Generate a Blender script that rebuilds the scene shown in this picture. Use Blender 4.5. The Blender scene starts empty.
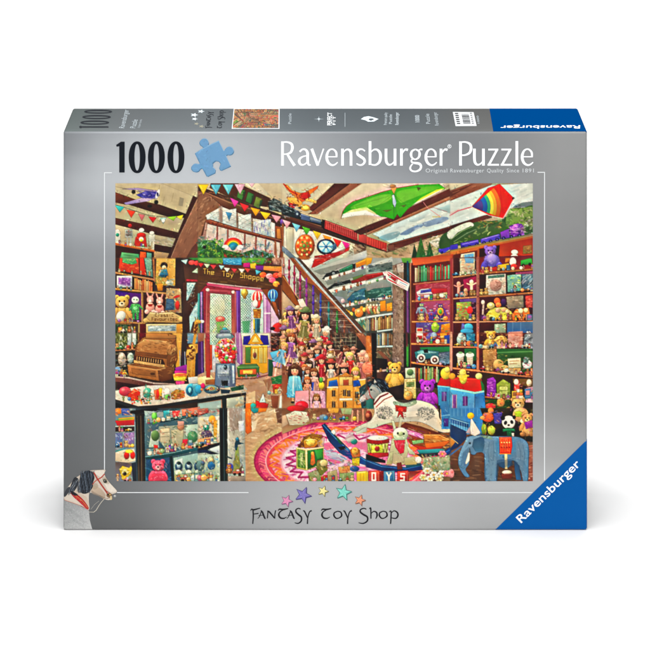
# A boxed jigsaw puzzle standing on a white surface, seen by a shifted product-shot camera.
import bpy, math, random
import numpy as np
from mathutils.geometry import tessellate_polygon
from mathutils import Vector

random.seed(7)
scene = bpy.context.scene
COL = scene.collection
K = 0.0007075            # metres per photograph pixel on the front of the box
CX, BASE = 325.25, 530.0
HZ, DIST, DEP = -503.0, 1.46, 0.055
XL, XR, YT = 63.5, 587.0, 131.3
W, H = (XR - XL) * K, (BASE - YT) * K
R = 0.0016

def lin(c):
    c = np.asarray(c, float)
    return np.where(c <= 0.04045, c / 12.92, ((c + 0.055) / 1.055) ** 2.4)
def hexc(s):
    if len(s) == 3: s = ''.join(ch * 2 for ch in s)
    return np.array([int(s[i:i + 2], 16) for i in (0, 2, 4)], np.float32) / 255

# ------------------------------------------------------------------ materials
def mat(name, col=None, rough=0.45, spec=0.4, grain=0.0, bump=0.0, attr=False, scale=900.0, metal=0.0, gain=1.0):
    m = bpy.data.materials.new(name); m.use_nodes = True
    nt = m.node_tree; b = nt.nodes['Principled BSDF']
    b.inputs['Roughness'].default_value = rough
    b.inputs['Specular IOR Level'].default_value = spec
    b.inputs['Metallic'].default_value = metal
    if attr:
        s = nt.nodes.new('ShaderNodeAttribute'); s.attribute_name = 'print'; src = s.outputs['Color']
    else:
        s = nt.nodes.new('ShaderNodeRGB'); s.outputs[0].default_value = (*[float(v) for v in lin(hexc(col)) * gain], 1); src = s.outputs[0]
    tc = nt.nodes.new('ShaderNodeTexCoord')
    nz = nt.nodes.new('ShaderNodeTexNoise'); nz.inputs['Scale'].default_value = scale; nz.inputs['Detail'].default_value = 3
    nt.links.new(tc.outputs['Object'], nz.inputs['Vector'])
    if grain:
        mr = nt.nodes.new('ShaderNodeMapRange')
        mr.inputs['To Min'].default_value = 1 - grain; mr.inputs['To Max'].default_value = 1 + grain
        nt.links.new(nz.outputs['Fac'], mr.inputs['Value'])
        mx = nt.nodes.new('ShaderNodeMix'); mx.data_type = 'RGBA'; mx.blend_type = 'MULTIPLY'; mx.inputs[0].default_value = 1
        nt.links.new(src, mx.inputs[6]); nt.links.new(mr.outputs[0], mx.inputs[7]); src = mx.outputs[2]
    nt.links.new(src, b.inputs['Base Color'])
    if bump:
        bp = nt.nodes.new('ShaderNodeBump'); bp.inputs['Strength'].default_value = bump; bp.inputs['Distance'].default_value = 0.0002
        nt.links.new(nz.outputs['Fac'], bp.inputs['Height']); nt.links.new(bp.outputs['Normal'], b.inputs['Normal'])
    return m

# ------------------------------------------------------------------ mesh helpers
def mesh_obj(name, verts, faces, material, parent=None, cols=None, smooth=False):
    me = bpy.data.meshes.new(name)
    me.from_pydata([tuple(v) for v in verts], [], [tuple(f) for f in faces]); me.update()
    return finish(name, me, material, parent, cols, smooth)
def finish(name, me, material, parent, cols=None, smooth=False):
    if cols is not None:
        at = me.color_attributes.new('print', 'FLOAT_COLOR', 'POINT')
        a = np.ones((len(me.vertices), 4), np.float32); a[:, :3] = cols
        at.data.foreach_set('color', a.ravel())
    if smooth: me.polygons.foreach_set('use_smooth', [True] * len(me.polygons))
    me.materials.append(material)
    o = bpy.data.objects.new(name, me); COL.objects.link(o)
    if parent: o.parent = parent
    return o
def quads_mesh(name, V, F, material, parent, cols=None, smooth=False):
    me = bpy.data.meshes.new(name)
    me.vertices.add(len(V)); me.vertices.foreach_set('co', np.asarray(V, np.float32).ravel())
    n = len(F); me.loops.add(n * 4); me.loops.foreach_set('vertex_index', np.asarray(F, np.int32).ravel())
    me.polygons.add(n); me.polygons.foreach_set('loop_start', np.arange(0, n * 4, 4, dtype=np.int32))
    me.update(calc_edges=True); me.validate()
    return finish(name, me, material, parent, cols, smooth)

def front(px, py, lift=0.0):
    """a point printed on the front panel, lift metres proud of it"""
    return ((px - CX) * K, -lift, (BASE - py) * K)
def rim_depth(dx, dz):
    q = min(math.hypot(dx, dz), R * 0.97)
    return R - math.sqrt(R * R - q * q)
def front_wrap(x, z, lift, ztop_lim=0.70, lim=0.95):
    """front panel with its rounded rim: returns the world point, clamped to the rim"""
    ax = min(max(x, -W / 2 + R), W / 2 - R); az = min(max(z, R), H - R)
    dx, dz = x - ax, z - az
    q = math.hypot(dx, dz); m = R * (ztop_lim if (dz > 0 and dx == 0) else lim)
    if dz > 0: dz = min(dz, R * ztop_lim)
    q = math.hypot(dx, dz)
    if q > m: dx *= m / q; dz *= m / q
    d = rim_depth(dx, dz); n = Vector((dx, -(R - d), dz)).normalized() * lift
    return (ax + dx + n.x, d + n.y, az + dz + n.z)
def top_pt(px, py, lift=0.0):
    """a point printed on the top panel (photograph pixel on the top face)"""
    s = (py - HZ) / (YT - HZ)
    return ((px - CX) * K / s, DIST * (1 / s - 1), H + lift)

def axis_steps(a, b, n, rim):
    m = np.linspace(a + rim, b - rim, n)
    t = np.array([0.05, .2, .4, .6, .8, .93]) * rim
    return np.concatenate([a + t, m, b - t[::-1]])

# ribbons: pen strokes of varying width
def smooth_path(pts, wid, n=7):
    P = [np.array(p, float) for p in pts]; Wd = list(wid)
    if len(P) == 2: return P, Wd
    Q = [2 * P[0] - P[1]] + P + [2 * P[-1] - P[-2]]; V = [Wd[0]] + Wd + [Wd[-1]]
    out, ow = [], []
    for i in range(1, len(Q) - 2):
        for k in range(n):
            t = k / n; a, b, c, d = Q[i - 1:i + 3]
            out.append(0.5 * (2 * b + (c - a) * t + (2 * a - 5 * b + 4 * c - d) * t * t + (3 * b - a - 3 * c + d) * t ** 3))
            ow.append(V[i] * (1 - t) + V[i + 1] * t)
    out.append(P[-1]); ow.append(Wd[-1])
    return out, ow
def ribbons(name, strokes, tf, material, parent, lift):
    V, F = [], []
    for k, (pts, wid) in enumerate(strokes):
        if not isinstance(wid, (list, tuple)): wid = [wid] * len(pts)
        P, Wd = smooth_path(pts, wid)
        b = len(V); l = lift + (k % 12) * 7e-6
        for i, p in enumerate(P):
            d = P[min(i + 1, len(P) - 1)] - P[max(i - 1, 0)]
            L_ = math.hypot(*d) or 1; nx, ny = -d[1] / L_, d[0] / L_
            V.append(tf(p[0] + nx * Wd[i] / 2, p[1] + ny * Wd[i] / 2, l)); V.append(tf(p[0] - nx * Wd[i] / 2, p[1] - ny * Wd[i] / 2, l))
        for i in range(len(P) - 1): F.append((b + 2 * i, b + 2 * i + 1, b + 2 * i + 3, b + 2 * i + 2))
    return mesh_obj(name, V, F, material, parent)
def polys(name, loops_list, tf, material, parent, lift):
    """each entry: [outer loop, hole, hole...] in photograph pixels"""
    V, F = [], []
    for loops in loops_list:
        flat = [p for lp in loops for p in lp]
        tri = tessellate_polygon([[Vector((p[0], p[1], 0)) for p in lp] for lp in loops])
        b = len(V); V += [tf(p[0], p[1], lift) for p in flat]; F += [(b + t[0], b + t[1], b + t[2]) for t in tri]
    return mesh_obj(name, V, F, material, parent)
def ell(cx, cy, rx, ry, n=40, pw=2.0):
    o = []
    for k in range(n):
        a = 2 * math.pi * k / n; c, s = math.cos(a), math.sin(a)
        o.append((cx + rx * math.copysign(abs(c) ** (2 / pw), c), cy + ry * math.copysign(abs(s) ** (2 / pw), s)))
    return o
def glyphs(body, bold=0.0, spacing=1.0):
    """built-in typeface outlines as triangles, in a box 0..1 wide, cap height about 1"""
    cu = bpy.data.curves.new('type', 'FONT'); cu.body = body; cu.size = 1; cu.offset = bold; cu.space_character = spacing
    cu.resolution_u = 6
    o = bpy.data.objects.new('type', cu); COL.objects.link(o); bpy.context.view_layer.update()
    me = o.evaluated_get(bpy.context.evaluated_depsgraph_get()).to_mesh()
    V = np.array([v.co[:2] for v in me.vertices]); F = [tuple(p.vertices) for p in me.polygons]
    bpy.data.objects.remove(o); bpy.data.curves.remove(cu)
    V[:, 0] -= V[:, 0].min(); V[:, 0] /= V[:, 0].max()
    return V, F
def typeset(name, lines, tf, material, parent, lift):
    """lines: (text, origin px, advance vector px for the whole width, up vector px for one em cap 0.73, bold, spacing)"""
    VV, FF = [], []
    for (body, org, adv, up, bold, sp) in lines:
        V, F = glyphs(body, bold, sp); b = len(VV)
        for v in V:
            u, w = v[0], v[1] / 0.73
            VV.append(tf(org[0] + adv[0] * u + up[0] * w, org[1] + adv[1] * u + up[1] * w, lift))
        FF += [tuple(i + b for i in f) for f in F]
    return mesh_obj(name, VV, FF, material, parent)

# ------------------------------------------------------------------ a painter for printed pictures
class Canvas:
    def __init__(s, x0, y0, x1, y1, S, bg='808080', alpha=1.0):
        s.x0, s.y0, s.S = x0, y0, S
        s.w, s.h = int(round((x1 - x0) * S)), int(round((y1 - y0) * S))
        s.c = np.empty((s.h, s.w, 3), np.float32); s.c[:] = hexc(bg)
        s.a = np.full((s.h, s.w), alpha, np.float32)
        s.ox, s.oy, s.k = 0.0, 0.0, 1.0; s.model = False; s.turn = None
        s.rng = np.random.default_rng(11)
    def org(s, ox, oy, k): s.ox, s.oy, s.k = ox, oy, k
    def px(s, pts):
        p = np.array(pts, float).reshape(-1, 2)
        if s.turn:
            cx, cy, a, fx = s.turn; c, n = math.cos(a), math.sin(a); d = (p - (cx, cy)) * (fx, 1)
            p = np.stack([cx + d[:, 0] * c - d[:, 1] * n, cy + d[:, 0] * n + d[:, 1] * c], 1)
        return np.stack([(s.ox + p[:, 0] / s.k - s.x0) * s.S, (s.oy + p[:, 1] / s.k - s.y0) * s.S], 1)
    def blend(s, X0, Y0, cov, col):
        h, w = cov.shape
        v = s.c[Y0:Y0 + h, X0:X0 + w]; v += (col - v) * cov[..., None]
        a = s.a[Y0:Y0 + h, X0:X0 + w]; a += (1 - a) * cov
    def box(s, lo, hi):
        X0, Y0 = max(int(lo[0]) - 1, 0), max(int(lo[1]) - 1, 0)
        X1, Y1 = min(int(hi[0]) + 2, s.w), min(int(hi[1]) + 2, s.h)
        return X0, Y0, X1, Y1
    def fill(s, p, col, a=1.0, grad=None):
        X0, Y0, X1, Y1 = s.box(p.min(0), p.max(0))
        if X1 <= X0 or Y1 <= Y0: return
        ss = 3 if (X1 - X0) * (Y1 - Y0) < 20000 else 2
        xs = (np.arange((X1 - X0) * ss) + .5) / ss + X0; ys = (np.arange((Y1 - Y0) * ss) + .5) / ss + Y0
        ins = np.zeros((len(ys), len(xs)), bool)
        q = np.roll(p, -1, 0)
        for (ax, ay), (bx, by) in zip(p, q):
            if ay == by: continue
            m = (ys >= min(ay, by)) & (ys < max(ay, by))
            if not m.any(): continue
            xi = ax + (ys[m] - ay) * (bx - ax) / (by - ay)
            ins[m] ^= xs[None, :] < xi[:, None]
        cov = ins.reshape(Y1 - Y0, ss, X1 - X0, ss).mean((1, 3)).astype(np.float32) * a
        if grad is not None:
            c2, ang = grad; dx, dy = math.cos(ang), math.sin(ang)
            pr = p @ np.array([dx, dy]); lo, hi = pr.min(), pr.max()
            gx, gy = np.meshgrid(np.arange(X0, X1), np.arange(Y0, Y1))
            t = np.clip((gx * dx + gy * dy - lo) / max(hi - lo, 1e-6), 0, 1)[..., None]
            col = col * (1 - t) + c2 * t
        elif s.model and a > .6 and 40 < (X1 - X0) * (Y1 - Y0) < 14000:
            gx, gy = np.meshgrid(np.arange(X0, X1), np.arange(Y0, Y1))
            t = ((gx - X0) / max(X1 - X0, 1) * .35 + (gy - Y0) / max(Y1 - Y0, 1) * .65)
            col = np.clip(col * (1.10 - .30 * t)[..., None], 0, 1)
        s.blend(X0, Y0, cov, col)
    def line(s, p, w, col, a=1.0, like=None, soft=.018):
        w = max(w, .7)
        for A, B in zip(p[:-1], p[1:]):
            lo = np.minimum(A, B) - w; hi = np.maximum(A, B) + w
            X0, Y0, X1, Y1 = s.box(lo, hi)
            if X1 <= X0 or Y1 <= Y0: continue
            gx, gy = np.meshgrid(np.arange(X0, X1) + .5 - A[0], np.arange(Y0, Y1) + .5 - A[1])
            d = B - A; L2 = float(d @ d) or 1e-9
            t = np.clip((gx * d[0] + gy * d[1]) / L2, 0, 1)
            q = np.hypot(gx - t * d[0], gy - t * d[1])
            cov = (np.clip(w / 2 + .5 - q, 0, 1) * a).astype(np.float32)
            if like is not None: cov *= np.exp(-((s.c[Y0:Y1, X0:X1] - like) ** 2).sum(2) / soft)
            s.blend(X0, Y0, cov, col)
    def ell(s, cx, cy, rx, ry, col, rot=0.0, a=1.0):
        m = max(rx, ry) + 1; X0, Y0, X1, Y1 = s.box((cx - m, cy - m), (cx + m, cy + m))
        if X1 <= X0 or Y1 <= Y0: return
        gx, gy = np.meshgrid(np.arange(X0, X1) + .5 - cx, np.arange(Y0, Y1) + .5 - cy)
        c, n = math.cos(rot), math.sin(rot)
        q = np.hypot((gx * c + gy * n) / rx, (gy * c - gx * n) / ry)
        if s.model and min(rx, ry) > 2.5:
            t = (gx * .45 + gy * .8) / max(rx, ry)
            col = np.clip(col * (1.06 - .26 * t - .20 * np.clip(q - .55, 0, 1))[..., None] + (.10 * np.clip(-t - .25, 0, 1))[..., None], 0, 1)
        s.blend(X0, Y0, (np.clip((1 - q) * min(rx, ry) + .5, 0, 1) * a).astype(np.float32), col)
    # --- short-hand used by the drawings
    def P(s, col, pts, o=.4, a=1.0, g=None, ga=1.5708, ow=.35):
        p = s.px([float(v) for v in pts.replace(',', ' ').split()] if isinstance(pts, str) else pts)
        c = hexc(col)
        s.fill(p, c, a, None if g is None else (hexc(g), ga))
        if o: s.line(np.vstack([p, p[:1]]), ow * s.S, c * .38, o)
    def Sm(s, col, pts, o=.4, **k):
        """closed shape with a smooth outline"""
        v = [float(q) for q in pts.replace(',', ' ').split()]; q = np.array(v).reshape(-1, 2); n = len(q); out = []
        for i in range(n):
            a, b, c, d = q[i - 1], q[i], q[(i + 1) % n], q[(i + 2) % n]
            for t in (0, .2, .4, .6, .8): out += list(.5 * (2 * b + (c - a) * t + (2 * a - 5 * b + 4 * c - d) * t * t + (3 * b - a - 3 * c + d) * t ** 3))
        s.P(col, out, o, **k)
    def Rc(s, col, x0, y0, x1, y1, o=.4, **k): s.P(col, [x0, y0, x1, y0, x1, y1, x0, y1], o, **k)
    def L(s, col, w, pts, a=1.0):
        p = s.px([float(v) for v in pts.replace(',', ' ').split()] if isinstance(pts, str) else pts)
        s.line(p, w * s.S / s.k, hexc(col), a)
    def E(s, col, cx, cy, rx, ry=None, rot=0, o=.4, a=1.0):
        ry = rx if ry is None else ry; p = s.px([cx, cy])[0]; f = s.S / s.k; c = hexc(col)
        if o: s.ell(p[0], p[1], rx * f + .3 * s.S, ry * f + .3 * s.S, c * .4, math.radians(rot), o)
        s.ell(p[0], p[1], rx * f, ry * f, c, math.radians(rot), a)
    def N(s, cols, n, x0, y0, x1, y1, ln=14, w=5, ang=0, sp=20, a=.8, inside=None):
        """n short brush dabs scattered in a box"""
        cs = [hexc(c) for c in cols.split()]
        for _ in range(n):
            x, y = s.rng.uniform(x0, x1), s.rng.uniform(y0, y1)
            if inside and not inside(x, y): continue
            t = math.radians(ang + s.rng.normal(0, sp)); l = ln * s.rng.uniform(.35, .95) / 2
            p = s.px([x - l * math.cos(t), y - l * math.sin(t), x + l * math.cos(t), y + l * math.sin(t)])
            c = np.clip(cs[s.rng.integers(len(cs))] * s.rng.uniform(.8, 1.2), 0, 1)
            s.line(p, w * s.rng.uniform(.6, 1.2) * s.S / s.k, c, a * .56)
    def books(s, x0, y0, x1, y1, h0, h1, cols, n):
        """upright spines between (x0,y0)-(x1,y1) along the shelf, heights h0..h1"""
        cs = cols.split(); ws = s.rng.uniform(.6, 1.4, n); e = np.concatenate([[0], np.cumsum(ws) / ws.sum()])
        for i in range(n):
            ax, bx = x0 + (x1 - x0) * e[i], x0 + (x1 - x0) * e[i + 1]; ay, by = y0 + (y1 - y0) * e[i], y0 + (y1 - y0) * e[i + 1]
            h = s.rng.uniform(h0, h1); c = cs[s.rng.integers(len(cs))]
            s.P(c, [ax, ay - h, bx, by - h, bx, by, ax, ay], .6)
            m = (ax + bx) / 2; s.L('e8d9a0', 2.5, [m, ay - h * .75, m, ay - h * .6], .5); s.L('fff6e0', (bx - ax) * .2, [ax + (bx - ax) * .3, ay - h * .95, ax + (bx - ax) * .3, ay - 2], .25)
    def flag(s, cols, pts, wd, ht, sl=0.0):
        """bunting: triangles hung from each point"""
        cs = cols.split()
        for i in range(0, len(pts), 2):
            x, y = pts[i], pts[i + 1]; c = cs[(i // 2) % len(cs)]
            s.P(c, [x - wd / 2, y - sl * wd / 2, x + wd / 2, y + sl * wd / 2, x + 2, y + ht], .45)
    def doll(s, x, y, h, hair, dress, skin='e4ae8c', hat=None, wide=.5):
        """a small printed doll, head centre at x,y; h = head height"""
        dk = '%02x%02x%02x' % tuple(int(v * 150) for v in hexc(hair)); dd = '%02x%02x%02x' % tuple(int(v * 165) for v in hexc(dress)); dl = '%02x%02x%02x' % tuple(int(255 - (1 - v) * 150) for v in hexc(dress))
        s.E(hair, x, y + h * .1, h * .52, h * .62); s.E(dk, x - h * .4, y + h * .42, h * .2, h * .5, 12); s.E(dk, x + h * .4, y + h * .42, h * .2, h * .5, -12)
        s.P(dress, [x - h * .24, y + h * .52, x + h * .24, y + h * .52, x + h * .3, y + h * 1.1, x + h * wide * 1.1, y + h * 2.2, x, y + h * 2.36, x - h * wide * 1.1, y + h * 2.2, x - h * .3, y + h * 1.1], .5)
        for k in (-.6, -.1, .35, .75): s.L(dd if k != -.1 else dl, h * .09, [x + h * .2 * k, y + h * 1.15, x + h * wide * k, y + h * 2.2], .6)
        s.L(dl, h * .07, [x - h * wide, y + h * 2.14, x, y + h * 2.3, x + h * wide, y + h * 2.14], .7); s.L(dd, h * .08, [x - h * .27, y + h * 1.1, x + h * .27, y + h * 1.1], .7)
        for d in (-1, 1):
            s.E(dress, x + d * h * .34, y + h * .72, h * .17, h * .15, o=.3); s.L(skin, h * .16, [x + d * h * .38, y + h * .82, x + d * h * .52, y + h * 1.2, x + d * h * .4, y + h * 1.5])
            s.L(skin, h * .17, [x + d * h * .16, y + h * 2.3, x + d * h * .18, y + h * 2.85]); s.E(dk, x + d * h * .2, y + h * 2.9, h * .14, h * .08)
        s.E(skin, x, y + h * .12, h * .34, h * .42, o=.25)
        s.E(hair, x - h * .14, y - h * .24, h * .3, h * .2, -20, o=0); s.E(hair, x + h * .2, y - h * .2, h * .24, h * .2, 30, o=0); s.L('fff0d0', h * .06, [x - h * .25, y - h * .3, x - h * .02, y - h * .38], .4)
        for d in (-1, 1): s.E('4a3430', x + d * h * .14, y + h * .1, h * .05, h * .045, o=0, a=.85); s.E('e88878', x + d * h * .2, y + h * .24, h * .08, o=0, a=.5)
        s.E('b8504c', x, y + h * .34, h * .07, h * .035, o=0)
        s.L('ffffff', h * .08, [x - h * .14, y + h * .56, x + h * .14, y + h * .56], .55)
        if hat: s.E(hat, x, y - h * .38, h * .62, h * .17); s.E(hat, x, y - h * .52, h * .34, h * .26)
    def bear(s, x, y, h, c, muz='e8cfa0', bow=None):
        """sitting soft bear, head centre x,y"""
        d = '%02x%02x%02x' % tuple(int(v * 200) for v in hexc(c))
        s.E(c, x, y + h * 1.15, h * .62, h * .75)
        s.E(c, x - h * .6, y + h * .9, h * .22, h * .5, 25); s.E(c, x + h * .6, y + h * .9, h * .22, h * .5, -25)
        s.E(d, x - h * .48, y + h * 1.7, h * .32, h * .25); s.E(d, x + h * .48, y + h * 1.7, h * .32, h * .25)
        for k in (-1, 1): s.E(c, x + k * h * .42, y - h * .38, h * .22); s.E(d, x + k * h * .42, y - h * .36, h * .12, o=0)
        s.E(c, x, y, h * .55, h * .5); s.E(muz, x, y + h * .18, h * .25, h * .2, o=.2)
        for k in (-1, 1): s.E('201410', x + k * h * .2, y - h * .08, h * .07, o=0)
        s.E('201410', x, y + h * .12, h * .09, h * .06, o=0)
        s.E(muz, x, y + h * 1.2, h * .32, h * .42, o=0, a=.4)
        if bow: s.P(bow, [x - h * .35, y + h * .42, x, y + h * .58, x + h * .35, y + h * .42, x + h * .3, y + h * .78, x, y + h * .62, x - h * .3, y + h * .78])
    def jitter(s, n, amp, ln, w, x0=0, y0=0, x1=None, y1=None, soft=.018, where=None):
        """brush texture: dabs of the colour already there, a little lighter, darker or warmer"""
        x1 = s.w if x1 is None else x1; y1 = s.h if y1 is None else y1
        keep = s.a.copy()
        for _ in range(n):
            x, y = s.rng.uniform(x0, x1 - 1), s.rng.uniform(y0, y1 - 1)
            if keep[int(y), int(x)] < .5 or (where is not None and not where[int(y), int(x)]): continue
            c = s.c[int(y), int(x)]
            c = np.clip(c * (1 + s.rng.normal(0, amp)) + s.rng.normal(0, amp * .18, 3), 0, 1)
            t = s.rng.uniform(0, 6.28); l = ln * s.rng.uniform(.2, 1) / 2
            s.line(np.array([[x - l * math.cos(t), y - l * math.sin(t)], [x + l * math.cos(t), y + l * math.sin(t)]]), w * s.rng.uniform(.6, 1.3), c.astype(np.float32), .8, s.c[int(y), int(x)].copy(), soft)
        s.a[:] = keep
    def sheet(s, name, tf, material, parent, lift, gain=1.0, cut=None):
        """the picture as a fine mesh whose vertices carry the printed colours"""
        h, w = s.h, s.w
        gx, gy = np.meshgrid(np.arange(w) / (w - 1.0), np.arange(h) / (h - 1.0))
        X = s.x0 + gx * (w / s.S); Y = s.y0 + gy * (h / s.S)
        V = np.stack(tf(X.ravel(), Y.ravel(), lift), 1) if cut is None else None
        if V is None: V = np.stack(tf(X.ravel(), Y.ravel(), lift), 1)
        i = np.arange(h * w).reshape(h, w)
        F = np.stack([i[:-1, :-1], i[1:, :-1], i[1:, 1:], i[:-1, 1:]], -1).reshape(-1, 4)
        cols = lin(np.clip(s.c, 0, 1)).reshape(-1, 3) * gain
        if cut is not None:
            al = s.a.ravel(); keep = (al[F] > cut).sum(1) >= 2; F = F[keep]
            used = np.zeros(h * w, bool); used[F.ravel()] = True
            idx = np.cumsum(used) - 1; F = idx[F]; V = V[used]; cols = cols[used]
        return quads_mesh(name, V, F, material, parent, cols)

def front_np(X, Y, lift): return ((X - CX) * K, np.full_like(X, -lift), (BASE - Y) * K)
def top_np(X, Y, lift):
    s = (Y - HZ) / (YT - HZ)
    return ((X - CX) * K / s, DIST * (1 / s - 1), np.full_like(X, H + lift))
# ------------------------------------------------------------------ camera, light, surface
cam = bpy.data.objects.new('camera', bpy.data.cameras.new('camera')); COL.objects.link(cam)
cam.location = (0, -DIST, (BASE - HZ) * K); cam.rotation_euler = (math.pi / 2, 0, 0)
cam.data.sensor_width = 36; cam.data.lens = 36 * DIST / (650 * K)
cam.data.shift_y = -(325 - HZ) / 650; cam.data.shift_x = (325 - CX) / 650
cam.data.clip_start = 0.05; cam.data.clip_end = 100
scene.camera = cam

w = bpy.data.worlds.new('World'); scene.world = w; w.use_nodes = True
w.node_tree.nodes['Background'].inputs[0].default_value = (1, 1, 1, 1)
w.node_tree.nodes['Background'].inputs[1].default_value = 0.26

def softbox(name, loc, target, sx, sy, power):
    l = bpy.data.lights.new(name, 'AREA'); l.shape = 'RECTANGLE'; l.size = sx; l.size_y = sy; l.energy = power
    o = bpy.data.objects.new(name, l); COL.objects.link(o); o.location = loc
    o.rotation_euler = (Vector(target) - Vector(loc)).to_track_quat('-Z', 'Y').to_euler()
softbox('softbox_left', (-0.2, -0.12, 2.6), (-0.1, 0.0, 0.0), 0.6, 0.4, 46)
softbox('softbox_right', (0.2, -0.12, 2.6), (0.1, 0.0, 0.0), 0.6, 0.4, 46)
softbox('front_fill', (0, -3.2, 1.0), (0, 0.0, 0.2), 1.6, 1.0, 84)  # added fill out of view, brightens the box front more than the floor
softbox('back_fill', (0, 2.4, 2.4), (0, 2.6, 0.0), 4.0, 1.6, 72)  # added fill out of view, lifts the floor behind to white

scene.view_settings.view_transform = 'Standard'; scene.view_settings.look = 'None'
scene.view_settings.gamma = 1; scene.view_settings.exposure = 0
scene.render.engine = 'CYCLES'; scene.cycles.use_denoising = True
scene.cycles.max_bounces = 6

M_floor = mat('white_sweep', 'c9c9c9', 0.6, 0.1, grain=0.004, scale=30)
prof = [(-5.0, 0.0), (2.6, 0.0)] + [(2.6 + 0.9 * math.sin(a), 0.9 - 0.9 * math.cos(a)) for a in np.linspace(0, math.pi / 2, 17)[1:]] + [(3.5, 4.2)]
fl = mesh_obj('floor', [(x, p, q) for p, q in prof for x in (-9, 9)], [(2 * k, 2 * k + 1, 2 * k + 3, 2 * k + 2) for k in range(len(prof) - 1)], M_floor, smooth=True)
fl['kind'] = 'structure'; fl['label'] = 'plain white seamless surface under and behind the box'

box = bpy.data.objects.new('puzzle_box', None); COL.objects.link(box); box.empty_display_size = 0.1
box['label'] = 'silver grey jigsaw puzzle box with toy shop picture standing upright on white surface'; box['category'] = 'puzzle box'

# ------------------------------------------------------------------ the carton and its printed panels
G = 0.735                                    # print reflectance per unit of picture brightness
M_carton = mat('silver_board', 'a9adb0', 0.4, 0.4, grain=0.05, scale=700)
M_print = mat('printed_board', rough=0.42, spec=0.14, grain=0.012, attr=True, scale=1500, bump=0.03)
M_pic = mat('printed_picture', rough=0.5, spec=0.12, attr=True, scale=1200, bump=0.03)
M_white = mat('white_ink', 'fbfdff', 0.45, 0.2, grain=0.01, gain=.8)
M_black = mat('black_ink', '1a1e25', 0.5, 0.03, grain=0.05, gain=G)
M_dark = mat('charcoal_ink', '222226', 0.5, 0.1, grain=0.05, gain=G)
M_pale = mat('pale_ink', 'd6dadc', 0.45, 0.25, grain=0.01, gain=G)
M_grey = mat('grey_ink', 'a6b0b5', 0.45, 0.25, grain=0.02, gain=G)
M_blue = mat('blue_print', '0059a4', 0.42, 0.05, grain=0.015, gain=G, scale=1500)

import bmesh
bm = bmesh.new()
for x in (-W / 2, W / 2):
    for y in (0, DEP):
        for z in (0, H): bm.verts.new((x, y, z))
bm.verts.ensure_lookup_table()
v = bm.verts
for f in ((0, 1, 3, 2), (4, 6, 7, 5), (0, 4, 5, 1), (2, 3, 7, 6), (0, 2, 6, 4), (1, 5, 7, 3)): bm.faces.new([v[i] for i in f])
bmesh.ops.recalc_face_normals(bm, faces=bm.faces)
bmesh.ops.bevel(bm, geom=list(bm.edges), offset=R, segments=5, profile=0.5, affect='EDGES')
me = bpy.data.meshes.new('carton'); bm.to_mesh(me); bm.free()
carton = finish('carton', me, M_carton, box, smooth=False)

# printed silver of the front: brightness read on a coarse net (x px, y px)
GX = [63, 75, 100, 135, 180, 230, 280, 330, 380, 430, 480, 530, 560, 587]
GT = {131: [128, 138, 158, 172, 178, 176, 168, 152, 138, 132, 132, 140, 150, 150],
      145: [132, 146, 168, 182, 187, 185, 174, 158, 142, 134, 132, 142, 150, 150],
      165: [148, 164, 182, 190, 192, 190, 182, 168, 150, 140, 136, 143, 149, 148],
      182: [160, 174, 186, 194, 196, 194, 188, 176, 160, 148, 140, 144, 147, 145],
      215: [160, 168, 172, 176, 178, 178, 174, 166, 158, 148, 142, 142, 142, 139],
      260: [138, 144, 148, 150, 152, 152, 152, 150, 146, 142, 139, 138, 136, 132],
      320: [116, 121, 126, 128, 130, 132, 134, 136, 136, 136, 136, 135, 133, 128],
      400: [104, 108, 113, 116, 120, 126, 132, 138, 142, 144, 146, 146, 143, 138],
      450: [99, 102, 108, 113, 122, 134, 146, 156, 160, 162, 166, 166, 162, 156],
      485: [97, 99, 104, 116, 136, 158, 172, 180, 182, 182, 182, 182, 178, 172],
      505: [96, 98, 101, 112, 136, 158, 173, 178, 180, 178, 172, 172, 172, 170],
      530: [92, 94, 97, 106, 130, 154, 168, 174, 176, 174, 168, 165, 165, 165]}
gy_ = sorted(GT); tab = np.array([GT[k] for k in gy_], float) / 255
def silver(px, py):
    i = min(max(np.searchsorted(gy_, py) - 1, 0), len(gy_) - 2); t = min(max((py - gy_[i]) / (gy_[i + 1] - gy_[i]), 0), 1)
    t = t * t * (3 - 2 * t)
    r = tab[i] * (1 - t) + tab[i + 1] * t
    v_ = np.interp(px, GX, r)
    cool = np.interp(px, [63, 200, 420, 560], [.012, .012, .012, 0.0]) * np.interp(py, [131, 400, 530], [1, .7, .25])
    return np.array([v_ - cool, v_ + .002, v_ + cool * 1.3])
xs = axis_steps(-W / 2, W / 2, 130, R); zs = axis_steps(0, H, 100, R)
V, Cc = [], []
for z in zs:
    for x in xs:
        V.append(front_wrap(x, z, 0.00012)); Cc.append(lin(silver(x / K + CX, BASE - z / K)) * G)
n = len(xs)
F = [(j * n + i, j * n + i + 1, (j + 1) * n + i + 1, (j + 1) * n + i) for j in range(len(zs) - 1) for i in range(n - 1)]
front_panel = mesh_obj('front_panel', V, F, M_print, box, np.array(Cc), smooth=True)

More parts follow.
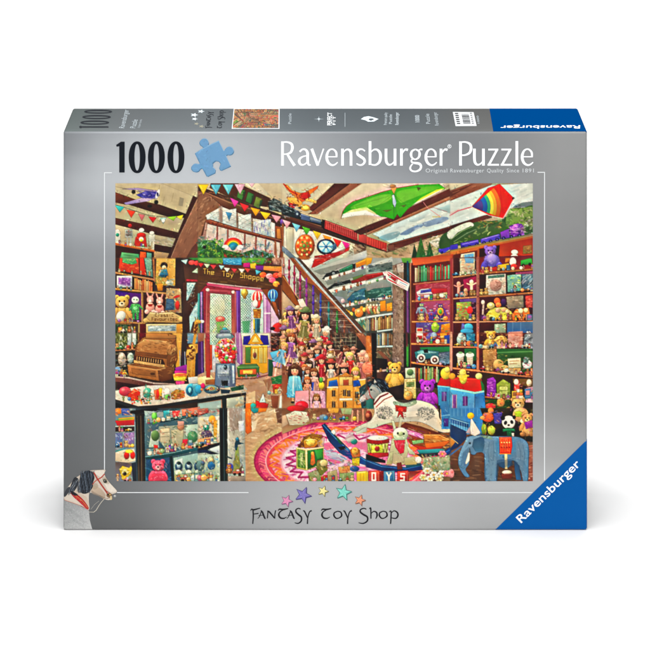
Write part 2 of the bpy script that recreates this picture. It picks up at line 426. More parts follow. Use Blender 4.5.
# top panel: printed silver, colour darkened against the overhead light; rim rounded towards the front
V, Cc = [], []
ys = axis_steps(0, DEP, 30, R)
for y in ys:
    for x in xs:
        ax = min(max(x, -W / 2 + R), W / 2 - R); ay = min(max(y, R), DEP - R)
        dx, dy = x - ax, y - ay
        if dy < 0: dy = max(dy, -R * .70)
        m = R * .95; q = math.hypot(dx, dy)
        if q > m: dx *= m / q; dy *= m / q
        d = rim_depth(dx, dy); nn = Vector((dx, dy, R - d)).normalized() * 0.00012
        V.append((ax + dx + nn.x, ay + dy + nn.y, H - d + nn.z))
        px = x / K + CX
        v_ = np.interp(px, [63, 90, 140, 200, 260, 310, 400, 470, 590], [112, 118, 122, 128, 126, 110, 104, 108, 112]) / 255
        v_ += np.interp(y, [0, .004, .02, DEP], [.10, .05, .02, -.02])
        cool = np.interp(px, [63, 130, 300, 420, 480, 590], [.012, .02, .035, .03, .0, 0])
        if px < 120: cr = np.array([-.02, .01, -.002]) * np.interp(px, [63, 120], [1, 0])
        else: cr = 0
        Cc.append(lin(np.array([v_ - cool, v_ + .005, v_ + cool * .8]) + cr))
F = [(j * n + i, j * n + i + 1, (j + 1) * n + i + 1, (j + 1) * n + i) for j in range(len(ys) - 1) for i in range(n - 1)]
TOPG = 0.35  # gain kept below the front's, so the colour offsets the stronger light up here
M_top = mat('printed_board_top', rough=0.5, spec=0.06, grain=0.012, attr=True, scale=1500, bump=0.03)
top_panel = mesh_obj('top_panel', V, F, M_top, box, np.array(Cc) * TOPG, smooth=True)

# ---- blue corner badge (wraps the rim) and its lettering
def strip_mesh(name, rows, material, parent, wrap):
    V = [wrap(*p) for r in rows for p in r]; n = len(rows[0])
    F = [(j * n + i, j * n + i + 1, (j + 1) * n + i + 1, (j + 1) * n + i) for j in range(len(rows) - 1) for i in range(n - 1)]
    return mesh_obj(name, V, F, material, parent, smooth=True)
rows = []
for z in np.concatenate([np.array([.05, .2, .4, .6, .8, 1]) * R, np.linspace(R, (BASE - 439.5) * K, 40)[1:]]):
    xl = (494.8 + (587 - 494.8) * z / ((BASE - 439.5) * K) - CX) * K; xl = min(xl, W / 2 - R * .05)
    t = np.concatenate([np.linspace(0, 1, 14)[:-1], [1]])
    r_ = list(xl + (W / 2 - R - xl) * t) if xl < W / 2 - R else [xl] * 14
    r_ += list(np.linspace(max(xl, W / 2 - R), W / 2 - R * .05, 8))[1:]
    rows.append([(x, z) for x in r_])
badge = strip_mesh('corner_badge', rows, M_blue, box, lambda x, z: front_wrap(x, z, 0.00022))
typeset('brand_lettering', [('Ravensburger', (521.2, 523.0), (59.6, -58.6), (-6.0, -6.1), 0.012, 1.0)], front, M_white, badge, 0.00036)

rows = []
for y in np.concatenate([np.array([.35, .5, .7, .85, 1]) * R, np.linspace(R, DEP - R, 20)[1:], DEP - R * np.array([.8, .6, .4, .2, .06])]):
    s = 1 / (1 + y / DIST); py = HZ + (YT - HZ) * s
    pxl = np.interp(py, [108, 131], [489.3, 493.2]); xl = (pxl - CX) * K / s
    r_ = list(np.linspace(xl, W / 2 - R, 14)) + list(np.linspace(W / 2 - R, W / 2 - .05 * R, 8))[1:]
    rows.append([(x, y) for x in r_])
def top_wrap(x, y):
    ax = min(x, W / 2 - R); ay = min(max(y, R), DEP - R); dx, dy = x - ax, y - ay
    if dy < 0: dy = max(dy, -R * .7)
    m = R * .95; q = math.hypot(dx, dy)
    if q > m: dx *= m / q; dy *= m / q
    d = rim_depth(dx, dy); nn = Vector((dx, dy, R - d)).normalized() * 0.00024
    return (ax + dx + nn.x, ay + dy + nn.y, H - d + nn.z)
M_blue_dimmed = mat('blue_print_dimmed', '004f98', 0.5, 0.0, grain=0.015, gain=.44, scale=1500)  # the front badge's blue, darkened in colour to counter the overhead light
top_badge = strip_mesh('top_badge', rows, M_blue_dimmed, box, top_wrap)
top_badge['label'] = 'blue printed block at the end of the top panel'
typeset('brand_lettering', [('Ravensburger', (580.2, 125.9), (-79.6, 0.3), (-.4, 3.3), 0.012, 1.0)], top_pt, M_white, top_badge, 0.0004)

# ---- piece count
P1 = [(116.2, 144.8), (121, 141.6), (124.7, 141.6), (124.7, 172.4), (119.3, 172.4), (119.3, 146.2), (116.6, 146.6)]
nul = lambda cx: [ell(cx, 157.2, 8.45, 15.9, pw=2.15), ell(cx, 157.2, 2.7, 13.3, pw=2.1)[::-1]]
polys('piece_count', [[P1], nul(137.2), nul(156.4), nul(176.0)], front, M_black, front_panel, 0.0003)

# ---- brand title
T_ = []
def st(dx, pts, wid): T_.append(([(x + dx, y) for x, y in pts], wid))
E_ = lambda d: (st(d, [(326.4, 156.6), (337.2, 156.6)], 1.2), st(d, [(336.6, 157), (336.2, 152.4), (333.8, 149.5), (331, 149.1), (328.4, 151), (326.9, 155), (327, 159.2), (328.8, 163), (332, 164.9), (335, 164.3), (337.7, 162)], [1.8, 2.2, 1.7, 1.5, 2.1, 2.8, 2.9, 2.6, 1.9, 1.6, 1.1]))
U_ = lambda d: (st(d, [(386, 148.5), (386, 158), (386.7, 162.4), (389, 164.6), (392, 163.7), (394.4, 161)], [2.8, 2.8, 2.7, 2, 1.5, 1]), st(d, [(395, 148.5), (395, 165.5)], 2.8))
R_ = lambda d: (st(d, [(401.4, 148.5), (401.4, 165.5)], 2.8), st(d, [(402.2, 153.4), (404, 150.4), (405.9, 149.3), (407.9, 149.9)], [1, 1.6, 2.2, 2.6]))
Z_ = lambda d: (st(d, [(488.2, 149.4), (498.3, 149.4)], 1.8), st(d, [(497.0, 149.6), (488.9, 164.6)], 2.3), st(d, [(487.5, 164.6), (499, 164.6)], 1.9))
st(0, [(282.5, 141.2), (282.5, 165.5)], 2.8)
st(0, [(282.5, 142), (287.5, 142), (291.4, 143.8), (292.4, 147.8), (290.8, 152), (287, 153.8), (283, 154)], [1.5, 1.7, 2.5, 2.9, 2.4, 1.6, 1.4])
st(0, [(287, 153.4), (290.3, 159), (294.6, 165.5)], [2.2, 2.7, 2.9])
st(0, [(299.6, 151.6), (302.6, 149.2), (305.6, 149.6), (307.5, 152.6), (307.6, 158), (307.8, 162.4), (309, 164.7), (310.8, 164.7)], [1.9, 1.7, 2.2, 2.8, 2.8, 2.7, 1.8, 1.1])
st(0, [(307.4, 155.4), (303, 156.4), (299.9, 158.6), (299.2, 161.4), (300.5, 164), (303.2, 164.6), (306, 163.1), (307.5, 160.8)], [1.2, 1.5, 2.3, 2.8, 2.2, 1.6, 1.4, 1.1])
st(0, [(311.7, 148.5), (317.9, 165.4)], 2.8); st(0, [(323.6, 148.5), (317.7, 165.4)], 1.5)
E_(0)
st(0, [(342.5, 148.5), (342.5, 165.5)], 2.8)
st(0, [(343, 152.8), (345.5, 150), (348.3, 149.3), (350.5, 151.3), (351, 155), (351, 165.5)], [1, 1.5, 2, 2.7, 2.8, 2.8])
st(0, [(365, 151), (362.5, 149.2), (359.6, 149.2), (357.5, 151), (357.7, 154), (360.5, 156.3), (363.5, 158.4), (364.7, 161.2), (363, 164), (359.8, 164.9), (356.4, 163.4)], [1.4, 1.6, 1.9, 2.3, 2.7, 2.9, 2.8, 2.5, 2.1, 1.7, 1.3])
st(0, [(370, 141), (370, 164.8)], 2.8)
st(0, [(370.5, 152.6), (373.4, 149.8), (376.8, 149.5), (379.8, 152.4), (380.5, 157), (379.4, 161.8), (376, 164.6), (372.6, 164.7), (370, 163.6)], [1, 1.5, 2.1, 2.8, 2.9, 2.7, 1.9, 1.6, 1.5])
U_(0); R_(0)
st(0, [(415.4, 149.1), (418.8, 151), (419.6, 154.2), (418.3, 157.6), (415, 159.2), (411.9, 157.4), (411, 154), (412.2, 150.8), (415.6, 149.1)], [1.6, 2, 2.6, 2, 1.5, 2, 2.6, 2, 1.6])
st(0, [(418.4, 150.7), (420.3, 149.3), (422.4, 149.4)], [1.2, 1.5, 1.8])
st(0, [(412.6, 158.6), (411.3, 160.6), (412.6, 162.4), (416, 162.9), (419.4, 163.7), (421, 166.2), (419.8, 169.4), (416, 171.2), (412, 170.7), (410.2, 168.4), (411, 165.6), (413, 163.2)], [1.2, 1.6, 2, 2.5, 2.6, 2.4, 2.2, 1.7, 1.8, 2, 1.6, 1.2])
E_(99.1); R_(39.6)
st(0, [(460.5, 141.2), (460.5, 165.5)], 2.8)
st(0, [(460.5, 142), (466, 142), (470.1, 144.2), (471, 148.6), (469.3, 152.8), (465, 154.9), (461, 155)], [1.5, 1.7, 2.5, 2.9, 2.5, 1.7, 1.4])
U_(88.4); Z_(0); Z_(13.1)
st(0, [(516.8, 140.9), (516.8, 165.5)], 2.8)
E_(195.4)
ring = [(449.4 + 1.7 * math.cos(a), 146.2 + 1.7 * math.sin(a)) for a in np.linspace(0, 2 * math.pi, 11)]
st(0, ring, .5); st(0, [(449, 147.1), (449, 145.3), (449.9, 145.6), (449.2, 146.3), (450, 147.1)], .4)
ribbons('brand_title', T_, front, M_white, front_panel, 0.00026)

wd = [('Original', 425.6, 447.2), ('Ravensburger', 450.3, 484.0), ('Quality', 487.0, 503.6), ('Since', 506.8, 519.0), ('1891', 522.6, 533.8)]
typeset('tagline', [(t, (a, 172.2), (b - a, 0), (0, -4.0), 0.006, 1.12) for t, a, b in wd], front, M_pale, front_panel, 0.0003)

# ---- thin white frame lines
FL = [([(104.1, 172.6), (112, 172.6)], .8), ([(104.5, 173.05), (104.5, 471.5)], .8), ([(117, 492.4), (248.5, 492.4)], .8),
      ([(402, 492.4), (532.4, 492.4)], .8), ([(537.5, 172.2), (544.9, 172.2)], .8), ([(544.5, 172.65), (544.5, 480.2)], .8)]
M_frame = mat('frame_ink', 'eceff0', .45, .25, grain=.01, gain=.75)
for q in FL: ribbons('frame_line', [q], front, M_frame, front_panel, 0.0002)

# ---- picture title in uncial lettering (crop coordinates, 7.222 per px)
Q = []
def tq(x0, pts, wid): Q.append(([(x0 + x / 7.222, 475 + y / 7.222) for x, y in pts], [w_ / 7.222 for w_ in wid]))
def Y_(o, a): tq(o, [(a, 258), (a + 12, 262), (a + 34, 308)], [4, 10, 9]); tq(o, [(a + 64, 256), (a + 48, 266), (a + 36, 306), (a + 33, 352)], [10, 8, 8, 10])
def T0(o, a): tq(o, [(a + 2, 256), (a + 14, 246), (a + 40, 248), (a + 76, 241)], [4, 10, 12, 6]); tq(o, [(a + 38, 252), (a + 16, 266), (a + 8, 288), (a + 20, 308), (a + 44, 312), (a + 66, 302)], [6, 9, 13, 12, 9, 4])
def A_(o, a): tq(o, [(a, 314), (a + 14, 296), (a + 28, 256)], [4, 6, 7]); tq(o, [(a + 22, 254), (a + 34, 268), (a + 50, 308), (a + 58, 314)], [5, 12, 12, 5]); tq(o, [(a + 6, 292), (a + 40, 288)], [5, 5])
def S_(o, a, k=1): tq(o, [(a + 60 * k, 246), (a + 44 * k, 240), (a + 22 * k, 248), (a + 20 * k, 266), (a + 40 * k, 284), (a + 66 * k, 302), (a + 66 * k, 330), (a + 40 * k, 348), (a + 8 * k, 344)], [7, 8, 9, 12, 13, 12, 11, 9, 5])
def O_(o, a): tq(o, [(a + 32, 260), (a + 8, 272), (a + 5, 292), (a + 20, 311), (a + 42, 309), (a + 60, 292), (a + 54, 268), (a + 32, 260)], [7, 9, 12, 9, 7, 12, 9, 7])
tq(240, [(76, 258), (84, 246), (100, 250), (146, 238)], [4, 9, 12, 6]); tq(240, [(94, 250), (96, 300), (92, 352)], [10, 10, 8]); tq(240, [(94, 282), (134, 276)], [6, 8])
A_(240, 128)
tq(240, [(198, 312), (202, 262)], [8, 8]); tq(240, [(196, 258), (212, 266), (250, 310)], [5, 12, 10]); tq(240, [(258, 254), (252, 282), (252, 314)], [8, 8, 6])
T0(240, 272); A_(240, 338); S_(240, 388, .82); Y_(240, 454)
T0(320, 6); O_(320, 96); Y_(320, 166); S_(320, 270, 1.08)
tq(320, [(356, 244), (366, 240), (368, 314)], [4, 10, 9]); tq(320, [(368, 278), (388, 262), (408, 270), (412, 292), (402, 316)], [5, 8, 11, 12, 5])
O_(320, 424)
tq(320, [(498, 266), (512, 260), (513, 300), (510, 352)], [4, 9, 10, 9]); tq(320, [(512, 276), (534, 258), (558, 270), (562, 294), (546, 312), (514, 308)], [5, 8, 11, 12, 9, 6])
ribbons('picture_title', Q, front, M_dark, front_panel, 0.00026)

# ---- printed emblems
SQ = 7.0
def star(cx, cy, r, rot, col, edge, light):
    c = Canvas(cx - r - 2, cy - r - 2, cx + r + 2, cy + r + 2, SQ, edge, 0.0)
    def pts(R1, R2, ox=0, oy=0):
        o = []
        for k in range(10):
            a = math.radians(rot - 90 + 36 * k); q = R1 if k % 2 == 0 else R2
            o += [cx + ox + q * math.cos(a), cy + oy + q * math.sin(a)]
        return o
    c.P(edge, pts(r, r * .44, .5, .7), 0); c.P(edge, pts(r, r * .44), 0); c.P(col, pts(r * .88, r * .37), 0)
    for k in range(5):
        a = math.radians(rot - 90 + 72 * k); b = math.radians(rot - 90 + 72 * k - 36)
        c.P(light, [cx, cy, cx + r * .82 * math.cos(a), cy + r * .82 * math.sin(a), cx + r * .34 * math.cos(b), cy + r * .34 * math.sin(b)], 0, a=.45)
    c.jitter(60, .1, 8, 3)
    o = c.sheet('star', front_np, M_print, front_panel, 0.00024, G, cut=.5); o['label'] = LAB.pop(0)
LAB = ['pink star', 'large violet star', 'yellow star', 'large turquoise star', 'orange star']
star(286.6, 500.6, 6.4, 22, 'dd88b0', '7d5a78', 'f0b0cc')
star(303.0, 494.8, 8.8, 24, '7a70b8', '4a4478', '9a92cc')
star(323.0, 490.8, 5.8, 20, 'f0e28c', '77704a', 'fff6c0')
star(343.4, 492.2, 8.6, 12, '78d4c0', '4a7a74', 'a8ece0')
star(359.8, 500.0, 6.0, 18, 'ea946c', '7f5a4c', 'f8b898')

c = Canvas(189, 136, 236, 180, SQ, '6a9cc4', 0.0); c.org(150, 100, 6.5)
def piece(col, dx, dy, s=1.0, hole=1):
    c.P(col, [295 + dx, 345 + dy, 338 + dx, 318 + dy, 396 + dx, 288 + dy, 445 + dx, 266 + dy, 484 + dx, 345 + dy, 522 + dx, 428 + dy, 460 + dx, 456 + dy, 452 + dx, 440 + dy, 462 + dx, 412 + dy, 448 + dx, 396 + dy, 424 + dx, 394 + dy, 405 + dx, 410 + dy, 406 + dx, 436 + dy, 424 + dx, 452 + dy, 420 + dx, 472 + dy, 372 + dx, 495 + dy, 334 + dx, 425 + dy], 0)
    for (kx, ky, ex, ey) in ((352, 277, 366, 318), (514, 330, 478, 350), (298, 440, 340, 424)):
        c.E(col, kx + dx, ky + dy, 27 * s, 25 * s, o=0)
        c.L(col, 30, [kx + dx, ky + dy, ex + dx, ey + dy])
piece('4d7898', 5, 5); piece('55829f', -3, 3); piece('94bcd8', 2, -3); piece('6d9dc4', 0, 0)
c.L('5f8fb4', 5, '296,347 334,425 372,493', .7); c.L('98c0dc', 4, '300,342 396,290 444,268', .6); c.L('6394ba', 5, '374,493 420,471', .8); c.L('6394ba', 5, '462,455 520,428', .8)
c.L('5f8fb4', 5, '406,436 405,410 424,394 448,396', .5); c.jitter(150, .05, 30, 8)
c.sheet('puzzle_piece_emblem', front_np, M_print, front_panel, 0.00024, G, cut=.5)
# ------------------------------------------------------------------ the printed picture: a crowded toy shop
A = Canvas(115.4, 183.2, 533.0, 481.0, 2.3, 'b9a684')
P, Rc, L, E, N = A.P, A.Rc, A.L, A.E, A.N
TX = (115, 198, 282, 366, 450); TY = (183, 258, 333, 408)
def T(i, j): A.org(TX[i], TY[j], 7.65)
def Gl(): A.org(0, 0, 1)
A.model = True
rnd = A.rng

# ---- large areas, in photograph pixels
Gl()
P('cbbd9b', '115,183 310,183 360,214 300,222 240,215 200,200 160,215 115,225', 0, g='b5a683')
P('d8ccae', '300,183 452,183 366,232 330,226 300,215', 0, g='c0b190')
P('5a3a2c', '198,186 300,222 398,255 398,262 285,232 200,206', 0)
P('6b4635', '170,258 200,196 230,210 300,232 300,330 170,330', 0)
P('d8d0c0', '281,226 335,240 385,258 372,300 283,258', 0)
P('7c3b26', '411,266 450,251 534,233 534,440 411,392', 0)
P('b9bcb2', '296,258 345,250 395,262 395,330 365,333', 0, g='98a098')
P('5b4034', '115,258 200,258 200,420 115,420', 0)
P('8a6248', '281,300 372,340 372,420 281,420', 0)
P('4e3a30', '366,322 412,322 412,410 366,410', 0)
P('d2ad86', '198,380 300,378 540,440 540,482 198,482', 0, g='b98f68')
P('c8a27c', '252,378 285,378 300,420 252,440', 0)
P('6f4c38', '440,420 534,425 534,482 430,482', 0, g='8a6a52')

# ---- ceiling, far left
T(0, 0)
P('cfc2a2', '4,0 350,0 610,105 548,240 340,165 240,130 60,75 4,45', g='bcae8c', o=.2)
P('8a4a2e', '4,72 170,132 80,166 4,150', g='5d3222'); P('5d3528', '100,164 215,140 345,168 548,240 540,268 400,258 230,205', g='3e231c')
P('c9bd9c', '4,158 100,185 230,215 400,258 530,272 490,384 300,330 4,272', o=.25, g='b0a37f')
P('70402e', '4,268 300,334 490,382 466,425 300,395 4,318', g='4a2a20')
P('c6b898', '4,318 300,396 466,428 436,500 310,470 4,440', o=.2); P('4d2c22', '306,470 436,492 430,540 300,520')
P('b8976c', '290,520 440,545 440,580 290,580', .2)
P('5b3427', '600,100 640,118 500,400 430,580 400,580 470,420'); P('a5775a', '640,100 660,90 660,420 590,500 545,580 425,580 500,400', g='8a5c46')
N('8a5a44 b88a6a c49a78 74483a 9c6a50', 110, 470, 130, 650, 570, 50, 6, -62, 6, .5, lambda x, y: (x - 640) * 470 + (y - 100) * 215 > 0 and (y < 420 or x < 560))
L('d8b898', 4, '640,110 500,398 432,570', .6)
for x, y in ((345, 60), (500, 150), (380, 150), (450, 120)): L('a39574', 5, [x, y - 40, x - 14, y + 22], .5)
P('8a8574', '500,110 530,120 520,180 490,175', .0, a=.5); L('6e6248', 4, '4,30 120,50 250,90', .4)
# toy biplane, violet
P('c8b4d0', '70,155 230,108 300,118 262,140 90,168', g='9a84b4'); P('b4a0c8', '60,48 180,40 330,60 330,72 180,56'); P('5a54b0', '165,92 240,62 320,72 342,95 300,122 200,112')
P('8a80d0', '205,80 300,76 320,92 220,96'); E('4a4494', 262, 92, 22, 14); E('e8e4f0', 328, 88, 12, 38, 20); E('302c58', 328, 88, 6, 14); E('302820', 145, 70, 14); E('2e2a20', 318, 148, 15)
L('6a5ab4', 4, '232,60 240,120', .9); L('6a5ab4', 4, '290,60 296,118', .9); E('2c2018', 268, 178, 16, 10); N('8c84d8 4a44a0 d0c8f0', 30, 190, 66, 330, 120, 22, 6)
L('3a3028', 2.5, '4,166 110,200 260,250 400,262 520,245')
A.flag('58c4bc', [38, 178], 74, 48, .2); A.flag('e8603a', [125, 212], 68, 56, .2); A.flag('d88884', [206, 242], 50, 50, .2); A.flag('d43c3c', [290, 262], 62, 44, .12); A.flag('b8dcd0', [370, 268], 50, 46); P('a4d040', '400,262 476,254 450,290'); P('f0d840', '470,258 526,244 510,284'); E('f4f8f0', 372, 290, 13)
# robots on the shelf
E('d8d4c8', 22, 390, 22, 34); Rc('e4e0d0', 4, 370, 44, 465); E('3aa088', 22, 398, 12); Rc('c8c8bc', 80, 356, 138, 420); Rc('9c9c94', 90, 366, 130, 404); E('b0382c', 118, 328, 15); L('b8b4a8', 12, '98,420 98,470'); L('b8b4a8', 12, '122,420 122,470'); N('48584c e0e0d8 a84838', 24, 84, 360, 136, 416, 10, 5)
P('d84828', '168,410 236,402 248,490 164,484'); E('e8e4dc', 206, 362, 20, 16); E('c83c24', 204, 400, 34, 18); E('f4ece0', 204, 432, 18); E('f0c830', 204, 440, 10); L('c84030', 14, '166,420 156,480'); Rc('d8d4c4', 262, 394, 308, 452); E('e0dccc', 285, 384, 18, 14); L('c8c4b0', 13, '272,450 272,505'); L('c8c4b0', 13, '296,450 296,505'); L('c0bca8', 10, '256,404 250,460'); N('888878 f0f0e4', 20, 262, 390, 308, 500, 9, 4)
N('9a9486 c8c4b8 8a8070', 30, 316, 420, 450, 480, 30, 8, 12, 8)
L('b8642c', 16, '4,466 150,494 300,522'); L('e09a58', 5, '4,460 150,488 300,516', .8)

# ---- first bookcase, below the robots
P('4a2c20', '4,476 140,500 300,530 300,580 4,580', 0); P('6fae72', '54,530 186,545 186,580 40,580'); L('4a8a54', 6, '70,550 170,562'); P('e86a30', '196,525 240,530 240,580 190,580'); P('7aa890', '246,532 284,538 284,580 246,580')
T(0, 1)
P('50301f', '4,0 290,0 300,150 4,110', 0); P('e0522a', '40,0 182,0 190,124 30,100', g='b83c20'); P('6aa868', '60,0 160,0 170,40 130,52 60,34'); N('f0e8a0 5c9c58 b8d878', 26, 60, 4, 170, 48, 16, 6); N('f0803c c03820 f8b060', 30, 44, 50, 182, 110, 22, 5)
P('d84420', '192,0 222,0 244,134 192,126'); P('88a890', '226,0 282,0 294,146 248,136'); N('486858 c8d8b8', 26, 232, 0, 286, 136, 14, 5); L('a87848', 12, '298,0 306,180'); L('d8a060', 4, '292,0 300,180', .6)
P('d8b060', '318,0 466,6 462,214 312,208', g='c89c48'); E('3a2418', 378, 58, 26, 24); E('f0c898', 378, 74, 17, 17); P('5898a8', '344,92 398,84 410,134 336,140'); P('406878', '350,130 402,132 392,150 352,150'); L('f0c898', 10, '352,96 336,130'); N('f0d890 b88838 8a6428 5a7a48 e8e0b0', 70, 318, 8, 462, 205, 16, 6, 60, 50, .7); E('f0e8d0', 420, 190, 30, 18, a=.7)
L('c08a58', 14, '4,112 150,140 300,166'); L('5a3420', 4, '4,122 300,176', .8)
P('3c2418', '4,124 300,176 300,262 4,240', 0); Rc('d8d4dc', 16, 136, 134, 226); P('a868b8', '30,150 120,154 120,206 30,200'); N('8848a0 c898d0 6a3a88 e8d8e8', 50, 30, 146, 122, 212, 14, 7)
A.books(150, 240, 290, 260, 74, 92, 'e88848 d06a30 e8a058 a8482c f0b878', 11)
P('e0a030', '322,196 372,196 366,252 328,252', g='c07820'); N('f8e080 7a9a50 e8d0a0 4a6a38', 40, 310, 140, 390, 200, 20, 6, 80, 30); N('88a8b0 c8d8d8 607870', 20, 396, 160, 456, 215, 20, 8); 
L('c8965c', 14, '4,236 210,256 400,272'); L('5a2c1c', 5, '4,246 400,282', .8)
# teddy row
P('4a1a78', '4,248 108,262 100,300 4,296', g='7a3090'); P('6a2a80', '100,264 206,272 206,480 100,480', g='7a4060'); P('7a3a40', '4,300 110,300 110,480 4,480', 0); L('a87c50', 16, '210,262 214,574'); L('d8b07c', 4, '206,262 210,500', .7)
A.bear(56, 338, 92, 'd0a860'); E('d8d4c4', 48, 444, 34, 40, 30); E('e8e8dc', 158, 322, 28, 26); E('5a8a5a', 148, 318, 5); E('5a8a5a', 170, 320, 5); P('62b868', '132,350 186,350 190,420 128,424'); Rc('4a9a54', 136, 420, 154, 474); Rc('4a9a54', 164, 420, 184, 474); L('58a860', 12, '132,360 114,400'); L('58a860', 12, '186,360 212,390'); E('88d890', 160, 384, 18); N('88d088 3a7844 d8f0c8', 34, 126, 350, 192, 470, 12, 5)
P('5a2418', '222,282 400,290 400,430 222,450', 0)
for x, y in ((272, 320), (344, 330)):
    E('e0a090', x, y, 26, 30); L('e0a090', 12, [x - 12, y - 20, x - 24, y - 52]); L('e0a090', 12, [x + 12, y - 20, x + 22, y - 50]); E('d89888', x, y + 62, 34, 42); E('f4d0c0', x, y + 10, 12); P('b83828', [x - 20, y + 34, x + 20, y + 34, x + 10, y + 50, x - 10, y + 50]); E('e8b0a0', x - 26, y + 92, 18); E('e8b0a0', x + 26, y + 92, 18)
P('c8a878', '396,230 506,236 512,420 384,420', g='a8845c'); N('e8d0a8 8a6840 6a7a90 c04838 d8b888 585048', 110, 388, 236, 510, 416, 20, 8, 30, 60); P('5a7088', '396,310 452,318 456,396 388,400', .5); N('7a94ac 3e5068', 26, 396, 320, 452, 396, 18, 7); E('c03c30', 480, 362, 16, 34); E('c83830', 474, 296, 8, 26, 70)
# little sign
P('d8bc84', '222,480 270,412 330,420 440,412 520,452 526,486 480,498 300,492 240,496', g='b8945c', o=.7); L('fff0c8', 5, '272,420 330,428 438,420', .6); E('c8a468', 240, 478, 22, 18); E('c8a468', 508, 470, 22, 20)
def word(x, y, s, txt, col, w, sl=0.0):
    for k, ch in enumerate(txt):
        for seg in {'C': '1,.2 .2,.1 0,.5 .2,.9 1,.8', 'l': '.4,0 .4,1', 'a': '.1,.4 .8,.4 .8,1 .1,1 .1,.7 .8,.7', 's': '.9,.4 .2,.4 .2,.7 .9,.7 .9,1 .1,1', 'i': '.5,.4 .5,1', 'c': '.9,.4 .2,.4 .1,1 .9,1', 'F': '.9,0 .1,0 .1,1/.1,.5 .8,.5', 'v': '0,.4 .5,1 1,.4', 'o': '.1,.4 .9,.4 .9,1 .1,1 .1,.4', 'u': '.1,.4 .1,1 .9,1 .9,.4', 'r': '.1,.4 .1,1/.1,.6 .8,.4', 't': '.4,.1 .4,1 .8,1/.1,.4 .8,.4', 'e': '.1,.7 .9,.7 .9,.4 .1,.4 .1,1 .9,1', 'T': '0,0 1,0/.5,0 .5,1', 'h': '.1,0 .1,1/.1,.5 .9,.5 .9,1', 'y': '0,.4 .5,.9/1,.4 .3,1.3', 'S': '1,.1 .1,.1 .1,.5 .9,.5 .9,1 0,1', 'p': '.1,.4 .1,1.3/.1,.4 .9,.4 .9,.95 .1,.95', 'O': '.1,0 .9,0 .9,1 .1,1 .1,0', 'Y': '0,0 .5,.5 1,0/.5,.5 .5,1', ' ': ''}[ch].split('/'):
            if not seg: continue
            q = []
            for pr in seg.split(): u, v = map(float, pr.split(',')); q += [x + s * (k + u * .72), y + s * 1.25 * v + sl * s * k]
            L(col, w, q)
word(310, 424, 21, 'Classic', '6a4420', 2.8, -.02); word(284, 454, 20, 'Favourites', '6a4420', 2.8, .0)
L('b88850', 12, '4,490 130,494 230,500'); L('6a3c20', 4, '4,500 240,506', .8)
P('3a4a30', '4,506 110,510 110,580 4,580', 0); N('a8b060 d8d880 586838 c8c8b0 e0e8d8 7a9060', 40, 14, 512, 150, 574, 20, 10, 70, 30); L('b08c58', 12, '186,500 186,574'); P('701c20', '194,506 240,506 240,580 194,580', .2); P('e8d8a8', '240,504 520,504 520,580 240,580', .3, g='d8a860'); P('c0c8c0', '256,520 466,514 466,558 256,562', .5); N('707c7c e8f0ec 98a49c', 30, 260, 520, 462, 556, 26, 12, 0, 20); P('d89c40', '474,504 520,504 520,580 474,580')
# door post and leaded side light
P('3e2822', '468,0 540,0 530,574 520,574 512,240 466,220', g='5a3a30'); P('4a2e28', '520,0 660,0 660,160 540,190', 0, g='6a4230'); P('5e3c30', '520,190 560,180 552,330 650,280 600,420 560,574 520,574', g='46302a'); L('8a6450', 5, '560,340 620,300', .6)
P('b83c48', '548,162 650,168 650,184 548,178'); P('c8d8d8', '552,190 620,190 560,320 548,330', g='9ab8b8'); N('5a9898 e8f0e8 88b0b8 385058', 44, 552, 196, 612, 300, 14, 6, 60, 60); P('bcd4d8', '650,300 650,480 600,490 576,574 570,450', g='a8c8c8'); N('4a98a8 f0f8f0 78a8c0 c8e0b0', 50, 584, 340, 650, 480, 16, 6, 60, 60, .8); P('d8a860', '612,480 650,476 650,574 600,574'); N('c04830 e8c840 5a8a50', 20, 612, 490, 650, 570, 12, 7)
for q in ('505,20 560,10 545,50', ): P('b8d8d8', q)
for x, y, c in ((590, 36, 'e0584c'), (630, 40, 'd84840')): E(c, x, y, 24, 18)
P('c8d8b8', '590,110 632,76 650,90 650,120', .5)
P('4a9a48', '560,0 660,0 660,14 600,16', .2)

# ---- upper gallery (second column)
T(1, 0)
P('8f6248', '0,60 60,70 190,180 60,290 20,420 0,440', g='a87c5e'); N('b88c6c 74483a c8a080 60382c', 90, 0, 70, 190, 400, 36, 10, -50, 30, .6, lambda x, y: x < 60 + 130 * max(0, 1 - abs(y - 180) / 150))
P('8a5a40', '60,70 240,140 440,200 650,300 650,330 420,270 190,180', g='5e3a2a'); L('c49470', 6, '70,80 240,150 440,212 650,300', .6)
P('6a4630', '100,0 300,0 560,120 560,190 420,170 240,110 90,40', .1, g='4a3224')
for x, y, c in ((318, 40, '5a8a44'), (385, 70, '4a7c40'), (446, 105, '788a3c')): P(c, [x, y, x + 44, y + 18, x + 20, y + 92, x - 20, y + 70], .5); P('3a5030', [x + 30, y + 30, x + 50, y + 30, x + 26, y + 96], .2)
N('a87a50 6a4430 c49468 503424', 70, 40, 20, 560, 190, 46, 9, 22, 8, .5, lambda x, y: y > 10 + x * .22 and y < 80 + x * .25)
P('d8ccb0', '440,0 650,0 650,170 560,110', .2, g='b8a888'); P('e0d6bc', '330,0 460,0 560,100 500,90', .1)
# locomotive on the high shelf
P('38403c', '540,150 580,118 650,150 650,230 545,205', .6); N('c8ccc8 6a7a78 2a302e 98a8a8', 60, 545, 125, 650, 225, 26, 8, 20, 12); 
P('5a3626', '530,205 650,250 650,275 530,225')
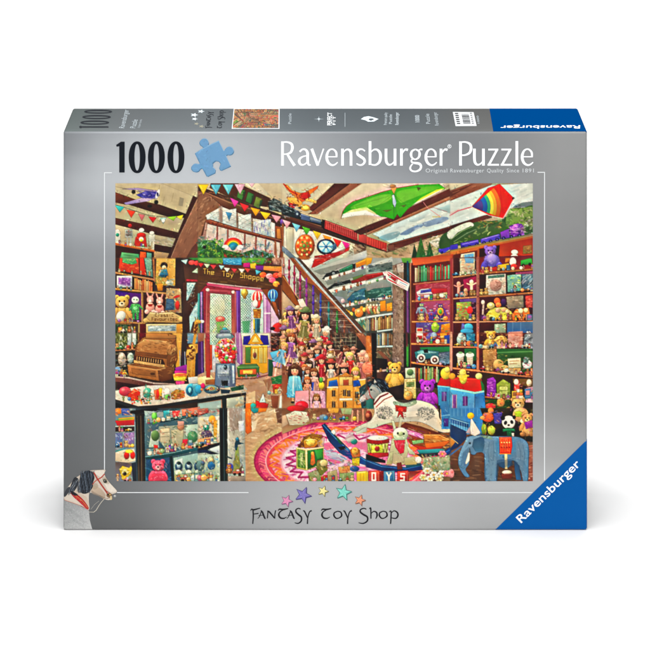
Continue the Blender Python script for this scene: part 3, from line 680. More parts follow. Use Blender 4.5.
# bunting in front
A.flag('f0cc28 68b4c4 74c0cc e0b4c0', [42, 14, 138, 14, 232, 14, 322, 10], 82, 78); A.flag('f0c8cc', [412, 0], 52, 36); A.flag('e04c9c', [280, 128], 66, 60, .45); A.flag('e03c3c', [356, 164], 72, 58, .35); A.flag('f0a820', [440, 196], 76, 60, .25); A.flag('f4c82c', [516, 226], 84, 58, .2); A.flag('f0a8b4', [600, 250], 76, 56, .2)
for x, y in ((42, 14), (138, 14), (232, 14)): L('ffffff', 6, [x - 24, y + 6, x, y + 50], .3)
# leaded windows
P('e4ddd0', '60,250 180,182 300,226 420,272 560,296 590,320 594,440 80,296', .3)
for x0, x1, y0, y1 in ((70, 162, 222, 300), (190, 294, 196, 345), (312, 408, 236, 375), (424, 560, 276, 420)):
    P('dfe4e0', [x0, y0 + 20, x1, y0, x1, y1 + 8, x0, y1 - 16], .5); N('f4f0e0 b8d0d8 e8d8c0 a8c8b8 d0a890', 40, x0, y0, x1, y1, 14, 6, 45, 50, .7)
    for k in range(4): L('8a9090', 2, [x0, y0 + 20 + k * 34, x1, y0 + 20 + k * 34 + 44], .6); L('8a9090', 2, [x0, y0 + 60 + k * 34, x1, y0 + k * 34], .6)
L('9c8878', 12, '176,190 178,300', .9); L('8a7464', 12, '302,230 304,340', .9); L('8a7464', 12, '416,270 418,385', .9); P('b09890', '160,180 190,176 190,300 164,296', .2, a=.7)
P('6aa4c8', '214,222 262,232 240,290', .3); N('5884b8 8a5ab0 4848a0 eceaf4', 44, 430, 290, 560, 400, 40, 6, 92, 6, .8); P('ece8e4', '560,300 590,310 590,420 560,410', .3)
P('b0683c', '592,330 650,340 650,450 592,436', g='8a4a2c'); P('d89450', '604,350 630,350 640,430 606,430', .5); E('7a50a0', 645, 300, 14, 22)
# wall below the rail
P('d4c4b8', '60,310 640,460 620,580 40,580', .1); N('c8d8d0 e8dcd0 a8b8c0 d8b0a8 889ca8 f0e8e0', 120, 70, 330, 580, 480, 26, 10, 70, 30, .7)
for x, y in ((150, 340), (230, 362), (360, 396), (445, 418), (520, 440), (592, 456)): L('8a4a40', 13, [x, y, x - 2, y + 90], .85); L('d8a088', 4, [x - 4, y, x - 6, y + 90], .6)
N('58508c 7878b8 c8c8e0', 40, 455, 455, 570, 570, 40, 7, 92, 5, .8)
P('9c5c40', '66,286 96,280 340,358 650,438 650,462 330,380 84,312', g='7a4430', o=.7); L('d8a080', 5, '84,288 340,364 640,442', .7); L('9a6048', 18, '70,290 52,400'); L('a87050', 16, '592,450 600,574', .9); L('9a5c44', 14, '634,460 640,574')
P('c8a090', '0,420 40,400 60,300 70,310 60,450 0,450', .2)
# rainbow toy and greenery
for r, c in ((74, 'd8382c'), (62, 'ec7838'), (51, 'f4d048'), (41, '58a878'), (32, '4898b8')):
    A.fill(A.px([v for a in np.linspace(math.pi, 2 * math.pi, 20) for v in (272 + r * math.cos(a), 492 + r * .98 * math.sin(a))]), hexc(c))
E('4a9098', 270, 494, 22, 22, o=0); E('f0e4e4', 212, 494, 26, 20); E('f0e8ec', 326, 496, 26, 22)
def leaves(x0, y0, x1, y1, n, cols, ln=26, w=9): N(cols, n, x0, y0, x1, y1, ln, w, -30, 70, .85)
P('3a7038', '0,470 40,440 120,440 200,510 330,540 420,510 560,540 590,574 0,580', .1)
leaves(0, 430, 200, 574, 150, '5cb83c 3a8a30 98d048 286028 d8e048 7ab898 488868'); leaves(0, 410, 120, 480, 40, '78a888 a8c8a8 588070 385848'); leaves(200, 520, 580, 574, 90, '4a8a48 78a868 6a9a90 3a6a48 98b870 c04840'); leaves(340, 460, 580, 574, 90, '7a9cac 5a7c90 98b8b0 688a58 a8c0c8 486070')
E('282c20', 52, 492, 12)

# ---- train beam, plane, bunting (third column)
T(2, 0)
P('dcd0b4', '0,0 390,0 200,240 0,170', .1, g='c4b494'); L('a89878', 6, '20,150 240,10', .3)
P('5e2e22', '200,200 400,6 520,6 240,220', g='7a4030'); P('a87256', '520,6 612,6 270,240 200,240 240,214', g='925a44'); L('d0a080', 5, '606,10 262,238', .6); L('40201a', 5, '515,8 240,210', .7); N('8a4c38 4a241c a86a50', 26, 230, 20, 480, 210, 60, 7, -38, 5, .5, lambda x, y: abs((x - 230) * .72 + (y - 205)) < 60)
P('e2d8be', '612,6 1250,0 900,240 640,352 560,360 330,270 270,244', .1, g='c4b494')
P('6a4434', '0,228 320,330 650,470 650,520 330,372 0,262', g='4a2e24'); L('b88a68', 6, '0,232 320,338 650,478', .6); P('8a6450', '500,440 650,500 650,540 540,480', .3)
# orange biplane
P('f0b048', '10,10 44,18 80,60 190,92 210,120 150,150 100,110 40,52', g='e06428'); P('f4c060', '40,110 110,112 160,152 140,190 60,150', g='e8a040'); P('e87830', '130,100 220,50 280,22 272,44 216,90 160,126', g='f0a848'); P('f4cc78', '188,110 268,140 262,158 180,136'); P('d8402c', '150,78 206,70 222,104 176,130 140,116'); E('e8b040', 178, 190, 38, 24, 10); E('f8e070', 182, 190, 26, 15, 10); P('c83424', '50,150 110,166 90,206 56,200'); L('c83828', 8, '14,8 60,60 120,90'); L('8a3018', 4, '100,60 130,150'); L('8a3018', 4, '200,60 206,130'); N('f8d880 c84028 f09840 8a3820', 44, 40, 40, 250, 190, 24, 7, 30, 40)
# engine and tender
P('2c3436', '0,160 90,196 150,236 310,300 310,330 0,240'); N('8a9aa0 3a4448 c0ccd0 586870 141c20', 80, 0, 165, 150, 262, 26, 9, 22, 20, .8); P('5a6888', '145,236 300,284 300,314 146,280', .6); P('88929c', '216,262 300,290 298,304 214,282', .4); L('c4d0e0', 4, '150,240 206,258', .8); L('c4d0e0', 4, '220,266 300,292', .6); E('384050', 120, 240, 20, 24); E('a8b8c0', 118, 238, 8, 10)
P('c84c44', '326,284 578,374 578,446 320,348', g='a83434', o=.7); P('c04c44', '588,384 650,402 650,470 586,448', o=.7)
for k in range(17): L('5a1c1c', 3.5, [338 + k * 14.5, 294 + k * 5.2, 336 + k * 14.5, 346 + k * 5.3], .65); L('f09c8c', 3, [345 + k * 14.5, 300 + k * 5.2, 344 + k * 14.5, 336 + k * 5.3], .5)
L('f0a898', 4, '330,292 574,380', .6); L('301414', 9, '320,352 578,452 650,478', .8); P('301818', '308,280 330,288 326,352 304,340', .4)
# wall and spinning plates
P('e8e0cc', '20,330 330,390 560,470 500,574 20,574', .1, g='d4ccb8'); P('d8d4bc', '32,340 86,350 86,540 40,520', .4); P('ece6d4', '94,350 150,362 110,480 100,540', .3); L('b0a48c', 5, '88,350 90,545', .7)
P('b06c40', '0,300 16,320 10,574 0,574', .3)
A.flag('f0b0b8 8cc8e0 6cb440 f4cc3c f0a030 e84838 e83c9c', [36, 290, 110, 316, 186, 342, 268, 374, 346, 408, 424, 434, 492, 456], 66, 60, .32)
P('fff4f4', '440,500 470,488 444,470', .3)
E('b8642c', 176, 486, 74, 92, 8); E('d88838', 172, 484, 64, 82, 8); E('c46a2c', 172, 484, 48, 62, 8, o=.2)
for k in range(16):
    a = k * 2 * math.pi / 16; E('f4d898' if k % 2 else 'e8562c', 172 + 52 * math.cos(a), 484 + 68 * math.sin(a), 8, 9, o=0)
for k in range(9):
    a = k * 2 * math.pi / 9; E('f0c060' if k % 2 else '7a9838', 172 + 28 * math.cos(a), 484 + 36 * math.sin(a), 8, 8, o=0)
E('8a9c48', 170, 482, 12, 14)
E('2c3c54', 340, 490, 72, 60, 8); E('a8d8e8', 338, 488, 56, 46, 8); E('3c7ca8', 338, 488, 14, 12)
for k in range(12):
    a = k * math.pi / 6; L('f4fcff' if k % 2 else '3a88b8', 7, [338 + 16 * math.cos(a), 488 + 13 * math.sin(a), 338 + 50 * math.cos(a), 488 + 41 * math.sin(a)], .8)
E('5a6c84', 404, 490, 14, 26); P('f0dcd8', '420,500 480,500 380,570 350,560', .3); P('d03838', '250,560 330,548 420,530 520,490 510,520 400,574 250,574', g='a82828'); N('e8e8e8 f05848 801c1c', 20, 270, 545, 420, 574, 18, 7)
P('8c98a4', '0,480 30,500 110,574 60,574 0,520', .4)
P('b8a088', '540,470 650,530 650,574 560,574', .2); N('7a6a58 d0b898 5a4838 a89078', 50, 520, 470, 650, 574, 30, 8, 22, 10); N('f4f0e4 c8d0c8 b8b0a0', 30, 430, 510, 640, 574, 40, 10, -20, 10, .6)

# ---- kite and roof light (fourth column)
T(3, 0)
P('7a4230', '-95,372 0,330 180,262 650,40 650,100 280,262 0,385 -40,398', g='5a2e22'); P('b07e62', '0,385 280,262 650,98 650,125 260,292 20,395 0,400', g='9a684e'); N('8a4e3a 4c261c a86e54', 40, 10, 50, 640, 370, 70, 8, -25, 4, .6, lambda x, y: abs(y - (350 - x * .44)) < 28); L('dcb090', 4, '10,386 280,270 650,106', .5)
P('d8e0dc', '50,392 260,296 650,128 650,335 420,400 190,462', .3, g='c8dce0')
for q, c in (('100,420 160,390 240,372 262,384 230,420 150,444', '8cb4c0'), ('260,392 330,350 400,320 440,312 430,336 370,366 330,392 290,400', '7898c0'), ('430,310 500,284 570,262 620,262 630,280 580,306 520,322 460,336', '8ca8cc'), ('540,204 600,180 650,160 650,230 610,222', 'b4d4d8'), ('330,290 420,252 470,244 440,272 370,300', 'c0d4d8')): A.Sm(c, q, 0, a=.75)
N('f4f4f0 dce8e8 c4d8e0 eeeee4', 70, 90, 170, 640, 440, 60, 12, -22, 6, .6, lambda x, y: y > 404 - x * .43 and y < 452 - (x - 190) * .28)
P('5c3428', '170,470 200,460 420,398 650,330 650,372 420,440 200,520', g='7a4636'); L('b48468', 4, '200,466 420,404 650,336', .6); N('40221a 8a5644', 20, 200, 370, 640, 500, 60, 7, -16, 4, .5, lambda x, y: abs(y - (505 - (x - 190) * .29)) < 22)
P('e0604c', '0,408 160,462 158,524 0,470', g='b83c34'); L('4a1818', 8, '0,472 160,530 220,520', .8); P('8a5a48', '164,478 216,470 220,514 166,528')
for k in range(9): L('701c1c', 4, [6 + k * 18, 414 + k * 6, 4 + k * 18, 468 + k * 6], .5)
P('a8906c', '0,480 160,532 320,490 350,574 0,574', .2, g='c4ac88'); N('7a6448 d4c4a0 5a7848 988060', 50, 0, 490, 330, 574, 40, 10, 15, 15, .6)
# green kite
P('58c020', '-190,272 -178,222 -150,180 -100,144 0,112 120,72 240,40 400,16 560,10 606,44 520,86 400,142 320,200 262,268 240,240 214,280 150,262 100,258 0,240 -80,250', g='3ca418', o=.5)
P('f6faec', '-190,272 -176,240 -120,222 0,206 80,240 120,262 0,246 -80,252', .1); P('dff0a0', '-176,240 -110,206 0,184 70,228 90,250 0,210 -120,226', .0); P('f8fce8', '604,44 560,60 430,120 350,172 420,140 520,88', .0); P('e8e850', '604,40 540,52 420,116 380,150 420,132 530,76', 0)
A.Sm('9cdc58', '-120,190 0,130 130,90 200,96 170,140 60,180 -40,200', 0, a=.6); A.Sm('8cd848', '240,70 380,40 520,26 560,40 440,86 330,130 260,150', 0, a=.6); P('389c1c', '216,110 206,200 214,276 240,240', 0, a=.5); N('78d838 4cac20 8ce048 5cc428', 40, -60, 40, 540, 210, 60, 8, -20, 12, .35, lambda x, y: 95 - x * .14 < y < 240 - max(0, x - 260) * .5)
L('a85030', 5, '0,112 120,72 240,40 400,14', .8); L('3c7c18', 3, '212,90 214,270', .8); L('3c7c18', 3, '212,90 60,200', .4); L('3c7c18', 3, '212,90 330,190', .4)
P('b8e4e8', '200,96 214,90 232,150 222,190 206,160', .4); P('6a7c28', '390,34 420,40 400,60', .3); P('6a7c28', '130,212 196,206 160,222', .3); P('6a7c28', '270,176 306,170 290,186', .3); P('e8b860', '190,40 236,34 214,86', .3); E('d8ccb0', 160, 26, 34, 9, 20, o=.2); E('b89058', 206, 26, 22, 12)
L('e09c9c', 4, '440,150 470,190 540,240 570,262', .9); L('b86868', 3, '446,200 520,190 620,222', .8); L('c8c088', 6, '510,260 570,262')
# hill toys
N('588048 88a868 3a6038 b0c088 7a7850', 120, 340, 440, 650, 574, 26, 10, -30, 60, .8, lambda x, y: y > 560 - (x - 340) * .44)
P('2c5030', '370,470 350,574 400,574', .3); P('4a7838', '420,410 380,574 460,574', .3); P('3e6a38', '486,450 460,574 520,574', .3); N('2c5028 6a9850', 30, 390, 440, 510, 574, 20, 7, 90, 20); P('e8ece0', '480,450 650,380 650,440 540,500', .1, a=.7); N('586848 f0f4e8 405838', 30, 480, 400, 650, 500, 36, 8, -30, 20)
P('4838a8', '556,506 606,486 650,470 650,500 600,536 556,530', g='6050c0'); E('302870', 580, 532, 10); L('a89cf0', 4, '560,510 606,492', .8)
L('b4643a', 30, '490,580 650,545', 1); L('e8a878', 5, '500,562 650,530', .5)

L('a85030', 4, '-190,272 -178,222 -150,180 -100,144 0,112', .8); L('3c7c18', 3, '212,90 -120,190', .4)

# ---- right column top: rainbow kite, hill train
T(4, 0)
P('d4c8ac', '-6,0 190,-4 0,62', 0); P('a86e54', '0,60 180,-4 330,-4 310,20 0,150', g='8a5240'); P('6a3828', '0,72 190,4 0,110', 0, a=.7); N('c8906c 7a4432 d8a888', 30, 0, 10, 300, 130, 70, 8, -20, 4, .5, lambda x, y: 62 - x * .33 < y < 150 - x * .45)
P('dce4e0', '0,140 310,20 650,0 650,190 480,190 260,250 0,330', .1, g='d0dcdc'); N('ccdce0 f0f4f0 b4d0d8 dce8e4 d8d0c4', 60, 0, 30, 640, 300, 90, 14, -20, 5, .45, lambda x, y: y > 135 - x * .4 and y < 320 - x * .3)
P('8a9c98', '560,150 650,140 650,180 480,190 500,170', .1); P('7a4c3c', '0,330 260,250 310,240 320,265 0,370', g='5c3428')
A.Sm('587c44', '-60,400 60,350 200,300 330,290 420,270 480,200 560,190 650,186 650,400 400,430 200,460 0,490 -80,500', .1, g='3c5c34'); A.Sm('86a858', '430,260 470,206 540,194 640,192 640,260 540,300 440,330', 0, a=.8); A.Sm('d8e4d0', '-20,380 60,330 150,300 180,330 90,376 0,430', .2)
N('587840 8aa860 3c5c34 a8b878 6a6a48 486838 c0c898', 260, 0, 250, 640, 470, 30, 11, -30, 40, .85, lambda x, y: y > 430 - x * .42 and y < 480 - x * .2 and y > 180)
P('48703c', '0,440 60,380 160,330 210,350 120,420 0,470', .2, g='3a5c34'); L('b8d0a0', 6, '10,430 90,370 170,335', .7); L('c8dcb8', 5, '30,450 130,385 200,356', .5); P('8aa858', '460,200 560,196 640,190 640,330 560,330 480,300', .1); N('688848 a8c070 4a6838 d8d0b0', 60, 460, 195, 640, 330, 30, 10, 0, 50)
N('d8b850 c8a048 7a4434', 24, 220, 290, 420, 340, 24, 9)
# kite
def arcpoly(c, r0, r1):
    q = []
    cx, cy = 166, 184
    for a in np.linspace(-.71, .36, 14): q += [cx + r1 * math.cos(a), cy + r1 * math.sin(a)]
    for a in np.linspace(.36, -.71, 14): q += [cx + r0 * math.cos(a), cy + r0 * math.sin(a)]
    P(c, q, .15)
P('e83418', '166,184 290,40 380,10 488,118 408,272 300,248', g='d82414', o=.5)
arcpoly('f07828', 190, 222); arcpoly('f4b83c', 168, 192); arcpoly('f4e858', 142, 170); arcpoly('50b888', 118, 144); arcpoly('3878b8', 84, 120); arcpoly('6a5aa8', 10, 86)
P('e83418', '360,14 380,10 488,118 408,272 376,264 400,180 386,100 352,60', 0, g='d82818'); L('a81c10', 4, '380,12 408,270', .3); E('4a1814', 484, 120, 8); P('f4e0d8', '488,118 500,128 410,274 404,270', 0, a=.8); L('f8f4e0', 4, '166,184 300,250 405,272', .8)
L('d06878', 8, '0,250 60,215 160,186', .8); L('e8b0a8', 4, '0,235 70,200', .7)
# violet engine
P('5848b0', '0,478 60,466 60,510 0,522', g='4438a0'); P('6450b8', '80,460 216,432 222,470 84,500', g='4a3a9c', o=.6); P('5044a8', '232,430 380,388 384,430 236,462', g='6c58c8', o=.6); L('a898f0', 7, '96,470 212,444', .8); L('a898f0', 7, '246,432 372,398', .8); P('8a48c0', '384,378 450,350 460,420 392,430', .6); P('a050c8', '452,332 520,310 560,330 566,398 466,418', g='7a2ca0', o=.6); E('c070e0', 500, 346, 26, 30); E('5c2888', 540, 350, 22, 36); N('d8a0f0 5a2490 a860d0 f0d8f8', 60, 450, 315, 565, 415, 20, 8); N('e8e0e8 b8a0a8 585048 8a7a70', 60, 540, 270, 640, 390, 20, 9)
for x, y in ((100, 498), (150, 488), (205, 474), (260, 460), (310, 448), (360, 434), (410, 424), (470, 414), (530, 404)): E('2c2050', x, y, 13); E('8878c8', x, y, 5, o=0)
P('8a7a60', '0,515 640,385 640,420 0,545', g='a07840'); P('b05c30', '0,528 640,404 640,436 0,560', g='c8783c'); L('e8b070', 4, '0,528 640,402', .6)
P('a8341c', '220,500 640,420 640,580 220,580', 0, g='c84820'); P('4a1c18', '222,505 380,476 372,580 222,580', 0); P('7a2c1c', '0,555 210,515 210,580 0,580', 0); P('c8482c', '0,548 24,544 22,580 0,580', 0); P('e4d4b8', '84,545 190,528 190,580 78,580'); P('80b0d0', '110,550 180,540 180,580 110,580', .2)
L('a8542c', 16, '216,515 214,580'); A.bear(308, 524, 76, '8a60b8', 'b898d0'); N('b090d8 6a44a0', 30, 260, 495, 350, 574, 16, 6); E('f0e8d8', 494, 530, 26, 18); E('e0d8c8', 492, 566, 28, 22); P('b06c38', '560,484 625,474 625,540 556,546', .4); N('d8a058 7a4c20 6a8a40', 24, 560, 484, 624, 540, 14, 6)

# ================= second row
T(1, 1)
P('6a4030', '0,0 650,0 650,580 0,580', 0)
P('78a84c', '0,0 200,0 190,40 80,44 0,20', .1); N('5aa83c 98c848 3a7838 70a8a0 d0d860', 60, 0, 0, 650, 44, 26, 10, -10, 50)
P('58b0c8', '190,0 336,0 336,56 196,50', .5, g='3888b0'); N('98d8e8 2c6c98 d8f0f0', 26, 196, 4, 332, 50, 20, 7); P('68a848', '336,0 520,0 500,50 350,44', .1); N('4a8838 a8d058 c05848 6898a8', 50, 336, 0, 560, 44, 22, 8); P('b88a74', '570,0 650,0 650,60 580,50', .2); N('e0c0a8 8a5848 c89880', 24, 570, 0, 650, 60, 30, 9, 80, 15)
P('5c3a22', '0,64 100,66 300,90 500,96 650,110 650,250 480,232 300,205 80,185 0,180', g='6e4426'); N('7c5030 4a2c1a 8a5c34 5c3a22 946a3c', 130, 0, 70, 650, 230, 70, 8, 5, 5, .6)
P('d8a048', '500,62 650,66 650,110 500,92', .2, g='e87848'); P('c83c80', '350,40 400,36 400,74 346,70', .3); P('e0b840', '400,44 446,40 450,84 404,80', .3); P('883c90', '440,60 504,60 500,96 446,90', .3)
A.flag('d84840 c8e0a8 e0584c e8e8d0 d04848 f0e0c8 e05848', [22, 40, 70, 46, 118, 54, 222, 76, 278, 82, 335, 84, 380, 80], 50, 34, .1); P('b0d8d8', '160,56 206,60 180,90', .4); P('78b8c8', '440,90 486,104 448,130', .4)
for x, y, c in ((500, 130, 'e86838'), (548, 140, 'f0a0a0'), (600, 134, 'e85038'), (570, 170, 'f06880'), (600, 200, 'f09838'), (636, 128, 'f08058')): E(c, x, y, 26, 22); N('f8d0a8 d84830', 6, x - 22, y - 16, x + 22, y + 16, 18, 6)
def big(x, y, s, txt, sl):
    word(x + 2.5, y + 3, s, txt, '2c180c', 6, sl); word(x, y, s, txt, 'c8943c', 5, sl); word(x - 1, y - 1, s, txt, 'ecc870', 2, sl)
big(44, 84, 30, 'The', .1); big(190, 102, 30, 'Toy', .1); big(326, 112, 31, 'Shoppe', .16)
# door case
P('c03c60', '66,190 320,226 500,240 500,262 320,250 70,212', .5, g='e08898'); L('e8c8c8', 8, '80,190 330,220 480,234', .8); P('a83448', '60,212 330,248 330,580 20,580 20,260', g='984058'); 
P('5a4868', '14,262 42,256 46,580 16,580', .4); P('b890c8', '22,262 34,260 36,580 24,580', .2); P('5ab0b0', '0,270 14,270 14,580 0,580', .3)
P('a04858', '66,238 282,252 288,580 60,580', g='c07868'); P('c8606c', '70,236 280,250 280,268 72,256', .3); L('e8a8a0', 5, '70,240 62,580', .6); E('f0d8c8', 76, 244, 14, 12); E('f0d8c8', 272, 262, 14, 12)
P('e8ecd8', '96,270 256,284 258,580 92,580', .6, g='d8ead0')
N('f8f8ec c8e0d0 e8e8b8 b8d8d8 f0e8d8 a8c8a0', 120, 98, 280, 254, 574, 20, 9, 60, 60, .7)
for k in range(-8, 12): L('58706a', 1.8, [92, 300 + k * 34, 258, 300 + k * 34 + 190], .0 if k < -6 else .0)
def lattice(x0, y0, x1, y1, st, col, w, a=.7):
    n = int((y1 - y0 + x1 - x0) / st) + 1
    for k in range(n):
        for sg in (1, -1):
            # clip a diagonal to the box
            u0 = x0; v0 = y0 + k * st if sg < 0 else y1 - k * st
            pts = []
            for t in np.linspace(0, 1, 24):
                u = u0 + t * (x1 - x0); v = v0 - (u - x0) * 1.15 if sg < 0 else v0 + (u - x0) * 1.15
                if y0 <= v <= y1: pts += [u, v]
            if len(pts) >= 4: L(col, w, pts, a)
lattice(98, 280, 254, 574, 22, '5c706c', 2.0)
E('fff4c8', 150, 380, 60, 90, o=0, a=.35)
E('e87868', 172, 468, 36, 22, a=.8); E('f0a890', 172, 462, 20, 12); P('88b868', '140,490 206,484 190,574 150,574', .1, a=.7); N('70a850 e8e070 b8d888 e88878', 30, 120, 470, 240, 574, 24, 8, 90, 40, .7)
P('8850a8', '288,250 324,250 328,580 294,580', .5, g='6a3c88'); L('c890e0', 6, '300,256 304,580', .7); P('c06878', '280,256 294,256 298,580 286,580', .3)
# right light with balloons
P('d8e8e0', '326,236 420,244 500,262 520,300 520,580 330,580', .3, g='c0dcd8'); N('f0f8f0 a8d0c8 d8e8c0 88b8b0', 80, 330, 260, 500, 574, 18, 7, 60, 60, .7); lattice(332, 270, 410, 574, 21, '587870', 1.9)
L('d8c8d8', 10, '416,260 414,580', .8); P('48a068', '340,484 400,480 390,574 350,574', .1, a=.6)
E('c8a848', 358, 266, 26, 30); E('f0d880', 352, 260, 12, 18, o=0); P('b08838', '344,292 372,292 366,312 350,312')
def balloon(x, y, r, cols):
    cs = cols.split(); E(cs[0], x, y, r, r * 1.12)
    for k, q in enumerate((.75, .45, .18)): E(cs[(k + 1) % len(cs)], x, y, r * q, r * 1.12, o=.2)
    E('ffffff', x - r * .3, y - r * .5, r * .15, r * .2, o=0, a=.6)
    P(cs[0], [x - r * .55, y + r * .9, x + r * .55, y + r * .9, x + r * .2, y + r * 1.6, x - r * .2, y + r * 1.6], .3)
balloon(455, 306, 48, 'f0e0d0 e04830 f8ece0 d83828'); L('70a868', 5, '412,330 500,330', .7); P('d84838', '430,350 482,350 466,384 446,384'); E('f8e8e0', 440, 350, 20, 30); E('e85848', 470, 352, 10, 28); P('c8903c', '424,390 486,390 480,460 430,460', g='a86a2c'); N('f0d078 7a4c20', 20, 426, 392, 484, 458, 20, 7)
P('3a7888', '436,466 476,466 474,580 438,580', .4); L('88c0c8', 5, '446,470 446,574', .8); P('e8d048', '424,470 436,470 436,574 428,574', .2); P('d8e8e8', '484,380 500,380 500,574 486,574', .2)
P('d8a0c8', '500,250 530,262 556,330 556,580 504,580', .4, g='b888c0'); L('f8e8f4', 6, '514,280 516,574', .9); L('9858a0', 5, '532,300 534,574', .7); L('f8f0f8', 10, '512,424 566,422', .9); P('e8c8e0', '556,340 620,400 640,580 560,580', .3, g='d8b0c8')
P('8a5030', '486,240 540,238 560,300 610,400 640,500 620,470 560,360 520,290', .4); balloon(574, 282, 38, '68a8d8 3868b0 a8d8f0 2c58a0'); P('a86038', '566,330 596,340 620,420 600,440', .4)
P('6a3420', '612,210 650,200 650,480 640,440 616,360', .5, g='8a4a28'); L('c88850', 6, '640,210 646,420', .6)
E('c03838', 620, 530, 50, 36, -15); E('e8b090', 636, 486, 16, 18); E('401818', 572, 540, 18, 12)
E('f0f0e8', 32, 486, 18, 12); L('b88830', 10, '4,520 10,574', .8)

# ---- stairs and train shelves
T(2, 1)
P('d8d4cc', '0,0 80,0 640,574 480,580 200,390 0,160', 0, g='a89890'); P('e8e0d8', '110,0 400,0 230,90 200,74', .1)
P('c83828', '250,10 330,0 390,0 250,70 226,76', .4); N('f08868 801818 e8d8c8', 20, 240, 5, 370, 50, 20, 7); E('b86c30', 172, 0, 46, 14)
P('d0d0c8', '210,100 650,-60 650,50 340,160 290,190 230,120', .1, g='a8aca4'); P('8a9088', '240,100 540,20 640,5 340,120 300,130', .1, a=.7)
P('2c3434', '310,160 340,120 430,96 445,120 330,164'); E('0c1414', 396, 120, 24, 20); E('8a9494', 396, 120, 13, 12); N('c8d0cc 5a6464', 14, 320, 100, 440, 155, 18, 6); P('3c8868', '438,92 540,46 546,88 446,124', g='2c6c50'); L('88c8a8', 5, '446,96 536,56', .7); P('283830', '540,48 562,44 562,84 546,90'); P('e8a828', '564,40 650,0 650,46 570,76', g='c88018'); L('f8e080', 6, '570,44 650,10', .7)
P('e0e0d8', '330,150 650,56 650,76 320,178', .2); P('909890', '330,176 650,76 650,120 350,210', .1); P('343c3c', '340,240 400,196 520,166 530,190 400,222 350,252'); N('c0c8c4 5a6462', 20, 360, 175, 520, 240, 26, 6, -15); P('a84c3c', '528,176 650,124 650,170 536,196', g='8a3830'); P('7a8858', '540,150 620,126 620,140 548,172', .3)
P('e4e4dc', '350,246 650,170 650,196 400,270 370,270', .2); P('8c9894', '372,270 650,196 650,330 470,360 400,300', .1)
P('4a8898', '500,320 540,270 610,236 650,230 650,310 520,345', g='386878'); N('88c8d0 285060 b8e0e0 3858a0', 40, 505, 245, 640, 340, 24, 8, -20, 20); P('9aa0a8', '400,290 470,300 500,340 450,350', .2); E('c8b0b0', 466, 330, 16, 18); P('285840', '634,246 650,240 650,300 638,300')
P('e0e4dc', '450,360 650,320 650,340 490,378 460,372', .2); P('6a6a58', '470,380 650,344 650,450 560,470', .1)
for k in range(9): E(('f0b838', 'e89030', 'f0d060', 'b86828', 'f0a890')[k % 5], 490 + k * 20, 410 - k * 4 + (k % 3) * 14, 14, 17)
E('e89848', 590, 420, 32, 34); E('f0c080', 586, 408, 12); P('d8e0d8', '556,470 650,444 650,462 570,490', .2); P('6a9880', '560,490 650,462 650,580 620,580', .1, g='487060'); N('a8c8a8 d8b060 385848 c86848 e0e0d0', 50, 560, 465, 650, 574, 20, 9, 80, 20)
# rail
P('b8c0c4', '80,0 116,0 620,540 650,580 610,580', .2); P('6a5040', '112,0 134,0 640,560 640,580 620,580', .3)
P('9c5c3c', '60,0 92,0 240,180 440,390 610,580 540,580 400,420 200,200', g='b87048', o=.6); N('d89868 7a4028 c07c50', 50, 70, 0, 600, 580, 40, 7, 47, 5, .6, lambda x, y: abs(y - (x - 70) * 1.06) < 30)
L('e8b088', 4, '84,0 240,178 440,386 606,578', .7)
# the space between the balusters
P('6a4c44', '110,150 250,210 600,574 150,574 110,420', 0, a=.75, g='4a3630'); N('c8a890 8a5a48 3c2c28 d8c8b0 a87868 5a6a78 8a7850', 130, 130, 220, 560, 574, 24, 9, 80, 60, .7, lambda x, y: y > x * .98 + 30)
for k in range(5): L('c8c0a8', 3, [250 + k * 30, 330 + k * 46, 420 + k * 34, 326 + k * 46], .6)
for x, c in ((14, 'a87060'), (56, 'a03050'), (96, 'a03458'), (140, '9c2c60'), (188, '8a3488'), (240, '5c3898'), (296, '3c4c9c'), (358, '2c7470'), (422, '387838'), (478, '8a5038')):
    yt = max(0, (x - 56) * 1.07 + 18); yb = min(yt + 230, 574)
    L(c, 13, [x, yt, x, yb]); L('f0d8e0', 3, [x - 4, yt + 8, x - 4, yb - 10], .5); E(c, x, yt + 60, 10, 16); E(c, x, yt + 130, 10, 14)
N('c8a8b8 e8d0c8 8858a0 a84868 d8a0b0 c87890', 110, 20, 40, 250, 360, 22, 8, 90, 50, .7, lambda x, y: x * 1.0 + 20 < y < x * 1.0 + 190)
N('8898b8 c8d0d8 384868 687858 a8a888', 80, 250, 300, 520, 574, 20, 7, 90, 50, .7, lambda x, y: x * 1.0 + 20 < y < x * 1.0 + 190)
for k in range(4): L('d8d0b8', 4, [290 + k * 50, 380 + k * 48, 440 + k * 30, 384 + k * 48], .7); L('4a3828', 5, [300 + k * 50, 420 + k * 40, 300 + k * 50, 470 + k * 40], .7)
P('8a4a20', '0,130 20,136 120,330 190,390 150,400 80,340 0,240', g='b06c30', o=.6); L('e8b078', 6, '10,140 120,300 180,380', .7); P('e8d8c8', '120,320 160,310 200,390 150,400', .2)
P('c8a888', '0,250 80,340 130,400 100,440 0,470', .2); # ---- attic shelves, post, signboard, bookcase
T(3, 1)
P('a8aca4', '0,0 290,0 290,60 290,574 0,574', 0, g='989c90'); P('c8ccc4', '0,60 200,-10 210,40 0,110', .1); P('788480', '20,70 200,30 200,90 20,110', .2); N('303c3c 98a8a4 586460', 40, 20, 40, 200, 100, 30, 8, -12, 8)
P('e8b030', '0,0 50,0 40,40 0,60', .3); P('b83838', '0,128 130,110 134,130 0,174', g='902c2c'); L('f08878', 5, '0,134 120,116', .6); P('e4e4e0', '0,180 160,140 180,150 0,206', .2); P('9ca4a0', '0,210 180,160 200,230 0,250', 0)
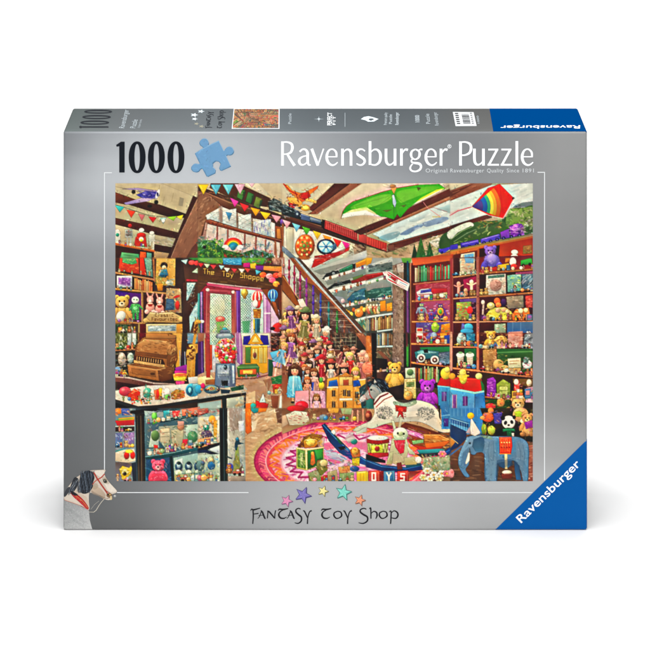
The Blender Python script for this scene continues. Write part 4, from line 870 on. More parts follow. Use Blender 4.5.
P('488078', '0,260 60,236 190,222 200,280 120,300 0,316', g='305850'); N('88b8a8 284840 b0d8c8', 36, 8, 240, 190, 300, 26, 8, -8, 12); P('dce0d8', '0,322 205,290 205,304 0,340', .2)
P('8a8468', '0,342 205,306 205,430 0,450', 0); 
for k in range(9): E(('d8b068', 'c87858', 'e8c8a0', '8a9868', 'b86848')[k % 5], 12 + k * 12, 385 + (k % 2) * 18, 15, 28); E('f0d8b0', 12 + k * 12, 362 + (k % 2) * 18, 9)
P('f0a828', '108,334 150,324 154,404 110,410', g='d88818'); P('f0b038', '156,350 200,340 200,404 158,410', g='d89020'); N('f8d878 b86c18', 16, 110, 336, 198, 404, 16, 6)
P('dce0d8', '0,446 205,418 205,432 0,462', .2); P('58584c', '0,464 205,434 205,574 0,574', 0); A.books(0, 560, 90, 555, 80, 110, 'a8b0a0 8a6848 c8a870 586878 b85840 d8d0b0', 9); A.books(92, 550, 205, 540, 80, 110, 'a87848 789080 d8b870 58787c c8c8a8', 9); P('c8d4cc', '84,556 205,540 205,552 84,570', .2)
P('988070', '205,60 290,30 290,580 205,580', g='a08470'); N('c8b8a8 6a5040 b09888 887060 d8c8b8 584034', 150, 208, 60, 290, 574, 20, 8, 75, 40, .7); P('d8d4cc', '236,50 290,40 290,110 240,110', .2, a=.7)
P('3c3828', '288,0 336,0 344,580 290,580', 0, g='4a3040'); P('70a850', '270,0 350,0 340,40 280,36', .2); L('285868', 14, '318,30 322,200', .9); L('7a4078', 16, '318,240 322,574', .9); L('b880b0', 4, '314,240 316,574', .6); L('b87050', 8, '338,40 344,574', .8); L('6a3428', 12, '296,250 296,574', .9)
# bookcase body
P('7a2c24', '346,40 660,0 660,580 346,580', 0, g='6a2028'); P('c05428', '350,0 660,-20 660,20 360,60', .2, g='d8703c'); P('5a2420', '346,60 372,56 376,580 346,580', .1, g='8a3c2c')
A.books(374, 186, 640, 160, 100, 126, '8a7048 c83830 58a068 e04830 68b888 b09068 706048 a8b878 d8c0a0 905838', 22)
P('c87858', '360,196 650,166 650,178 360,208', .3); P('a83848', '380,206 650,180 650,320 380,326', 0, g='c05868'); N('d87880 98303c e098a0', 40, 380, 185, 650, 240, 30, 9, -5, 20, .5)
P('f0e8e8', '386,262 420,240 480,234 510,246 500,300 430,308 396,290', g='c8b8c8'); P('6858a8', '420,248 500,236 500,258 416,270', .3); P('c83840', '500,234 620,232 620,270 540,280 500,262', .4); P('e8d0b8', '500,280 620,262 616,304 520,308', .4, g='b87858'); E('f8f0e0', 582, 288, 30, 12); L('a83030', 5, '400,280 500,276', .8)
P('d89060', '350,326 650,310 650,322 350,338', .3); P('b85878', '382,338 650,322 650,480 382,482', 0, g='a04870'); P('7a2438', '382,338 420,336 400,482 382,482', 0)
def robot(x, y, s, c, d):
    Rc(c, x - s * .3, y - s, x + s * .3, y - s * .5); Rc(c, x - s * .45, y - s * .45, x + s * .45, y + s * .4); Rc(d, x - s * .4, y + s * .4, x - s * .06, y + s * 1.1); Rc(d, x + s * .06, y + s * .4, x + s * .4, y + s * 1.1)
    L(c, s * .2, [x - s * .5, y - s * .3, x - s * .72, y + s * .4]); L(c, s * .2, [x + s * .5, y - s * .3, x + s * .72, y + s * .4]); E('f0e060', x - s * .13, y - s * .75, s * .08); E('f0e060', x + s * .13, y - s * .75, s * .08); E('d84030', x, y, s * .16); L('ffffff', s * .08, [x - s * .36, y - s * .36, x + s * .3, y - s * .36], .5)
robot(425, 400, 52, '98a0b0', '707888'); robot(570, 410, 58, '7a4898', '583070'); robot(500, 430, 40, '8858a8', '6858b0'); E('f0a040', 570, 410, 24, 30); E('58a048', 570, 412, 12, 14); N('c8a8d8 e8d0e0 582868 f08838', 50, 400, 345, 640, 475, 18, 7)
P('e09860', '350,482 650,480 650,492 350,494', .3); P('6a5a98', '384,494 650,492 650,580 384,580', 0, g='804070'); Rc('e8d0c0', 386, 534, 436, 580); P('d84030', '392,540 430,540 430,560 392,560', .2); E('98b838', 530, 530, 30, 38); E('c8d868', 530, 516, 14); P('e89820', '576,510 650,496 650,580 570,580', g='c87010'); N('f0c840 5a8838 8878c8 d8d8e8', 40, 440, 498, 640, 574, 18, 8)
# arrow board
P('c83440', '130,110 176,104 330,196 316,250 170,170', g='d84850', o=.6); P('f4ece4', '134,118 166,112 240,160 232,190 150,150', .2); P('c83848', '160,118 236,160 224,182 176,142', .2); P('f4f0ec', '244,162 334,206 318,246 232,196', .4); L('6a88b8', 6, '258,184 312,210', .6); L('c87080', 5, '252,196 300,222', .5); L('ffffff', 7, '132,112 176,106 330,198 316,248 170,172 132,112', .8)

# ---- right bookcase
T(4, 1)
P('7a3028', '0,0 660,-20 660,580 0,580', 0, g='681c28'); P('9c3c3c', '0,0 22,0 22,580 0,580', 0); L('d89878', 4, '21,0 21,574', .5)
P('58201c', '28,0 200,0 200,130 28,142', 0); P('d8c8a8', '74,4 190,0 190,120 78,128', .5); N('c88870 8ab0c8 e8e0d0 a86858 d8a890', 46, 80, 4, 188, 118, 22, 9); P('88b8d8', '110,0 180,0 180,40 120,40', .2)
P('d09068', '22,142 214,118 214,130 22,154', .3); P('6a1830', '30,156 208,134 208,292 30,306', 0); P('b02858', '100,166 200,140 200,240 110,260', 0)
for x, y, c in ((66, 200, 'd89080'), (164, 186, 'f0c8b0')): E(c, x, y, 16, 20); L(c, 22, [x, y + 22, x, y + 60]); L(c, 10, [x, y + 24, x - 34, y + 10]); L(c, 10, [x, y + 24, x + 34, y + 6]); L(c, 10, [x - 6, y + 60, x - 12, y + 100]); L(c, 10, [x + 6, y + 60, x + 12, y + 100]); L('fff0e8', 4, [x - 4, y + 24, x - 4, y + 60], .6)
E('c89078', 120, 250, 16, 18); E('b87858', 120, 276, 20, 18)
P('d89870', '22,306 214,292 214,304 22,318', .3); P('582038', '30,320 208,306 208,480 30,484', 0); P('8868a8', '70,318 200,308 200,340 80,340', .2, a=.8); P('a8b058', '48,340 162,334 162,470 52,474', .5); N('f0e058 e87048 58a048 88c8d8 d84038', 46, 54, 344, 160, 466, 20, 9); E('e84030', 152, 400, 22, 30); N('e0a0b0 c85868', 12, 170, 340, 205, 470, 16, 8)
P('e0a078', '22,486 650,478 650,490 22,498', .3); P('5a1c24', '30,498 208,496 208,580 30,580', 0); E('58b0d0', 140, 530, 36, 30); E('48a0c8', 130, 560, 50, 22); P('7878b8', '90,500 110,500 110,540 84,550', .2)
L('a86058', 20, '213,0 213,574'); L('e0a890', 4, '205,0 205,574', .6)
# cells on the right
P('7a2430', '226,0 650,-20 650,96 226,118', 0, g='a83428'); E('8068c0', 320, 20, 60, 50); E('9c88d8', 320, 10, 36, 40, o=.1); E('6850a8', 262, 60, 24, 40, 20); E('6850a8', 376, 60, 24, 30); N('b8a8e8 5840a0', 24, 262, 0, 390, 90, 18, 7)
P('c83c28', '300,80 360,66 360,96 296,104'); P('e8c040', '364,56 450,40 456,86 370,90', g='d8a028'); E('2c2018', 386, 90, 10); E('2c2018', 436, 86, 10); E('f0e0d0', 480, 30, 26, 34); E('d84838', 490, 62, 26, 16); P('58b048', '540,20 624,0 630,46 540,58', .5, g='388838'); E('202018', 560, 56, 10); E('202018', 610, 48, 10); P('e08838', '424,0 460,0 456,30 420,36', .3)
P('b87848', '222,112 640,80 640,94 222,128', .3); P('4a1420', '226,128 640,96 640,270 226,290', 0)
P('e4d4c4', '276,132 426,120 428,276 272,288', .6); N('c88878 a8a090 e8e0d0 886858 d0a888 789888', 90, 284, 146, 420, 276, 20, 8); E('d8a090', 350, 210, 44, 44, a=.6); N('f0e0d0 8a5848', 20, 310, 170, 390, 250, 14, 6, 0, 90); P('6a8878', '290,138 416,126 416,146 290,158', .2)
P('88b8a8', '436,134 544,120 546,250 440,262', .5); N('3c7c68 d8e8c8 c8d868 5890a8', 50, 442, 132, 540, 252, 22, 9); P('58788c', '548,118 634,104 634,240 550,252', .5); N('a8c8d8 304858 8898a8 d8c8c0', 40, 552, 120, 632, 244, 40, 8, -50, 20); P('a85878', '500,112 640,100 640,122 500,126', .2)
P('c07c50', '222,288 440,274 650,258 650,272 440,290 222,302', .3); P('5a1828', '226,302 640,276 640,480 226,482', 0); P('a89078', '430,296 560,286 564,380 440,390', .4); N('d0c0a8 6a6858 887868', 40, 436, 300, 560, 380, 20, 8); P('c84840', '576,290 630,284 632,380 580,380', .3); N('f08870 802828', 16, 580, 295, 628, 375, 16, 7)
L('c8a898', 14, '256,350 250,430'); E('d8b8a8', 252, 340, 14, 18); P('6a3058', '230,440 268,430 270,474 236,476', .3)
E('e86838', 360, 330, 24, 26); E('f08848', 370, 360, 22, 20); E('5a2c58', 410, 340, 20, 30)
P('e8e070', '272,440 300,400 340,380 420,376 470,410 480,474 276,480', g='d8c838'); N('f8f4b8 b8a030 f0d858 e89048', 44, 276, 380, 476, 474, 24, 8); E('d8c070', 312, 366, 30, 26); E('e8d8a0', 312, 360, 14, 12); E('403820', 316, 466, 16); E('403820', 456, 462, 16); E('e0b888', 366, 400, 20, 18); E('d8a878', 410, 396, 20, 18); E('e8c088', 440, 410, 18, 16)
P('e88838', '470,440 500,394 600,380 614,440 600,474 480,478', g='d06820'); N('f8c070 b84818 f0e0a0', 40, 476, 384, 610, 472, 20, 8); E('381c14', 510, 470, 14); E('381c14', 580, 466, 14); E('f0d8a0', 540, 404, 18, 20); E('e8c890', 580, 400, 16, 18)
P('58201c', '226,492 440,490 440,580 226,580', 0); P('587898', '436,494 640,486 640,580 436,580', 0, g='4870a8'); L('88a8c8', 4, '480,496 480,574', .6); L('88a8c8', 4, '540,496 540,574', .6); P('a8b898', '340,506 426,500 426,580 340,580', .4); N('688868 e0e0c8 c88870', 24, 344, 508, 424, 574, 18, 8); P('e0c080', '262,560 330,556 330,580 262,580', .3); P('e8a8a0', '446,566 556,560 556,580 446,580', .2); E('e8e8f0', 600, 570, 16, 10); L('303038', 5, '598,560 610,574', .8)

# ================= third row
T(0, 2)
P('4a3426', '0,0 660,0 660,580 0,580', 0); P('5a6030', '4,0 170,0 170,100 4,120', 0); N('a8b060 d8d878 586838 c8d0c0 788850 e8e8d0', 80, 6, 0, 170, 104, 26, 10, 80, 20); Rc('c8d0c8', 98, 0, 130, 96); Rc('d8dcd0', 134, 0, 164, 90); P('7a1c24', '190,0 240,0 240,70 190,80', .1); L('a87848', 10, '182,0 184,90')
L('b08050', 12, '4,132 100,128 200,124'); P('3c3424', '4,140 170,136 150,250 100,320 4,320', 0); E('b8a898', 56, 200, 30, 50); E('d8c0a8', 54, 180, 18, 22); E('a8b0a0', 122, 190, 26, 40); E('6888a8', 22, 290, 26, 34); N('d0b8a0 98a898 485838 e8d8c8 586878 88705c', 70, 6, 150, 150, 320, 20, 9)
# door side behind
P('d8a850', '440,0 520,0 520,260 470,280', .2, g='c89040'); P('4c3a30', '516,0 560,0 556,360 500,300', .2); P('7a9aa8', '556,0 650,0 650,80 556,80', .1); N('a8c0c8 d89878 586878 c8d0b0', 24, 556, 0, 650, 80, 20, 8)
P('d8a048', '566,90 650,80 650,340 560,340', 0, g='c08838'); N('f0c870 8a5828 5c3818 e8b050', 60, 562, 85, 650, 320, 18, 8, 70, 40); P('282848', '620,160 650,140 650,330 612,330', .2)
# cash register
P('b07438', '160,100 210,40 240,26 250,0 390,6 470,30 470,100 480,200 460,260 440,356 360,372 110,330 96,244 150,236', g='8a5426', o=.7)
P('c88c4c', '238,0 410,4 470,20 466,44 238,40', .6); P('d09a5c', '176,86 230,50 400,66 440,90 410,150 400,172 164,140', .5, g='a86a34'); N('e0b478 7a4820 c08448 945c2c', 110, 170, 55, 430, 165, 26, 7, 8, 12, .7)
P('8a5428', '168,140 400,172 396,196 160,166', .4); P('5c3416', '150,172 370,204 384,240 146,206', .5)
for k in range(11): L('e0b070', 6, [172 + k * 18, 182 + k * 2.6, 170 + k * 18, 204 + k * 2.8], .9); L('2c1808', 5, [181 + k * 18, 184 + k * 2.6, 180 + k * 18, 212 + k * 2.8], .8)
P('d8a868', '146,206 384,244 384,266 146,228', .5); P('c8884c', '98,244 330,280 340,366 108,326', .6, g='9c6430'); P('a86c34', '130,270 310,294 314,336 136,310', .5); P('8a5428', '330,280 390,268 446,250 440,356 346,368', .5, g='6a3c1c'); P('9c6430', '404,120 470,50 482,190 460,262 400,250', .5, g='7a4820'); E('c89054', 440, 130, 40, 44, o=.3, a=.6); L('e8c080', 5, '176,86 230,50 400,66', .8); L('e8bc7c', 5, '98,246 330,282 388,268', .8); L('f0d0a0', 5, '104,240 148,232', .6); N('d8a464 6a3c18 b87c40', 60, 100, 240, 450, 360, 30, 6, 8, 10, .5, lambda x, y: x < 440)
N('e8c078 5c3414', 30, 410, 90, 470, 250, 24, 6, -60, 25); E('6a4018', 290, 312, 16, 8)
# counter end, sand cup
P('7a4a40', '4,330 100,340 300,390 460,400 460,420 200,404 4,372', .2); L('d8c0b0', 12, '4,334 110,342 300,384 460,392', .8); P('4a1c20', '20,372 200,400 360,410 360,430 20,440', 0)
for x, c in ((498, '98a0a8'), (520, '503858'), (536, 'b8b8c0')): L(c, 7, [x, 120 + (x % 9) * 5, x + 4, 300], .9)
P('b03ca0', '462,266 550,240 556,300 466,300', .3); P('d83890', '458,286 552,286 552,312 458,312', .5); P('f0a030', '446,316 556,310 552,350 450,350'); P('f0d850', '450,340 548,336 536,366 456,364', .3); E('f8c868', 500, 316, 50, 10, o=.1); P('f07848', '460,312 546,310 546,326 460,328', .1); P('e06090', '466,368 536,366 530,418 472,420'); N('f8e080 d83868', 16, 460, 320, 548, 410, 16, 6)
# counter top with tin toys
P('e4dcd0', '4,440 60,430 250,400 460,396 650,380 650,500 330,550 180,560 4,506', .3, g='c8bcac'); P('d8d8d0', '560,340 650,330 650,390 570,400', .1); N('f4f0e8 b8a898 a89888 d8ccc0', 40, 10, 430, 640, 540, 40, 8, -4, 10, .4)
E('c84858', 80, 446, 46, 36); E('e87878', 66, 436, 14, 12, o=.1); P('e8502c', '100,470 150,424 196,450 190,510 130,520 104,500', g='c83818'); L('f8a070', 8, '130,460 180,440', .7); N('f88858 a82814 f0c8a0', 26, 100, 430, 196, 515, 20, 7)
L('40a088', 6, '240,392 240,440'); E('58a890', 252, 460, 34, 40); E('a8d8c0', 244, 450, 12, 16, o=.1); E('e8d8c0', 290, 460, 16, 30); P('e88c58', '300,440 340,424 380,440 372,508 310,510', .5); E('e0b048', 352, 464, 22, 44); E('d84838', 330, 470, 10, 36); E('f4ecd8', 370, 462, 8, 36); E('f0e8d8', 400, 450, 24, 30); E('88b868', 404, 490, 22, 20); N('d06848 f0e0c0 5a8870', 40, 220, 430, 420, 520, 16, 7)
P('d8a458', '430,460 470,430 530,440 536,490 460,510 434,500', g='b07c34'); N('5c8a40 d84840 f0d088 7a4c20', 36, 436, 440, 534, 500, 18, 7); E('48a8c8', 590, 436, 46, 50); E('2c7898', 574, 440, 24, 36); E('88d8e8', 574, 436, 12, 20); P('78c8d8', '590,390 650,384 650,470 610,486', .3, g='3890b0'); L('d8f4f8', 6, '600,396 644,392', .7)
for k in range(26): E(('d84838', 'f0b040', 'e8e0d0', '8a5838', '58a078')[k % 5], 130 + rnd.uniform(0, 160), 500 + rnd.uniform(0, 40), 6, 6, o=.2)
P('3c3c3c', '4,510 180,562 330,552 650,504 650,524 330,574 150,580 4,540', .3); P('201c1c', '4,530 120,574 4,574', 0)

# spotted giraffe by the door
L('c89848', 22, '628,-70 616,20 600,110'); L('c89848', 11, '588,200 584,320'); L('b88838', 11, '606,190 610,322'); L('c89848', 11, '560,150 556,320'); E('d0a050', 582, 150, 34, 62, 14); E('d8a858', 640, -88, 22, 13, 25); L('8a5c24', 5, '622,-98 616,-118'); L('8a5c24', 5, '634,-100 634,-120')
for k in range(46):
    t = k / 46; x = 630 - 40 * t + rnd.uniform(-9, 9) if k < 18 else 582 + rnd.uniform(-28, 28); y = -66 + 380 * t * .5 if k < 18 else 100 + rnd.uniform(0, 100); E('6a3c18', x, y, 6, 8, rnd.uniform(0, 90), o=0, a=.85)

# ---- gumball machine, toy house, floor
T(1, 2)
P('c8a894', '0,0 650,0 650,580 0,580', 0, g='b89070'); P('d8c8c8', '100,0 350,0 340,300 100,300', .0); N('e8d8e8 c8b8d0 d0e0d8 b898b8', 50, 100, 0, 350, 250, 30, 10, 85, 15, .6)
P('682858', '0,60 46,50 50,300 0,320', 0, g='4a2860'); P('b07058', '0,0 50,0 46,60 0,70', .2); P('e06838', '54,40 110,30 110,280 60,290', .4, g='c04820'); L('f8a878', 6, '74,50 78,260', .7); L('8858a0', 10, '30,70 34,300', .8); P('b85860', '60,0 100,0 100,40 60,50', .2)
P('b880b0', '290,0 350,0 340,260 300,220', .2, g='9868a0'); L('f0e0f0', 6, '320,0 326,230', .7); P('f0dca8', '0,340 100,320 130,360 60,400 0,390', .2); P('b07848', '60,360 140,350 130,390 60,392', .3)
P('d8ead0', '92,0 258,0 258,90 92,90', .4); N('f8f8ec c8e0d0 e8e8b8 b8d8d8', 30, 94, 0, 256, 90, 20, 9, 60, 60, .7); lattice(94, 0, 258, 90, 22, '5c706c', 2.0); P('a85058', '60,0 92,0 96,340 66,340', .3, g='c04830'); P('b06068', '258,0 284,0 290,320 262,320', .3); P('d0dcd4', '330,0 500,0 500,40 340,60', .2); P('b890b8', '520,0 556,0 556,110 530,110', .3)
# toy house
P('e8e0c8', '340,20 550,0 550,100 340,96', .2); P('4838a0', '350,26 400,20 400,90 346,90', .5); P('4838a0', '480,16 536,20 544,90 480,90', .5); P('e8b828', '380,86 420,20 440,0 460,20 504,86', .6, g='d8a020'); P('f8e490', '412,70 440,20 470,70', .3)
P('e8b828', '364,96 532,94 534,300 500,310 360,250', .5, g='d0a020'); P('6a9048', '366,110 404,106 404,230 366,230', .5); for_ = [(418, 120, 456, 200), (470, 110, 496, 230), (504, 110, 526, 230)]
for q in for_: Rc('f0d878', *q); L('8a6810', 4, [(q[0] + q[2]) / 2, q[1], (q[0] + q[2]) / 2, q[3]], .7)
L('fff0a8', 6, '364,100 532,98', .8); L('a87c10', 5, '410,106 412,240', .7); E('8a5838', 436, 170, 12, 22); L('c0a890', 8, '346,90 350,250', .7)
P('6a8848', '300,262 330,240 450,236 470,262 466,330 310,336', g='4a6c30', o=.6); P('e07838', '322,280 448,274 448,316 322,318', .5); P('f0d060', '346,286 420,284 420,310 346,312', .3); L('a8c880', 5, '306,262 464,258', .7)
L('8a5848', 14, '290,350 430,346 540,320', .9); L('d8a078', 5, '290,342 430,338 530,314', .7)
# gumball globe
P('94a4b0', '176,0 166,-12 182,-26 232,-28 252,-12 240,4', .5, g='6c7c88'); E('58b0b8', 208, -32, 18, 9); A.Sm('5c707c', '140,34 160,4 210,-8 256,4 276,34 210,44', .5, g='98a8b0')
P('a8b4bc', '150,10 190,0 250,0 262,30 150,40', .5); L('e0e8ec', 6, '160,16 250,14', .8); E('d8b0a0', 216, 140, 84, 100)
for k in range(230):
    a = rnd.uniform(0, 6.28); q = math.sqrt(rnd.uniform(0, 1))
    E(('e83c3c', 'f06878', 'f8e8d8', 'd82838', 'f0a848', 'f08888', 'c83048', '78a858', 'f8c8c0', 'e85828')[k % 10], 216 + 76 * q * math.cos(a), 142 + 90 * q * math.sin(a), 12, 12, o=.35)
E('ffffff', 180, 90, 12, 30, 20, o=0, a=.5); L('f8f0f0', 5, '140,110 146,190 166,222', .5); L('f8f0f0', 5, '290,90 296,170', .5)
P('8494a8', '140,234 288,234 290,400 300,410 200,460 130,400', g='64748c', o=.7); P('a8b8c8', '150,244 240,246 240,330 150,330', .3); P('6c7c94', '246,240 284,236 288,400 252,420', .3); P('c8d8e4', '262,250 278,248 282,380 268,390', .1); E('384858', 212, 262, 12, 18); E('d8e4ec', 208, 258, 5); L('4c5c70', 4, '156,316 236,318', .7); L('d8e0e8', 4, '156,300 236,302', .7); P('182028', '182,364 230,366 228,404 188,402', .5); P('5c90a0', '206,400 244,410 240,452 208,456', .5, g='88c0c8'); N('b8c8d8 506078', 30, 142, 250, 250, 400, 24, 6, 85, 15)
# counter right end
P('c0b8a8', '0,440 60,410 200,420 350,400 380,430 366,470 200,500 0,540', .2, g='a89c8c'); E('4c6878', 108, 430, 62, 34); E('8aa8a8', 106, 424, 46, 24); E('c8a858', 104, 424, 28, 14); E('385868', 104, 424, 12, 7); E('48a0c0', 6, 430, 26, 34); E('c83870', 40, 404, 16, 20); P('386850', '250,420 350,396 350,430 260,446', .3); P('284858', '176,430 250,436 240,460 180,462', .3)
P('2c3434', '0,508 200,476 366,456 372,474 200,504 0,536', .3); L('98a8a8', 5, '0,500 200,470 366,450', .8); P('90a8a8', '0,540 180,512 180,580 0,580', .2, g='b0c0b8'); P('2c3c3c', '184,504 220,500 220,580 188,580', .2); P('b8c0b0', '222,500 350,482 356,580 222,580', .1); L('3c4444', 12, '362,470 360,574')
P('f0d8a8', '370,470 440,440 440,580 370,580', .0, a=.6); N('e8d0a0 c89868 f8ecd0 b07c50 d8b080', 90, 300, 340, 640, 574, 40, 12, -10, 40, .6); P('8a5838', '500,360 650,330 560,390 540,440', .2, a=.5)
P('f08828', '366,540 440,530 440,580 366,580', .2); E('48a898', 424, 556, 20, 20); P('d83828', '444,516 500,530 540,540 530,580 450,576', .5); P('f4f4e8', '470,530 500,460 520,530', .5); L('c0a888', 6, '530,380 530,540', .8)
# dolls, right edge
P('4a3028', '560,0 650,0 650,140 560,140', 0); N('c86848 e8b8a0 8a3828 d8a898', 40, 560, 0, 650, 140, 20, 10); P('78c0e0', '550,150 620,130 650,150 650,210 570,200', .4); P('2c6848', '540,200 580,210 570,330 540,330', .3); P('c0a8d0', '570,220 650,220 640,270 580,260', .3); L('f0c8b0', 14, '600,260 590,330', .9); P('c84830', '570,400 650,376 650,450 580,460', .4); P('388048', '560,340 650,320 650,390 570,390', .3); N('e87850 488848 e8d0a0', 30, 560, 330, 650, 470, 18, 8)
P('a06040', '560,480 620,480 610,574 570,574', .3); P('e8ece0', '630,480 650,474 650,580 620,580', .3)

# ---- dolls on the stairs
T(2, 2)
P('6a3c30', '0,0 650,0 650,580 0,580', 0, g='b07c58'); P('48382c', '380,0 600,0 650,110 650,160 400,120', 0)
for k in range(4): L('d8d0b8', 5, [380 + k * 4, 40 + k * 30, 560, 30 + k * 30], .5)
for k in range(5): L('d8c8a8', 4, [410 + k * 40, 0, 408 + k * 40, 110], .5)
N('8a9880 586850 c8b898 384838', 40, 380, 0, 560, 110, 18, 8); P('a86848', '560,0 620,0 650,40 650,130', .4, g='8a4c34'); P('98b0a8', '620,0 650,0 650,30', .1)
N('d89878 8a4430 e8c0a0 5a2c24 c87058', 120, 0, 0, 640, 330, 26, 12, 80, 40, .6)
L('486838', 8, '130,170 260,160', .8); L('a888b8', 8, '260,166 360,164', .8)
HAIR = 'a06c40 b88048 6a4028 d8a860 9c6a40 5a3824 c87840 e0bc78 8a5434 b07040'.split(); DRESS = 'd08898 d8b898 b86860 e8d4b8 c89ab8 a0a488 d05858 e8ac88 a888b0 d8c8a0 ecd8c8 c09070 90a4b8 e0b4b0'.split(); HATS = [None, None, None, 'c89078', 'd8c0a0', 'b84848', 'a87898']
def crowd(n, x0, y0, x1, y1, h0, h1, seed, ok=lambda x, y: True):
    rg = np.random.default_rng(seed); pts = []
    for _ in range(900):
        x, y = rg.uniform(x0, x1), rg.uniform(y0, y1)
        if ok(x, y) and all(abs(x - a) / 40 + abs(y - b) / 52 > 1 for a, b in pts): pts.append((x, y))
        if len(pts) >= n: break
    for x, y in sorted(pts, key=lambda p: p[1]):
        h = rg.uniform(h0, h1); A.turn = (x, y + h, rg.normal(0, .22), rg.choice([-1, 1]))
        if rg.uniform() < .1: A.bear(x, y, h * .8, rg.choice(['c89858', 'a87848', 'd8c0a0']))
        else: A.doll(x, y, h, HAIR[rg.integers(10)], DRESS[rg.integers(14)], rg.choice(['e4ae8c', 'e8b898', 'd8a080', 'f0c8a8']), HATS[rg.integers(7)], rg.uniform(.42, .78))
        A.turn = None
        N('5a3020 e8c8a8 8a4838 c88868', 3, x - 30, y, x + 30, y + h * 2.4, 16, 5, 80, 40, .8)
# the crowd sits on the stairs, from the top step down
N('7a4a38 a86c50 d89c78 c08060 e8c4a4 5a342c c88c68', 260, 0, -210, 560, 330, 26, 11, 80, 50, .8, lambda x, y: y > -230 + max(0, x - 60) * .75 and x < 640)
crowd(20, 10, -190, 300, 60, 46, 64, 3, lambda x, y: y > -200 + max(0, x - 100) * .8)
A.turn = (176, -100, .1, 1); A.doll(176, -140, 80, '5a3220', 'a89858', hat='7a8458'); A.turn = (76, -120, -.12, 1); A.doll(70, -165, 58, '8a4868', 'a06090', hat='a080a0'); A.turn = None
A.doll(264, -100, 58, 'd8b880', 'd8c4a8', hat='e0d0b0'); A.turn = (330, 40, .25, 1); A.doll(324, -6, 62, 'e8dcc8', 'c83040', hat='e8e0d8', wide=.7); A.turn = None
crowd(26, 0, 40, 620, 290, 44, 60, 8, lambda x, y: y > 20 + max(0, x - 330) * .42)
A.turn = (72, 70, .12, 1); A.doll(72, 34, 68, 'a05830', 'b070a8', wide=.85); A.turn = (524, 220, -.1, 1); A.doll(524, 176, 62, 'e0c070', 'd04030', wide=.6); A.turn = (610, 230, .15, 1); A.doll(610, 186, 74, 'e09878', 'e08878', hat='f0b098', wide=.8); A.turn = (0, 170, .3, 1); A.doll(-4, 96, 60, 'd8a868', '80b8d8', wide=.9); A.turn = None
A.doll(304, 206, 58, 'b83030', 'c83038', hat='d03840'); A.doll(376, 244, 62, '4a2418', 'd8c8b8', hat='c05848'); A.doll(476, 276, 66, '301c14', 'd8ccc0', hat='e09078'); A.doll(564, 292, 64, 'e0b050', 'e8b858')
L('f0c0a8', 12, '56,170 24,250', .9); L('b8d8f0', 14, '0,150 20,240', .8)
A.doll(100, 280, 86, '6a4028', '78c0d8', wide=.72); P('98d8e8', '56,330 140,330 160,440 150,500 40,490 40,420', .3, g='58a8c8'); L('e0f4f8', 10, '90,330 84,480', .7); L('58a0c0', 6, '120,340 134,480', .7); E('58331e', 60, 290, 12, 40, o=.2); E('58331e', 142, 300, 14, 44, -10, o=.2); N('e8f8f8 4890b0', 26, 50, 380, 150, 495, 30, 6, 80, 15)
A.doll(246, 300, 66, '8a5028', 'e8b0a0'); P('5868b8', '206,380 246,376 240,440 204,440', .3); E('e0c040', 304, 400, 22, 30); E('68a048', 300, 360, 14, 20); A.doll(196, 360, 54, 'b06838', 'e8a088')
P('f0b0b8', '104,444 206,436 210,580 96,580', .5, g='e898a8'); E('d8283c', 152, 556, 50, 36); E('f05060', 140, 546, 18, 12, o=0); P('e8b8c0', '216,440 330,444 336,580 216,580', .4, g='d898a8'); A.doll(266, 490, 54, 'a06838', 'f0c0d0'); N('f8e0e4 c87888', 36, 220, 450, 330, 574, 24, 6, 85, 10)
# yellow toy mansion
P('e8b458', '346,350 430,330 440,320 540,316 550,350 640,350 640,580 340,580', g='d8983c', o=.5); P('f0c878', '440,324 540,320 540,400 440,400', .5); P('d89040', '430,336 490,300 550,336', .5); P('2c78b8', '362,368 420,356 430,404 356,410', .5); P('2c68a8', '540,366 590,358 604,404 544,412', .5); L('78b8e0', 5, '366,372 420,362', .6)
for x, y in ((384, 440), (384, 524), (468, 436), (468, 524), (500, 440), (560, 450)): Rc('6a4828', x, y, x + 24, y + 44); L('f0e0b0', 3, [x + 12, y, x + 12, y + 44], .8)
P('c86838', '470,360 510,356 510,400 470,400', .4); P('f8e8c0', '440,500 540,498 540,514 440,516', .3); P('f8e8c0', '346,410 430,408 430,420 346,422', .3); L('b87830', 6, '434,330 436,574', .7); L('b87830', 6, '544,340 548,574', .7); N('f8dc98 b87830 e8a848', 50, 346, 400, 600, 574, 24, 6, 85, 20, .5)
P('4a5858', '590,420 650,380 650,580 610,580', .2, g='2c5858'); N('d8e0e0 283838 589898 a04038', 50, 560, 400, 650, 574, 30, 8, -40, 40); L('f0e8e0', 8, '590,360 640,352', .8)

# ---- post, bears, tins
T(3, 2)
P('5c483a', '0,0 660,0 660,580 0,580', 0); P('c87838', '0,20 40,20 50,320 0,340', 0, g='a85c30'); P('2c2018', '44,0 78,0 84,360 50,360', .1); N('e09850 8a4c24 f0b878', 24, 0, 30, 40, 320, 40, 8, 88, 5)
E('f0a888', 4, 190, 18, 36); E('e88868', 10, 270, 40, 50); E('f8d0b0', 6, 180, 12); N('f0c8a8 d87858 c84838', 30, 0, 220, 60, 370, 22, 9)
P('48585c', '78,0 210,0 210,110 84,120', 0); A.books(84, 96, 206, 94, 80, 100, '88a0a0 c8b078 587888 d8d0b8 8a6848 405868', 10); P('c8d8d8', '84,98 214,94 214,108 84,112', .3); P('6a5c48', '82,112 210,108 210,260 84,270', 0); N('8a7860 4a5840 b09878 a86850', 40, 84, 115, 205, 190, 22, 9, 70, 30); P('8a5c44', '84,140 120,140 200,220 180,240', .3, g='704434'); P('2c201c', '84,190 160,200 180,300 84,300', .1); P('c8a898', '84,284 170,274 170,290 84,304', .3); P('50342c', '84,300 300,300 300,500 84,480', 0)
